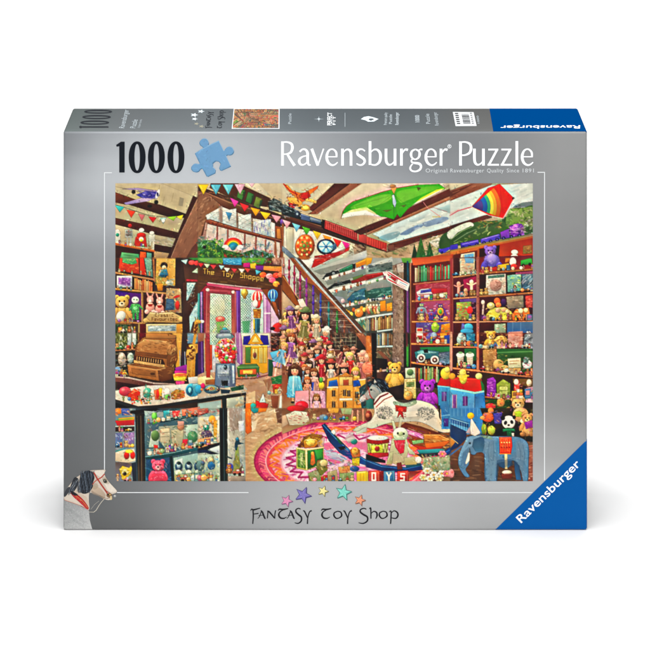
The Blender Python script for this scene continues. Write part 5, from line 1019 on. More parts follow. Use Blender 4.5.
P('988070', '210,0 290,0 290,260 240,250 200,200', 0, g='8a7060'); N('c8b8a8 6a5040 b09888 887060 584034', 90, 206, 0, 290, 240, 20, 8, 75, 40, .7); P('342c20', '288,0 340,0 344,290 290,270', 0); L('488838', 16, '318,90 318,250'); L('6a3438', 14, '312,0 314,100'); L('a8703c', 6, '340,0 342,260', .8); L('78b868', 4, '312,100 312,240', .6)
# bookcase
P('7a2020', '344,0 660,0 660,300 344,260', 0); P('b83828', '380,0 650,0 650,76 380,80', 0, g='983038'); Rc('f0e8e0', 386, 0, 436, 66); P('c83830', '392,20 430,20 430,50 392,50', .2); E('685898', 500, 30, 40, 34); E('98a8b8', 520, 20, 22, 26); P('f0a020', '566,0 620,0 620,70 570,60', .3); N('e85030 f0c050 58487c d8d8e0', 50, 440, 0, 640, 76, 20, 9); P('4858a0', '600,20 640,14 640,80 590,80', .3)
P('d89058', '346,76 650,82 650,94 346,90', .3); P('58202c', '348,92 650,96 650,246 348,226', 0); P('388858', '410,110 650,104 650,160 440,170', 0, g='2c7048'); P('4c8890', '372,146 420,126 560,140 570,190 440,200 384,196', g='387078', o=.6); P('88c0c0', '390,146 430,134 540,146 540,154 400,160', .1); P('181c20', '440,130 470,122 476,150 446,152', .3)
for x, y in ((422, 192), (526, 206)): E('f0ece0', x, y, 32, 32); E('6a3c38', x, y, 19, 19); E('d8d0c8', x, y, 8, 8)
P('586878', '556,150 640,140 640,236 560,232', .5, g='7890a0'); N('a8b8c8 384858 88a0b0', 40, 560, 150, 638, 232, 20, 8); P('d88c50', '346,218 440,232 650,252 650,264 440,246 346,232', .3); P('3a1c1c', '346,234 440,248 650,266 650,420 346,420', 0); A.books(376, 372, 560, 380, 100, 124, '78a060 a8b070 b08858 d8c8a0 8a3030 c87838 68905c 603028', 15)
# golden bear, sitting
P('a07848', '140,400 280,372 290,396 180,424', .3, g='c89858'); A.bear(220, 270, 84, 'd8a848', 'e8c878'); N('f0d080 a87428 e0b860', 50, 160, 240, 280, 400, 16, 6, 60, 60, .6)
P('3c2824', '150,424 290,390 290,510 200,510', .1)
P('e8d8a0', '294,350 380,346 384,500 290,500', g='c8ac68', o=.6); P('d8e0b8', '300,268 376,264 378,344 302,346', .6); E('6a8858', 338, 300, 24, 24); L('f8f4d8', 6, '304,272 372,268', .7); P('889858', '310,376 370,372 370,410 310,412', .3); E('d8a050', 324, 478, 34, 34); E('f0d088', 320, 468, 14, 14); N('b89448 f8ecc0 6a7c40', 30, 296, 355, 380, 495, 18, 7)
A.bear(470, 410, 96, 'a838c0', 'c878d8'); N('d080e0 7a2090 b850d0', 70, 400, 370, 536, 540, 16, 7, 60, 60, .6)
# blue toy house begins
P('d83020', '546,390 570,340 650,320 660,410 544,406', g='b82418', o=.5); E('f0c040', 610, 310, 40, 44); E('f8d868', 620, 280, 20, 22); P('58a0d0', '546,400 660,412 660,580 556,580', g='4080b8', o=.5); Rc('6858a8', 580, 450, 616, 520); L('c8d8f0', 4, '598,450 598,520', .7); L('b8e0f0', 7, '548,404 650,414', .8); N('88c0e0 3870a8', 30, 556, 420, 650, 574, 22, 6, 88, 8, .5)
# rocking horse head region
P('283840', '10,380 80,350 140,380 150,440 100,470 30,460', .3); N('506878 182028 8098a8', 50, 10, 360, 140, 460, 24, 9); P('8a3038', '60,520 130,440 170,450 90,560', .4); P('488880', '0,480 50,460 60,580 0,580', .2)

# ---- right shelves, third row
T(4, 2)
P('6a1c24', '0,0 660,0 660,580 0,580', 0); L('d8a088', 20, '8,0 8,280'); P('581c20', '22,0 206,0 206,100 22,100', 0); E('a8b8b0', 88, 50, 36, 44); E('c8d0c8', 84, 20, 22); P('3888a8', '120,0 190,0 190,60 130,70', .4); E('e87848', 146, 80, 22, 20); N('78c0d0 d8e0d8 285878', 30, 60, 0, 190, 90, 18, 8)
P('e09868', '20,100 214,102 214,114 20,112', .3); P('4a1c1c', '22,114 206,116 206,276 22,262', 0); P('387848', '110,120 200,118 200,210 110,220', 0)
for x in (80, 152): P('d8d0b8', [x - 26, 170, x + 26, 170, x + 22, 250, x - 22, 250], .5); E('f0f0e0', x, 168, 32, 20); E('88a878', x, 150, 16, 8); L('a87868', 4, [x - 20, 200, x + 20, 200], .6)
E('58b068', 120, 244, 22, 16); L('c87858', 18, '213,0 213,290'); L('e8b090', 4, '205,0 205,280', .6)
P('d88c5c', '20,262 214,280 420,308 640,330 640,344 420,322 210,296 20,276', .3)
P('5a201c', '222,0 640,0 640,110 222,110', 0); A.bear(312, 20, 60, 'd8a848'); E('e0b868', 390, 60, 50, 40); P('e8d0a8', '222,96 330,90 430,100 420,120 230,118', .3); N('f0d898 b07838 e8b060 8a5024', 80, 240, 0, 440, 115, 20, 9); P('d89888', '440,0 556,0 556,110 446,110', .4); N('f0c8b8 b86858 e8d8c8', 40, 442, 0, 556, 110, 22, 9); P('889098', '570,10 634,0 634,120 560,120', .3); N('d8e0e8 485058 a8b0c0', 40, 565, 5, 634, 118, 24, 8, -60, 30)
P('387038', '360,120 640,120 640,320 360,290', 0, g='4a5828'); L('78b068', 10, '360,150 640,140', .6); P('c8985c', '250,130 354,120 360,270 256,280', .5, g='a87840'); N('e8c890 8a5c30 d8a868', 60, 255, 130, 358, 275, 20, 9); E('d0a060', 370, 240, 40, 40); E('e0b878', 420, 270, 40, 24)
P('e8e4b8', '440,196 540,190 544,264 446,268', .5); L('a87848', 5, '456,216 526,212', .8); L('a87848', 5, '456,236 510,234', .8); P('d8b070', '440,270 540,266 540,320 440,310', .3); E('d8e0d8', 590, 240, 36, 34); E('688878', 580, 210, 20, 28); N('f0f4ec 586858 a83040', 30, 550, 190, 634, 310, 18, 8); E('a83848', 600, 306, 30, 16); N('d8b068 88a048 5c7830', 40, 370, 160, 440, 300, 18, 8)
P('4a2c1c', '222,296 420,324 640,346 640,580 222,580', 0); P('88602c', '480,350 640,350 640,420 480,380', 0)
P('a83cb8', '284,350 330,336 350,360 352,484 280,490', .5, g='8a2c98'); N('d880e0 68207c f0b0e8', 30, 285, 350, 348, 484, 18, 8); P('a8b048', '356,390 406,352 460,384 462,500 358,496', g='889038', o=.6); Rc('d0d478', 378, 410, 440, 476); L('687028', 5, '378,440 440,440', .7); N('e0e498 607028', 24, 362, 380, 458, 490, 18, 7)
P('d84838', '490,370 530,360 534,480 486,484', .4); E('e8d0b8', 506, 374, 18, 22); L('f0e0d0', 6, '496,410 520,470', .7); N('f08868 a02c28 e8d8c8', 26, 488, 380, 560, 480, 18, 8); E('d8b898', 604, 380, 20, 26); P('c898a8', '580,420 634,410 634,530 576,530', .4, g='d8b0b8'); N('f0d0d8 a86878 487840', 30, 560, 370, 634, 530, 22, 8)
L('b87448', 12, '266,488 380,500 470,508', .9); P('38501c', '270,506 460,512 460,580 270,580', 0); E('c83838', 310, 560, 40, 24); E('c89048', 388, 530, 30, 34); N('5c7830 d84838 e8c068 384c18', 50, 272, 510, 480, 574, 18, 9); A.bear(520, 540, 86, 'd8a868', 'f0d8a8'); N('f0d098 a87838', 40, 470, 495, 570, 574, 14, 6, 60, 60, .6)
# roof of the blue house
P('e03420', '0,350 60,336 130,340 240,350 262,444 190,452 0,412', g='c82818', o=.5); P('4a7040', '230,350 262,400 266,440 244,444', .3); L('f88060', 5, '10,356 236,352', .5); E('f0c040', 100, 340, 30, 50); E('f8d868', 98, 300, 26, 24); L('f0c848', 14, '60,330 140,326', .9); E('e89830', 16, 330, 26, 24); E('d8c878', 220, 330, 26, 24); N('f8e088 c88820', 24, 60, 290, 140, 380, 18, 7)
P('68b8e8', '0,414 190,452 190,580 0,580', g='5898d0', o=.5); P('3878b8', '190,452 262,440 272,580 190,580', .4, g='4890c8'); P('b8ece8', '0,414 190,450 262,438 262,452 190,466 0,430', .2); Rc('d8d0f0', 16, 470, 52, 580); Rc('8058b0', 22, 474, 46, 580); Rc('6848a0', 98, 484, 134, 556); L('d8c8f0', 4, '116,486 116,554', .7); N('a0d8f0 3c78b0 78b8e0', 40, 0, 440, 185, 574, 26, 6, 88, 8, .45)

# ================= fourth row
T(0, 3)
P('405058', '0,0 660,0 660,580 0,580', 0); P('788890', '4,0 160,0 160,574 4,574', 0, g='a8b0b0'); P('e88838', '4,0 50,0 50,40 4,56', .3); P('5868a8', '50,4 110,4 120,50 60,54', .3); N('e0d8d0 4860a0 e8a060', 26, 6, 0, 140, 56, 20, 9)
P('c83838', '4,96 150,84 150,130 20,134', .4); P('e8a038', '30,76 150,66 150,90 30,98', .3); L('68a848', 8, '20,90 140,78', .7); P('4a3030', '4,146 150,140 150,176 4,180', .2); L('e8d8c8', 6, '4,140 150,134', .7); P('7878a8', '4,190 60,190 60,300 4,300', .2, g='5888b0'); P('a888b8', '70,190 150,186 150,270 80,280', .3); N('c8d0e0 5070a0 9868a0 e8e0e8 705048', 50, 6, 185, 150, 300, 22, 9, 80, 30)
P('e8dcc8', '4,340 60,316 150,310 160,400 100,420 4,404', .3, g='d0bca0'); E('c83828', 92, 362, 20, 28); E('c83828', 138, 360, 18, 28); E('f0d050', 112, 330, 30, 14); L('48a0a0', 10, '10,330 80,310', .8); E('e0b868', 112, 290, 14, 12)
P('7a6a60', '4,410 160,420 160,574 4,574', 0, g='8890a0'); P('e0c848', '36,470 60,440 110,456 126,440 136,460 110,540 60,550', g='c8a830', o=.5); E('f0e088', 80, 490, 24, 22); E('403018', 76, 500, 14, 14); L('806818', 6, '44,480 110,480', .6); N('f0e8a8 887020 d8d8e0', 24, 40, 450, 130, 545, 18, 7); P('384048', '130,420 166,410 166,574 140,574', .2)
P('241e1c', '120,20 320,0 340,14 160,46 120,40', .2); P('2c2620', '156,44 226,40 236,574 180,574', .3, g='38302a'); L('8a7a60', 6, '200,60 208,574', .6); L('b8a888', 3, '172,60 186,560', .5); L('101010', 8, '222,60 232,574', .6)
P('587880', '226,60 660,0 660,580 236,580', 0, g='4c6870'); P('a8b8b0', '226,20 360,30 640,0 650,60 440,90 240,110', 0, g='88a0a0'); N('c8d8d0 486068 88a8a8 d8c8b0 a89888', 90, 240, 20, 640, 120, 40, 9, -8, 20, .6)
P('68c050', '286,40 320,34 330,110 292,126', .4); E('88d868', 300, 60, 16, 26); P('48a8b0', '370,20 420,14 420,70 376,80', .4); P('d84848', '440,24 500,16 506,60 446,70', .4); P('e88868', '510,10 650,-10 650,44 520,66', .3); N('f0c0a8 a83838 58a8b0 e8d8c0', 50, 370, 10, 640, 76, 24, 8); P('205858', '350,90 640,40 640,58 400,104 350,110', .3, g='183c48'); L('a8d8d0', 4, '240,110 420,92 650,44', .6)
P('a8b0a0', '340,140 660,120 660,300 380,300 320,220', 0, g='98a890'); P('d8d0b0', '346,160 420,150 426,270 350,260', .4); P('c8c0a0', '430,170 530,150 520,290 440,300', .4); L('6a6850', 4, '356,190 414,184', .7); L('6a6850', 4, '356,220 414,216', .7); E('c89878', 505, 140, 26, 30); P('d0a898', '480,100 530,100 530,130 486,140', .3); P('b8d0c0', '540,130 650,120 650,270 550,280', .4); E('589068', 596, 220, 40, 44); P('d84858', '520,240 560,236 556,300 516,296', .3); N('485838 d8d8c0 889878 c8a878 386848 e8e0d0 b06858', 150, 250, 130, 645, 340, 20, 8, 60, 50, .7)
P('c8d8c8', '280,180 330,160 340,300 260,300', .2); E('688858', 310, 210, 30, 40); P('d84838', '300,280 330,284 330,310 300,306', .2); P('7030a8', '390,290 430,280 466,310 456,334 400,326', .5); E('9858d0', 426, 300, 16, 12); P('b87838', '340,310 366,306 366,360 340,360', .3); Rc('88a0a0', 260, 310, 330, 360); N('c88858 386870 d8e0d0', 26, 250, 310, 370, 364, 18, 9)
P('287078', '236,376 440,346 650,296 650,318 440,366 400,380 240,392', .3, g='184850'); L('a8e0e0', 4, '236,372 440,342 650,292', .7)
P('38587c', '240,394 430,376 450,560 240,560', 0, g='284868'); N('5888b0 284060 88a8c8', 40, 244, 396, 440, 550, 40, 10, 60, 40, .6)
A.bear(332, 440, 84, 'e05878', 'f098a8'); P('e04868', '260,520 300,500 380,500 400,560 260,564', .3); N('f898b0 a82848 f0b8c0', 50, 270, 410, 400, 560, 18, 7, 60, 60, .7)
P('1c3840', '420,370 440,366 456,560 436,560', .2); P('98c0c0', '450,380 650,340 650,564 460,564', 0, g='a8b8a0'); P('c8dcdc', '460,400 520,380 520,500 466,500', .2)
for x in (490, 566, 636): E('386078', x, 446, 28, 34); E('a8c8d0', x, 440, 14, 20); E('c8d8b8', x, 500, 24, 30); E('304850', x, 420, 14, 12)
P('b8b888', '456,510 650,500 650,564 460,564', .2, g='a8b078'); N('d8d8b0 788858 e8e8d8 386068', 60, 456, 400, 645, 560, 20, 8, 80, 30, .7); L('283c40', 4, '520,500 650,494', .6); L('303830', 8, '236,560 420,560', .7)

T(1, 3)
P('98a8a0', '0,0 350,0 366,574 0,574', 0, g='a8b4a8'); P('c86858', '0,10 80,0 84,30 40,50 0,56', .3); L('304048', 5, '0,60 70,40 88,10', .7); N('e8d8d0 a04048 e89878 88a8a0', 40, 0, 0, 160, 70, 24, 8); P('d8d4c0', '0,70 166,60 166,270 0,320', 0, g='b8b8a0'); E('40a890', 66, 150, 22, 24); E('f0a848', 110, 90, 26, 34); P('d8a838', '120,100 150,90 146,220 124,240', .3); E('685870', 70, 200, 44, 30); L('383040', 7, '60,150 40,230', .8); E('f0f0e0', 60, 140, 10); N('c87848 e8c878 486858 d8e0c8 806878 f0e8d0', 110, 4, 70, 162, 300, 20, 9, 60, 60); P('e0a878', '0,240 100,220 150,240 140,270 0,310', .2)
P('202c38', '0,310 166,262 166,284 60,324 0,340', .3); P('283c58', '0,322 60,316 160,350 160,372 60,340 0,344', .3); P('c8d8e0', '90,310 166,284 166,346 100,324', .1)
P('b8ccc0', '0,360 166,350 166,560 0,560', 0, g='98a890'); E('688888', 20, 440, 30, 40); E('a8b098', 100, 400, 26, 30); E('3878a0', 104, 440, 28, 30); E('d8c898', 104, 396, 14); E('5c7890', 40, 420, 14); P('a8b080', '0,500 80,490 80,560 0,560', .2); N('486878 d8e0c0 889868 3080b0 e8e8d8 a83848', 90, 4, 370, 162, 556, 20, 8, 80, 40); P('8a3848', '80,500 110,490 110,550 84,550', .2, a=.8)
P('182428', '166,0 226,0 230,574 172,574', .2, g='24302c'); L('5c7478', 6, '196,0 204,574', .7); L('404c40', 8, '214,0 220,574', .6); L('0c1418', 8, '176,0 180,574', .7)
P('c8c4b8', '226,0 350,0 356,574 230,574', 0, g='a8b0a0'); P('9a8478', '240,0 340,0 340,150 250,180', .1, a=.6); N('d8d0c8 a89488 b8c8c8 e8e4e0 887468', 90, 230, 0, 350, 260, 30, 10, 80, 30, .6); P('f0f0f4', '310,100 352,96 354,170 316,180', .0, a=.8); L('e8f0f0', 5, '232,0 240,574', .5); L('a8b8b8', 5, '356,0 366,574', .7)
P('a8b870', '290,320 310,290 320,400 320,480 280,500 276,440', .3, g='88a060'); P('285c68', '284,270 300,230 316,240 320,262 350,270 306,280 300,320 286,320', .4); E('4888a0', 302, 238, 12, 14); P('9c8c48', '270,410 300,350 326,420 310,500 272,500', .2, a=.6); L('38484c', 12, '226,372 260,386', .8); E('5058a8', 246, 456, 26, 34); P('7a6048', '310,480 340,430 352,540 310,550', .3); N('a8c0b8 d8dcc8 687858 486888', 60, 232, 280, 350, 556, 22, 8, 80, 40, .6); P('a89888', '230,520 390,520 396,560 230,560', .2)
P('d8b890', '366,0 660,0 660,580 366,580', 0, g='c49c74'); P('6a4030', '590,0 650,0 650,120 610,110', 0, a=.7); N('e8d0a8 b88c64 f4e4c8 c8a47c a07850', 130, 366, 0, 650, 240, 50, 12, -12, 30, .55); P('fff0d0', '400,110 460,90 440,160 400,190', 0, a=.5); N('e0c49c b08860 caa880', 90, 366, 240, 480, 570, 60, 10, -8, 20, .5)
P('f08c20', '364,0 406,0 412,180 380,200 366,180', .4, g='d87818'); P('f09028', '404,0 530,0 520,26 420,40', .3); P('40a098', '404,0 466,0 460,30 430,40 410,20', .4); N('f8b868 b85810', 20, 366, 0, 410, 190, 24, 8, 88, 10)

# ---- rug, drawn once across the tiles
Gl()
def rug(r0, r1, col, a=1.0):
    q = []
    for t in np.linspace(0, 2 * math.pi, 70): q += [346 + 92 * r1 * math.cos(t), 461 + 41 * r1 * math.sin(t) * (1.02 if math.sin(t) > 0 else 1.0)]
    P(col, q, .15, a)
rug(0, 1.0, 'c83868'); rug(0, .95, 'f08088'); rug(0, .86, 'e85868'); rug(0, .82, 'f0a0a8'); rug(0, .70, 'eec8d8'); rug(0, .50, 'e088a8'); rug(0, .34, 'ecc0d0')
def ring_(r0, r1, n, cols, w, a=.9):
    cs = cols.split()
    for k in range(n):
        t = 2 * math.pi * (k + rnd.uniform(-.3, .3)) / n; d = .05
        ra, rb = rnd.uniform(r0, r0 + .03), rnd.uniform(r1 - .03, r1)
        L(cs[rnd.integers(len(cs))], w, [346 + 92 * ra * math.cos(t), 461 + 41 * ra * math.sin(t), 346 + 92 * (ra + rb) / 2 * math.cos(t + d), 461 + 41 * (ra + rb) / 2 * math.sin(t + d), 346 + 92 * rb * math.cos(t - d * .3), 461 + 41 * rb * math.sin(t - d * .3)], a)
ring_(.88, .99, 90, 'a82860 e04878 b83068 d83880', 1.5, .6); ring_(.72, .85, 90, 'f0a030 e85050 f8b090 f07840 d84060', 1.5, .6); ring_(.52, .68, 80, 'c04888 f0d8e8 d868a8 e0b8d8', 1.4, .55); ring_(.30, .50, 60, 'e878a0 f4d0e0 d868a0', 1.3, .5); ring_(.05, .30, 40, 'd868a0 f4dce8 b8b8e0 e8a0c0', 1.2, .5)
for k in range(40):
    yy = 432 + 44 * rnd.uniform(0, 1); xx = 346 + 70 * rnd.uniform(-1, 1) * math.sqrt(max(0, 1 - ((yy - 461) / 42) ** 2)); L(['d85090', 'f4e0ec', 'c03878', 'e890b8'][k % 4], 1.1, [xx - 7, yy - 1, xx, yy + .6, xx + 7, yy + .2], .6)
for r in (.99, .87, .70, .5):
    q = []
    for t in np.linspace(0, 2 * math.pi, 70): q += [346 + 92 * r * math.cos(t), 461 + 41 * r * math.sin(t)]
    L('f0b0c0' if r < .9 else '9c2858', 1.0, q, .7)
for k in range(48):
    t = k * 2 * math.pi / 48; q = .78 + .05 * (1 if k % 2 else -1); t2 = (k + 1) * 2 * math.pi / 48; q2 = .78 - .05 * (1 if k % 2 else -1)
    L('f08830', 1.6, [346 + 92 * q * math.cos(t), 461 + 41 * q * math.sin(t), 346 + 92 * q2 * math.cos(t2), 461 + 41 * q2 * math.sin(t2)], .8)
    q = .60 + .05 * (1 if k % 2 else -1); q2 = .60 - .05 * (1 if k % 2 else -1)
    L('b02870', 1.7, [346 + 92 * q * math.cos(t), 461 + 41 * q * math.sin(t), 346 + 92 * q2 * math.cos(t2), 461 + 41 * q2 * math.sin(t2)], .8)

T(2, 3)
# dolls' feet and toys along the rug's far edge
P('8a5c40', '0,0 650,0 650,90 420,110 240,110 100,160 0,200', .0, g='c89c78'); E('c83030', 110, 4, 70, 24); P('e8e0cc', '30,50 100,20 190,30 210,90 160,130 60,130', g='d0bca0', o=.4); N('f4f0e4 b8a088 d8c8b0 b83838', 50, 30, 30, 205, 130, 22, 8); P('d8b898', '0,60 30,50 50,120 0,150', .2)
P('e8b048', '350,0 440,0 430,36 360,40', .4); P('b0b880', '450,0 540,0 530,50 460,44', .3); E('808890', 320, 70, 36, 22); L('e0a888', 12, '540,20 536,100'); L('e0a888', 12, '580,20 580,104'); L('d89878', 12, '620,10 622,100'); N('d89878 a87050 e8c8a0 8a4838 b8b088', 70, 200, 0, 650, 100, 26, 9, 80, 40, .7)
P('e8e4d8', '560,150 650,110 650,180 570,200', .2)
# gilded music box on a block
P('b87c28', '120,300 170,220 230,196 310,206 300,270 280,300', .4, g='7a4c18'); P('e0a838', '164,250 200,226 270,236 280,270 250,300 174,306', g='c88820', o=.6); E('f0d060', 220, 262, 34, 28, o=.3); L('f8e8a0', 6, '180,244 260,240', .8); P('d8b8a8', '270,260 330,210 320,290 280,300', .3, a=.8); N('f0c850 8a5414 d89c30', 50, 130, 205, 305, 300, 20, 8, -20, 50)
P('e0d088', '110,300 186,312 320,296 324,430 190,476 112,460', g='c8b868', o=.6); P('88a858', '120,316 176,324 180,462 122,448', .5, g='688840'); P('3c9040', '196,326 314,308 316,424 198,466', .5, g='2c6c30'); P('e08838', '218,430 226,350 246,330 256,420 236,440', .5); E('f0a848', 234, 348, 12, 16); P('58b050', '250,320 310,312 312,380 270,390', .2); P('d8e0a0', '140,340 160,344 164,440 144,436', .2); L('f4ecb8', 7, '112,302 186,314 322,298', .8); L('f4ecb8', 7, '186,314 190,470', .8); N('a8c860 486c28 c8d888', 40, 122, 320, 180, 456, 24, 7, 80, 30, .7)
# blue rocker
P('1c3868', '304,130 330,118 420,220 520,320 640,390 650,440 560,410 440,340 360,250', g='245c98', o=.6); L('5898c8', 7, '318,130 410,230 500,312 640,400', .8); L('e0d8a0', 3, '336,126 430,222 524,314', .8); P('e8ecf0', '374,182 396,160 414,186 400,206', .4); P('287058', '400,200 440,240 470,280 440,270', .2); P('101820', '430,300 480,290 490,310 450,322', .2)
P('b86028', '520,320 560,300 596,320 600,370 540,380', .5, g='d08848'); E('e0a858', 560, 330, 26, 30); P('e0c838', '536,384 596,376 592,440 540,436', .5, g='b8b030'); E('406890', 556, 464, 34, 20); N('f0c888 8a3c18 789048', 30, 524, 310, 598, 440, 18, 7)
P('a8c0d8', '330,330 400,320 500,390 460,410 350,380', .1, a=.6); N('e8e8f4 3878b0 d85890 88b0d8', 50, 330, 310, 520, 430, 40, 9, 15, 15, .7); E('389090', 552, 256, 24, 20); P('d8d8d0', '480,230 540,180 560,240 510,270', .2, a=.7)
# little blocks along the bottom
P('b0b088', '200,500 260,470 300,500 300,560 210,560', .4, g='889060'); P('a89858', '270,400 340,390 350,470 300,520 262,460', .4, g='787830'); E('d0c088', 320, 420, 30, 26); P('c82838', '300,520 350,510 350,560 300,560', .4); P('c8b890', '350,490 420,470 430,560 350,560', .4, g='a08860'); P('e0a868', '430,450 520,440 520,490 440,500', .4); P('98a870', '440,500 550,490 550,560 440,560', .4); N('e8dcb8 586038 c8b078 a84838 788850', 110, 205, 400, 555, 558, 20, 9, 60, 50, .75)
P('f0d038', '572,486 650,480 650,560 572,560', .5, g='e0b828'); L('fff0a0', 7, '580,494 650,488', .8); L('c89818', 6, '600,500 600,556', .6); L('c89818', 6, '626,500 626,556', .6)

T(3, 3)
P('c8a0a8', '0,120 220,100 440,200 440,230 300,280 0,250', 0, a=.0)
# dappled rocking horse
A.Sm('b8b8b4', '150,-90 120,-130 96,-170 60,-190 24,-150 -10,-110 -40,-84 -50,-60 -30,-46 0,-58 40,-74 70,-60 76,-20 110,-40', .6, g='8c8c8c'); E('20201c', 40, -140, 7, 6); L('a83028', 6, '20,-160 30,-100 50,-72'); L('a83028', 6, '-20,-100 10,-66'); A.Sm('d8d4cc', '-40,-84 -10,-100 0,-70 -30,-46 -50,-60', .2, a=.8)
A.Sm('202830', '40,-196 80,-226 130,-214 170,-170 176,-120 140,-96 120,-130 90,-170 60,-180', .5); N('5a6c78 12181c 8094a0', 40, 60, -214, 170, -110, 34, 8, 50, 25, .85); P('c8c4bc', '60,-190 66,-222 84,-196', .5)
A.Sm('f4eee2', '60,-20 70,-70 110,-110 160,-124 200,-100 236,-56 300,-40 372,-60 440,-52 510,-24 556,30 572,90 610,126 650,176 600,188 540,170 480,132 400,104 300,104 200,110 120,130 50,156 -10,150 -60,176 -100,168 -40,130 30,96 64,40', o=.55, g='d4cab8')
A.Sm('f8f4ea', '90,-60 150,-96 200,-70 250,-24 330,-16 430,-34 500,-8 520,30 420,20 300,26 180,10 100,0', 0, a=.7); P('b8b0a0', '200,60 300,70 420,60 400,100 300,104 210,108', 0, a=.6)
L('8a3038', 12, '64,-30 110,-86 168,-112'); L('a84c38', 7, '78,-8 140,-66 200,-92'); A.Sm('9aa890', '214,-52 300,-36 372,-60 384,-36 310,-8 226,-20', .4, g='c0c4b0'); P('c05038', '224,-24 312,-10 308,30 228,24', .3)
for k in range(190):
    for hx, hy, wx, wy in ((142, 34, 64, 50), (456, 40, 70, 50)):
        q = math.sqrt(rnd.uniform(0, 1)); t = rnd.uniform(0, 6.28)
        E(('8a8a84', 'a8a8a0', '6a6a66')[k % 3], hx + wx * q * math.cos(t), hy + wy * q * math.sin(t), 5, 4, o=0, a=.55)
N('f4f0e6 b8b0a0 d8d0c0 a09888', 50, 20, 70, 600, 160, 24, 7, -30, 40, .5, lambda x, y: y < 100 and 60 < x < 560)
P('d02c28', '232,-6 310,-10 280,34 290,84 262,46 240,74 250,26', .5); E('e84838', 266, 12, 22, 16); N('f07868 901818', 12, 236, 0, 306, 66, 16, 6); E('8a3c30', 20, 60, 26, 40); E('c87858', 14, 56, 16, 18)
P('181c24', '552,-20 566,-20 570,90 560,70', 0); P('3c80b8', '574,0 650,0 650,160 580,160', 0, g='4890c8'); L('a8d8f0', 5, '574,60 650,50', .7); Rc('5848a0', 596, 80, 630, 140); N('88b8e0 2c5c98', 24, 572, 0, 650, 160, 24, 6, 85, 10)
# wooden boat
P('8a4820', '262,140 300,110 420,140 560,190 640,230 650,260 560,310 420,320 340,270', .4, g='a85c28'); P('e8a0c0', '300,160 440,200 440,236 320,200', .3, g='d870a0'); N('f0c8e0 c03880 f8f0f8 a04890', 40, 270, 150, 440, 230, 50, 7, 20, 8); P('d88c38', '440,200 560,200 640,240 560,290 450,300', .4, g='b8682c'); N('e8a858 7a3c14 c87830 f0c070', 60, 430, 190, 640, 300, 50, 8, 10, 10, .8); P('c84820', '360,280 480,300 640,258 560,316 420,326', .4); P('e07828', '450,270 640,250 600,290 460,306', .3); L('f8d088', 5, '440,204 560,206 640,244', .7); P('a0b878', '350,250 440,240 440,264 360,276', .3); L('5c2c10', 5, '300,120 420,150 560,200', .6)
P('58a8a8', '390,320 560,310 610,318 560,340 410,350', .3, g='387878'); P('284848', '380,350 520,344 600,330 600,350 430,380', .2, a=.8)
# drum
P('d8d088', '12,260 170,250 172,362 90,376 14,360', g='c0b860', o=.6); P('b82828', '6,234 176,234 178,264 90,278 8,266', .5); E('f4ece4', 92, 228, 78, 18); E('e8d0c8', 92, 228, 50, 10, o=.1); P('b83030', '14,340 172,340 172,366 90,380 14,362', .4)
for k in range(6): L('5c6820', 5, [22 + k * 25, 276, 34 + k * 25, 340], .8); L('8a3020', 4, [34 + k * 25, 340, 46 + k * 25, 276], .8)
P('e0d448', '40,284 130,282 130,338 44,342', .3); E('a83828', 86, 310, 18, 20); N('f0e890 787820', 24, 20, 280, 168, 336, 14, 6)
# rocker front, blue
P('24508c', '0,380 120,430 300,450 440,420 540,380 650,290 650,340 560,400 440,470 300,490 120,480 0,450', g='1c3c70', o=.5); L('5890c8', 6, '0,400 120,446 300,464 440,436 640,320', .8); L('e0d8b0', 3, '0,386 130,434 300,452 440,422 560,372', .7); P('1c1c24', '0,350 80,376 150,400 150,420 60,410 0,390', .1); P('286878', '300,430 420,420 420,440 310,456', .2)
# velvet rabbit
P('e0dcc0', '196,90 216,100 236,170 214,180', .5); P('d8d4b8', '262,60 280,80 262,170 240,168', .4, a=.6); P('d8c8a8', '200,230 310,230 330,300 300,430 250,440 200,420 180,330', g='c0b090', o=.5); E('dcdcc0', 264, 200, 58, 52); E('b8c098', 264, 196, 24, 16, o=.2); E('303028', 244, 192, 6, 7); E('303028', 290, 196, 6, 7); P('e0485c', '214,246 300,244 290,340 262,350 226,300', g='d03050', o=.4); L('f890a0', 5, '230,256 240,300', .7); P('d8d0b0', '310,280 370,340 380,360 330,350', .4); P('c8c098', '180,340 210,330 200,430 154,432', .4); P('d0c8a0', '290,380 370,370 390,430 300,436', .4, g='b0a878'); P('8a4038', '236,420 270,414 280,470 240,470', .4); E('e8e8d8', 402, 396, 24, 26); N('f0ecd8 a09870 c8c0a0', 60, 180, 150, 380, 430, 16, 6, 70, 50, .5)
# letter blocks
for x, c, t in ((20, 'd84838', 'O'), (136, '4a88b8', 'Y'), (240, 'd83c38', 'S')):
    P(c, [x, 482, x + 84, 476, x + 88, 560, x, 560], .6); P('f0e0c0', [x + 8, 490, x + 76, 484, x + 80, 556, x + 8, 556], .2, a=.35); P(c, [x + 14, 496, x + 70, 490, x + 74, 556, x + 14, 556], .1)
    word(x + 24, 496, 44, t, 'f8ece0', 11)
P('f0d038', '0,490 16,486 16,560 0,560', .4); P('8a2820', '106,484 134,480 134,560 106,560', .3); P('8a3030', '330,480 420,484 330,540', .3, g='c86858')
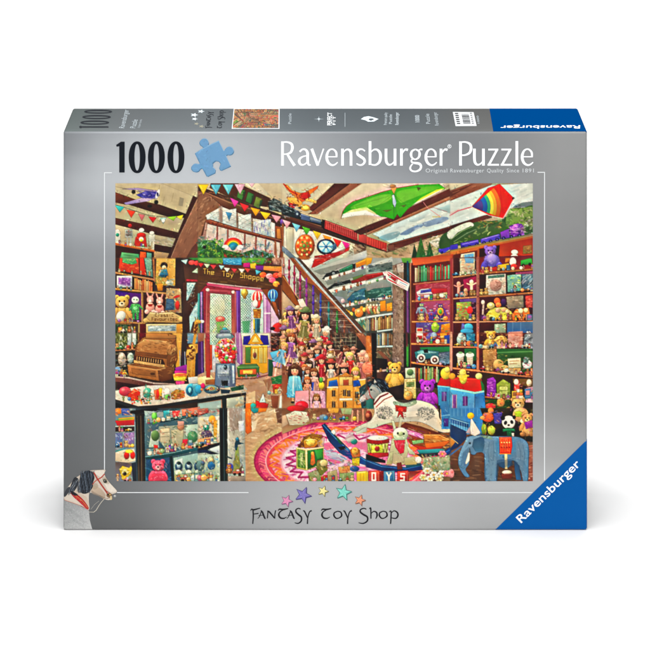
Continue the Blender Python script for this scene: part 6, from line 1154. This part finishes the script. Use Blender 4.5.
# flower box
P('b8b898', '430,380 640,360 650,480 440,490', .3, g='98a080'); N('e8e8d0 78a868 c8d8c0 d88888 a8a070 e8d078 588858 98c8b8', 150, 430, 360, 645, 500, 20, 10, 60, 60)
for x, y, c in ((470, 480, 'e8e0c8'), (520, 510, 'f0ecd8'), (440, 530, 'e0c8a8'), (580, 500, 'e8e8d8'), (620, 500, 'e88890'), (560, 540, 'd8d0b0'), (490, 540, 'f0e8d0'), (584, 350, 'e08898')):
    for k in range(6): E(c, x + 20 * math.cos(k * 1.05), y + 16 * math.sin(k * 1.05), 13, 11, o=.3)
    E('e0b858', x, y, 8, o=.2)

T(4, 3)
P('7a5844', '0,340 140,300 650,280 650,580 0,580', 0, g='5c4030'); N('a07c60 4a3024 8a6448 b08c6c 6a4834', 120, 0, 340, 640, 570, 70, 10, 4, 8, .6)
P('b07868', '580,290 640,280 640,574 600,574', 0, g='8a4a40'); N('d0b0a0 7a3830 a87868', 40, 585, 290, 640, 570, 34, 9, 0, 12)
P('3a3018', '230,0 640,0 640,260 480,240 230,210', 0)
P('4488c0', '0,0 230,0 250,60 250,200 130,200 0,120', 0, g='58a0d0'); P('3068a8', '0,70 140,110 140,150 0,110', .2); L('a8e0f0', 6, '0,76 140,118', .8)
for k in range(8): L('a8d8f0', 4, [k * 18, 90 + k * 4, k * 18, 140 + k * 5], .7); L('88c0e8', 5, [k * 30, 0, k * 30, 60], .5)
P('284878', '0,120 130,180 120,240 60,300 0,330', 0, g='204068'); P('c88c48', '0,220 40,260 0,310', .3); L('e8c888', 6, '0,220 60,270', .8); L('4878b0', 12, '0,360 90,290', .9)
# toys behind
E('e06838', 290, 70, 44, 36); E('f08848', 312, 20, 22, 24); E('f8a868', 250, 74, 20, 14); P('5848a0', '330,40 400,30 390,120 340,120', .4); N('8878c8 383070 e89058', 40, 240, 10, 410, 120, 22, 8); E('80a038', 260, 160, 20, 40); E('a8b848', 316, 170, 28, 36); N('c8d060 587820 e0a048', 30, 240, 110, 350, 210, 20, 8, 80, 30)
E('d8a868', 540, 50, 60, 56); P('c8d838', '492,30 530,20 560,40 556,70 500,64', .5); E('f0d8a8', 560, 100, 24, 20); A.bear(590, 80, 70, 'c89058', 'e8c890'); P('a838a0', '568,110 630,90 632,150 580,160', .4); N('e8c890 a87838 d860c8', 60, 440, 0, 635, 220, 18, 8, 60, 60, .7)
# panda doll with green scarf
E('181818', 380, 180, 30, 30); E('202020', 500, 180, 28, 28); E('f0f0e4', 448, 108, 50, 50); E('101010', 404, 76, 16, 16); E('181818', 490, 70, 12, 14, o=.2); E('202020', 424, 112, 11, 15, 20); E('202020', 472, 106, 10, 14, -20); E('302020', 448, 130, 8, 6); P('18784c', '400,160 440,150 490,156 500,180 470,176 474,216 436,216 432,176 404,184', g='105838', o=.5); L('58c890', 5, '410,166 490,164', .7); P('e0d0c0', '470,190 490,190 488,220 474,220', .3)
# elephant
A.Sm('688cac', '130,220 190,206 260,206 330,214 470,216 540,226 590,262 604,330 600,420 596,552 560,560 540,480 500,420 476,402 450,452 400,456 362,430 356,560 300,556 270,556 262,480 258,352 210,340 190,356 160,350 150,310 146,420 120,470 150,520 120,526 90,490 66,440 64,380 90,300 120,250', g='6488a8', o=.6)
P('84accc', '130,224 190,210 230,220 190,280 140,300 100,340 84,400 80,440 66,420 66,370 92,300', .0, a=.7); P('3c6488', '180,240 250,214 268,262 250,330 196,330 170,290', .3, g='4c7c9c'); P('789cb8', '262,240 350,230 350,420 340,550 290,550 270,440', 0, a=.6); P('3c5c7c', '356,420 376,430 362,556 350,552', 0, a=.7); P('7898b4', '500,260 580,270 596,340 590,450 560,400 510,380', 0, a=.6); P('34587c', '490,400 530,440 546,550 506,548 494,480', .3, g='3c6890'); P('3a5a78', '360,420 470,400 480,430 440,456 380,452', .2, a=.7); E('203038', 152, 268, 6, 6); P('f0e8d8', '140,340 152,340 150,400 124,430 116,420', .4); L('a8c8d8', 5, '200,216 330,222 460,224', .6); P('98b868', '230,206 310,214 330,240 260,230', 0, a=.4)
def inel(x, y): return (y > 226) and ((262 < x < 350 and y < 550) or (350 < x < 590 and y < 410) or (545 < x < 594 and y < 550) or (70 < x < 140 and 320 < y < 470 and x < 150))
N('98bcd4 3c6084 7498b8 4c7498 b0ccdc', 260, 66, 226, 596, 550, 18, 5, 70, 50, .5, inel); L('2c4c68', 4, '262,352 268,470 272,552', .5); L('2c4c68', 4, '596,300 600,420 592,550', .4); L('38587c', 3, '76,380 96,372', .5); L('38587c', 3, '72,410 94,402', .5); L('38587c', 3, '76,440 100,428', .5); L('38587c', 3, '88,470 110,456', .5)
P('e84c28', '376,222 470,220 476,290 464,352 380,352', g='d03818', o=.6); L('f89068', 6, '384,230 462,228', .7); L('a82410', 5, '388,340 462,340', .6); P('f0d8a8', '416,350 438,350 440,466 420,466', .4); E('d8c8b0', 436, 490, 36, 16); N('f8a070 b02c10', 20, 382, 226, 470, 346, 18, 6); P('8a3828', '390,500 480,500 470,540 400,540', .2, a=.7)
P('f4f4ec', '160,70 236,190 190,214 150,196', .5, g='d8d4d0'); P('c0b8c8', '120,190 150,140 160,196', .3); E('e8c038', 158, 58, 26, 24); N('f8e088 b88818', 12, 138, 40, 180, 78, 12, 5); L('b0a8c0', 4, '160,90 176,200', .5); L('38587c', 6, '230,190 260,206', .7)
E('e89898', 10, 500, 22, 34); E('d87878', 16, 486, 10, 12, o=.2)

# embroidered saddle cloth, belly shade
for k in range(5): L('f8d060', 3, [388 + k * 17, 238, 388 + k * 16, 340], .6)
for k in range(4): E('f8e090', 394 + k * 20, 262, 5, o=0); E('b02818', 394 + k * 20, 300, 6, o=0)
L('f4c850', 5, '380,350 464,350', .8); A.Sm('34587c', '360,400 420,392 480,396 520,420 480,440 420,452 370,440', 0, a=.45)
for q in ('300,260 290,330 300,420', '330,250 336,340 326,430', '520,270 540,330 536,400', '556,280 572,350 566,430', '410,380 450,392 490,388', '150,236 140,270 120,300'): L('3c6084', 4, q, .4)

# ---- many small toys crowding the shelves
def clutter(x0, y0, x1, y1, n, h0, h1, seed, cols='c84848 e8b848 5888b0 68a058 d8c8a8 a868a8 e88848 88a8a0 b07848 d89898 f0e0c0 607890'):
    rg = np.random.default_rng(seed); cs = cols.split()
    for k in range(n):
        t = (k + rg.uniform(.1, .9)) / n; x = x0 + (x1 - x0) * t; y = y0 + (y1 - y0) * t; h = rg.uniform(h0, h1); c = cs[rg.integers(len(cs))]; c2 = cs[rg.integers(len(cs))]; w = h * rg.uniform(.3, .6); q = rg.integers(7)
        if q == 0: A.bear(x, y - h * .72, h * .36, ['c89858', 'a87040', 'd8b888'][rg.integers(3)])
        elif q == 1: A.doll(x, y - h * .82, h * .3, HAIR[rg.integers(10)], c)
        elif q == 2:
            P(c, [x - w * .6, y - h * .8, x + w * .6, y - h * .84, x + w * .6, y, x - w * .6, y], .6); P(c2, [x - w * .4, y - h * .66, x + w * .4, y - h * .7, x + w * .4, y - h * .3, x - w * .4, y - h * .28], .2); L('f8f0e0', 2.5, [x - w * .4, y - h * .15, x + w * .4, y - h * .17], .6)
        elif q == 3: E(c, x, y - h * .3, h * .3); L(c2, 3, [x - h * .26, y - h * .3, x + h * .26, y - h * .34], .8); E('ffffff', x - h * .1, y - h * .42, h * .06, o=0, a=.7)
        elif q == 4:
            P(c, [x - w, y - h * .35, x - w * .3, y - h * .38, x - w * .2, y - h * .6, x + w * .5, y - h * .6, x + w * .6, y - h * .36, x + w, y - h * .3, x + w, y - h * .12, x - w, y - h * .12], .5); E('241c18', x - w * .55, y - h * .1, h * .12); E('241c18', x + w * .55, y - h * .1, h * .12); P('d8e8e8', [x - w * .1, y - h * .54, x + w * .4, y - h * .54, x + w * .44, y - h * .4, x - w * .14, y - h * .4], .1)
        elif q == 5:
            for m in range(3): P(cs[rg.integers(len(cs))], [x - w * (.5 - .1 * m), y - h * (.3 + .28 * m), x + w * (.5 - .1 * m), y - h * (.31 + .28 * m), x + w * (.5 - .1 * m), y - h * .28 * m, x - w * (.5 - .1 * m), y - h * .28 * m], .5)
        else: robot(x, y - h * .42, h * .4, c, c2)
T(4, 1)
for a in ((236, 126, 296, 122, 2, 40, 60, 1), (300, 104, 640, 84, 8, 36, 56, 2), (236, 288, 290, 284, 2, 50, 70, 3), (440, 266, 640, 254, 5, 34, 60, 4), (236, 480, 640, 478, 11, 34, 62, 5), (34, 300, 206, 290, 5, 34, 56, 6), (34, 482, 206, 478, 5, 34, 60, 7), (30, 138, 206, 126, 5, 30, 46, 8)): clutter(*a)
T(4, 2)
for a in ((26, 100, 206, 102, 5, 34, 60, 9), (26, 262, 206, 276, 5, 36, 60, 10), (226, 116, 640, 116, 11, 36, 64, 11), (240, 288, 640, 332, 11, 36, 66, 12), (286, 496, 470, 508, 5, 34, 50, 13), (470, 500, 640, 500, 5, 60, 90, 14)): clutter(*a)
T(3, 1)
for a in ((386, 328, 640, 312, 7, 34, 52, 15), (386, 484, 640, 480, 7, 40, 66, 16), (380, 200, 640, 172, 0, 30, 40, 17), (6, 338, 200, 300, 6, 26, 40, 18), (6, 206, 200, 146, 4, 20, 32, 19)): clutter(*a)
T(3, 2)
for a in ((386, 78, 640, 84, 7, 40, 66, 20), (350, 226, 640, 254, 5, 26, 40, 21), (100, 300, 200, 300, 3, 30, 46, 22)): clutter(*a)
T(2, 1)
for a in ((330, 176, 640, 76, 5, 20, 34, 23), (400, 272, 640, 198, 5, 24, 38, 24), (480, 376, 640, 338, 5, 26, 40, 25)): clutter(*a)
GL_ = 'a8c0b8 d8d8c0 78a0a0 c87860 88a878 d8b068 6888a0 c8c8b8 b06878 e8e0c8'
T(0, 3)
for a in ((240, 122, 640, 60, 10, 36, 60, 26, GL_), (244, 366, 640, 296, 11, 44, 80, 27, GL_), (10, 180, 150, 178, 4, 30, 46, 28), (10, 300, 150, 300, 4, 40, 60, 29), (10, 560, 150, 560, 3, 50, 70, 30), (456, 562, 645, 562, 6, 50, 90, 31, GL_)): clutter(*a)
T(1, 3)
for a in ((4, 300, 160, 262, 5, 44, 80, 32, GL_), (4, 556, 160, 556, 5, 50, 90, 33, GL_), (236, 500, 350, 520, 3, 50, 80, 34, GL_)): clutter(*a)
T(0, 2)
for a in ((8, 128, 160, 126, 5, 40, 66, 35), (8, 330, 100, 334, 3, 50, 80, 36), (30, 520, 540, 500, 9, 26, 44, 37)): clutter(*a)
T(0, 1)
for a in ((8, 108, 290, 140, 5, 26, 40, 38), (8, 236, 140, 250, 4, 24, 36, 39), (8, 490, 210, 494, 5, 26, 40, 40), (8, 570, 170, 572, 4, 40, 56, 41)): clutter(*a)
T(0, 0)
clutter(8, 466, 290, 512, 7, 26, 44, 42)
T(1, 2)
for a in ((300, 350, 520, 340, 4, 26, 44, 43), (540, 470, 640, 460, 3, 40, 60, 44), (10, 440, 190, 440, 5, 22, 36, 45)): clutter(*a)
T(2, 3)
for a in ((200, 562, 560, 562, 8, 36, 60, 46), (220, 90, 560, 96, 8, 34, 56, 47)): clutter(*a)

# ---- printing: painterly texture, then a little local contrast
def blur(a, n):
    for ax in (0, 1):
        pad = [(n, n) if k == ax else (0, 0) for k in range(a.ndim)]
        c_ = np.cumsum(np.pad(a, pad, 'edge'), ax, dtype=np.float64)
        hi = [slice(None)] * a.ndim; lo = [slice(None)] * a.ndim
        hi[ax] = slice(2 * n, None); lo[ax] = slice(0, -2 * n)
        a = ((c_[tuple(hi)] - c_[tuple(lo)]) / (2 * n)).astype(np.float32)
    return a
A.model = False
busy = np.sqrt(np.maximum(blur(A.c.mean(2) ** 2, 6) - blur(A.c.mean(2), 6) ** 2, 0))
A.jitter(9000, .09, 7, 2.0, where=busy > .07)
A.jitter(12000, .26, 4.2, 1.25, soft=.2, where=busy > .10)
C_ = A.c
# soften the joins between the regions that were drawn one by one
soft_ = blur(C_, 5)
for b_ in TX[1:]:
    k_ = np.exp(-((np.arange(A.w) / A.S + A.x0 - b_ - .3) / .8) ** 2)[None, :, None] * .6; C_ = C_ * (1 - k_) + soft_ * k_
for b_ in TY[1:]:
    k_ = np.exp(-((np.arange(A.h) / A.S + A.y0 - b_ - .2) / .8) ** 2)[:, None, None] * .6; C_ = C_ * (1 - k_) + soft_ * k_
lum = C_.mean(2)
tex = sum(w_ * (blur(rnd.normal(0, 1, lum.shape).astype(np.float32), n_) * n_ * 2) for n_, w_ in ((2, .004), (6, .014)))
C_ = C_ * (1 + tex[..., None])
C_ = C_ * .3 + .7 * blur(C_, 1)
C_ = C_ + .16 * (C_ - blur(C_, 3)) + .50 * (C_ - blur(C_, 14))
C_ = np.clip(C_, 0, 1) ** 1.15 * np.array([1.0, .955, .875], np.float32)
g_ = C_.mean(2, keepdims=True); C_ = g_ + (C_ - g_) * 1.0
A.c = np.clip(C_, .02, .99).astype(np.float32)
picture = A.sheet('picture', front_np, M_pic, box, 0.00022, G)

# ---- horse head print at the lower left corner
c = Canvas(62.5, 467, 122, 531, 8, '808080', 0.0); c.org(57, 462, 9.29)
c.P('8c8e8e', '56,345 150,370 240,420 296,440 300,480 306,540 322,600 334,640 76,640 62,625 56,600', 0, g='c8c8c6', ga=.9)
c.N('c8c8c4 8a8c8c b0b0ae 707474 d8d8d4', 700, 64, 370, 312, 628, 10, 5, 30, 70, .4, lambda x, y: y > 350 + (x - 60) * .42 and x < 290 + max(0, y - 470) * .12)
for q, w_ in (('70,430 130,450 200,500 250,560', 26), ('90,560 160,540 240,590', 22)): c.L('7c8080', w_, q, .18)
c.Sm('c2b4a4', '56,345 74,290 96,240 130,196 170,150 214,120 262,92 316,76 380,72 440,70 452,78 442,104 452,140 480,180 520,224 554,262 552,282 530,292 508,302 502,340 480,352 444,342 400,312 352,292 312,284 298,300 296,360 297,442 230,410 150,378', 0, g='dccfbe')
c.model = True
c.Sm('ebe0d0', '340,84 440,76 438,106 456,150 500,206 548,262 526,280 480,268 440,200 400,140 360,110', 0, a=.75); c.Sm('b89c80', '336,220 372,226 410,250 450,300 440,330 400,306 352,286 320,270', 0, a=.62); c.Sm('8a7460', '318,262 350,280 400,306 440,334 430,340 390,316 330,294', 0, a=.6); c.Sm('c0a890', '140,236 210,286 280,330 294,430 230,396 170,340 130,290', 0, a=.5)
c.Sm('a89a84', '420,130 452,140 486,190 470,206 440,190 420,160', 0, a=.55); c.Sm('9c8c74', '332,206 366,196 384,222 366,248 338,250', 0, a=.55)
c.Sm('4a4838', '428,166 446,158 462,170 466,188 446,196 432,186', 0, a=.85); c.E('14120e', 448, 178, 11, 10, o=0); c.E('f4f0e8', 444, 174, 3.5, o=0); c.L('6a5440', 4, '424,162 446,152 466,166', .8)
c.Sm('2a2e36', '60,318 78,268 104,232 124,236 116,270 96,300 74,322', 0, a=.9); c.Sm('1e2228', '116,262 140,186 164,142 194,150 202,180 186,230 160,270 130,296', 0, a=.95); c.Sm('1a1e24', '210,200 218,130 250,92 296,78 330,96 348,140 336,190 330,236 292,282 252,294 222,280 212,240', 0)
c.model = False
for k in range(46):
    bx = 222 + 2.6 * k; q = []
    for t in np.linspace(0, 1, 7): q += [bx - 30 * t + 9 * math.sin(t * 6 + k), 96 + 14 * math.sin(k * .8) + 175 * t]
    if 150 < bx < 340: c.L(['48525e', '10141a', '6c7884', '2c343e', '0c0f14'][k % 5], 6.5, q, .65)
for k in range(18):
    bx = 196 - 3.2 * k; q = []
    for t in np.linspace(0, 1, 6): q += [bx - 44 * t + 7 * math.sin(t * 6 + k), 158 + 2.6 * k + 108 * t]
    if k < 16: c.L(['48525e', '10141a', 'b8bcc0', '2c343e'][k % 4], 6, q, .6)
c.L('8a2018', 13, '344,100 372,150 410,206 446,256 474,300', .9); c.L('c84834', 6, '344,98 372,148 410,204 446,252 472,294', .8); c.L('a83024', 10, '374,164 412,142 440,112', .9); c.L('b03828', 8, '330,206 352,180 376,160', .85); c.L('7a2018', 7, '452,262 496,292', .7)
c.E('7a5c40', 486, 308, 26, 20, o=.2); c.E('2c221c', 474, 302, 9, 7, o=0); c.E('d8b060', 492, 300, 7, 6, o=0); c.L('5c4030', 5, '440,332 470,338 500,328', .7); c.Sm('d8c090', '494,318 508,314 512,340 500,352 492,340', 0); c.E('989c9c', 538, 314, 13, 12, o=.2); c.E('e8e0d0', 536, 312, 6, 5, o=0); c.L('7a5a40', 5, '396,308 450,336', .6)
c.Sm('a81c26', '128,282 160,286 206,312 256,362 296,426 272,430 212,374 152,320', 0); c.Sm('1c1820', '126,268 160,278 196,306 150,308', 0); c.L('e0a048', 6, '176,312 236,360 284,420', .8); c.L('e85048', 5, '150,304 210,352 268,420', .7); c.N('d84040 7a1018 f0c880', 24, 160, 296, 280, 420, 12, 5, 45, 15, .8, lambda x, y: abs(y - (296 + (x - 150) * .95)) < 22)
c.L('a85848', 6, '60,348 150,378 230,408 292,444', .7); c.L('c8b8a8', 8, '64,338 150,366 240,402', .4)
c.L('b8b0a0', 6, '440,340 412,372 390,404 364,448 342,464 298,462', .95); c.L('e8e0d0', 3, '440,338 412,370 388,402 362,446 340,462', .7); c.L('c8c0b0', 3.5, '390,360 350,392 316,436', .7)
c.jitter(1400, .08, 8, 2.2)
hb = lambda a_: (a_ + np.roll(a_, 1, 0) + np.roll(a_, -1, 0) + np.roll(a_, 1, 1) + np.roll(a_, -1, 1)) / 5
inner = hb(hb(hb((c.a > .5).astype(np.float32)))) > .995
sm_ = hb(hb(hb(c.c))); c.c[inner] = sm_[inner]
# keep the print inside the rounded corner of the carton
yy, xx = np.meshgrid(np.arange(c.h) / c.S + c.y0, np.arange(c.w) / c.S + c.x0, indexing='ij')
rp = R / K; cx_, cy_ = XL + rp, BASE - rp
out = ((xx < cx_) & (yy > cy_) & (np.hypot(xx - cx_, yy - cy_) > rp * .93)) | (xx < XL + .12 * rp) | (yy > BASE - .12 * rp)
c.a[out] = 0
def horse_tf(X, Y, lift):
    x = (X - CX) * K; z = (BASE - Y) * K
    dx = np.minimum(x + W / 2 - R, 0); dz = np.minimum(z - R, 0); q = np.minimum(np.hypot(dx, dz), R * .95)
    d = R - np.sqrt(R * R - q * q)
    return (x, d - lift, z)
c.sheet('horse_head_print', horse_tf, M_print, front_panel, 0.0003, G, cut=.5)

# ---- print on the top panel
def block(name, loops, m, lift=.0002): return polys(name, loops, top_pt, m, top_panel, lift)
def arc_txt(name, lines, m): typeset(name, lines, top_pt, m, top_panel, 0.00022)
zs_ = [([(80.0 + k * 1.75, 127.4 - k * 5.4 + 5.4)], k) for k in range(4)]
def tz(cx, cy, rx, ry): return [ell(cx, cy, rx, ry, 36, 2.3), ell(cx, cy + .1, rx * .80, ry * .36, 30, 2.1)[::-1]]
polys('piece_count', [[[(79.4, 128.1), (79.2, 126.6), (80.5, 125.9), (82.0, 126.5), (108.4, 126.5), (108.6, 127.9), (82, 127.9), (81, 128.6)]], tz(94.8, 122.8, 14.4, 2.15), tz(96.6, 117.3, 14.3, 2.1), tz(98.2, 111.9, 14.0, 2.0)], top_pt, M_black, top_panel, 0.0002)
typeset('brand_title', [('Ravensburger', (124.2, 128.6), (4.6, -18.4), (-5.6, -.4), 0, 1.0), ('Puzzle', (135.2, 128.6), (2.6, -8.6), (-5.6, -.4), 0, 1.0)], top_pt, M_grey, top_panel, .00022)
typeset('tagline', [('Original Quality', (139.5, 128.2), (2.4, -8.5), (-2, -.1), 0, 1.0)], top_pt, M_grey, top_panel, .00022)
# small turned picture title and stars
def tt(strokes, ox, oy, sx, sy):
    o = []
    for pts, wd in strokes:
        o.append(([(ox + (p[1] - 508) * sx + (p[0] - 250) * .12 * sy, oy - (p[0] - 250) * sy) for p in pts], [max(w_ * .42, .25) for w_ in wd]))
    return o
ribbons('picture_title', tt(Q[:17], 205.0, 128.4, .45, .27) + tt([([(p[0] - 70.3, p[1]) for p in a_], b_) for a_, b_ in Q[17:]], 216.6, 128.4, .48, .225), top_pt, M_black, top_panel, .0002)
def tstar(cx, cy, r, m):
    pts = [(cx + (r if k % 2 == 0 else r * .42) * 1.25 * math.cos(math.pi * k / 5), cy + (r if k % 2 == 0 else r * .42) * .62 * math.sin(math.pi * k / 5)) for k in range(10)]
    polys('star', [[pts]], top_pt, m, top_panel, .0002)
M_starw = mat('pale_blue_ink', 'd4e2e8', .45, .2, gain=G); M_stary = mat('star_tint', 'a8a48c', .45, .2, gain=.5)
for x, y, r, m in ((194.6, 119.2, 2.6, M_starw), (194.2, 115.2, 3.4, M_starw), (201, 111.6, 3.0, M_starw), (196.5, 124.0, 2.4, M_stary), (201.5, 126.6, 2.6, M_stary)): tstar(x, y, r, m)
# turned thumbnail of the picture, read back from the same painting
th = Canvas(0, 0, 47, 19, 4, '907050')
for iy in range(th.h):
    v_ = 1 - iy / (th.h - 1.0)
    col = np.linspace(0, 1, th.w)
    th.c[iy] = A.c[(col * (A.h - 1)).astype(int), int((1 - v_) * (A.w - 1))]
th.c = np.clip((.72 * th.c + .28 * blur(th.c, 1)) * np.array([.82, .70, .56]) + np.array([.04, .02, .0]), 0, 1).astype(np.float32)
def th_tf(X, Y, lift):
    yy_ = 109.4 + Y; left = np.interp(yy_, [109.4, 128.4], [234.4, 232.6]); right = np.interp(yy_, [109.4, 128.4], [278.6, 278.4])
    return top_np(left + (right - left) * X / 47.0, yy_, lift)
th_o = th.sheet('thumbnail_picture', th_tf, M_pic, top_panel, .0003, .62)
polys('thumbnail_border', [[[(233.7, 108.9), (279.6, 108.9), (279.5, 129.1), (231.7, 129.1)]]], top_pt, M_pale, top_panel, .0002)
# small white marks
typeset('small_print', [('Puzzle', (291.2, 124.2), (.2, -10.5), (-3.2, 0), 0.0, 1.0)], top_pt, M_grey, top_panel, .00022)
sp = []
for k in range(8):
    a = math.pi * k / 4; r1 = 1.0; r2 = 5.2 if k % 2 == 0 else 1.8
    sp += [(318.8 + r2 * math.cos(a), 119.3 + r2 * .55 * math.sin(a)), (318.8 + .7 * math.cos(a + math.pi / 8), 119.3 + .4 * math.sin(a + math.pi / 8))]
block('spark_icon', [[sp]], M_starw)
typeset('fit_lettering', [('PERFECT', (331.6, 125.6), (.3, -12.8), (-4.6, 0), 0.03, 1.0), ('FIT', (335.4, 125.2), (.2, -9.0), (-3.0, 0), 0.02, 1.2)], top_pt, M_pale, top_panel, .00022)
block('divider_line', [[[(344.8, 113), (345.2, 113), (345.2, 127), (344.8, 127)]]], M_grey)
leaf = [(360.8, 119.4), (364, 117.2), (368.6, 116.4), (373, 117.4), (378.6, 119.2), (374, 121.8), (368, 122.0), (365.6, 120.6)]
block('leaf_icon', [[leaf, [(369.4, 118.8), (372.4, 118.6), (374.4, 119.6), (371, 121), (368.6, 120.2)]]], M_starw)
typeset('small_print', [('Premium quality', (386.8, 125.2), (.3, -12.4), (-3.2, 0), .01, 1.0), ('Puzzle', (391.8, 124.2), (.1, -9.5), (-3.0, 0), .01, 1.0), ('Ravensburger', (398.6, 125.2), (-.2, -12.6), (-3.6, 0), .02, 1.0)], top_pt, M_grey, top_panel, .00022)
typeset('small_print', [('1000', (419.5, 122.4), (-.3, -7.0), (-4.4, .2), .02, 1.0), ('Puzzle', (430.2, 124.0), (-1.2, -10.0), (-4.2, .2), .0, 1.0), ('Ravensburger', (438.8, 125.6), (-2.2, -13.2), (-4.0, .3), .0, 1.0)], top_pt, M_grey, top_panel, .00022)
block('barcode_label', [[[(452.8, 112.2), (473.6, 112.4), (476.6, 126.2), (455.6, 126.4)]]], M_pale, .0002)
bars = []
for k in range(11): 
    y0 = 114.4 + k * .92; q = 1.0 * (k * 7 % 5) * .1 + .3
    f_ = (y0 - 112.3) / 14.0; bars.append([[(461.0 + 2.8 * f_, y0), (468.4 + 2.8 * f_, y0), (468.5 + 2.8 * f_, y0 + q), (461.1 + 2.8 * f_, y0 + q)]])
for k in range(6):
    y0 = 113.2 + k * 2.0; f_ = (y0 - 112.3) / 14.0
    bars.append([[(454.6 + 2.8 * f_, y0), (458.0 + 2.8 * f_, y0), (458.2 + 2.8 * f_, y0 + 1.1), (454.8 + 2.8 * f_, y0 + 1.1)]]); bars.append([[(469.6 + 2.8 * f_, y0), (471.6 + 2.8 * f_, y0), (471.8 + 2.8 * f_, y0 + .7), (469.8 + 2.8 * f_, y0 + .7)]])
block('barcode_bars', bars, M_dark, .0003)
typeset('barcode_digits', [('1000', (479.6, 123.6), (-1.2, -7.6), (-2.0, .2), .0, 1.0)], top_pt, M_grey, top_panel, .00022)
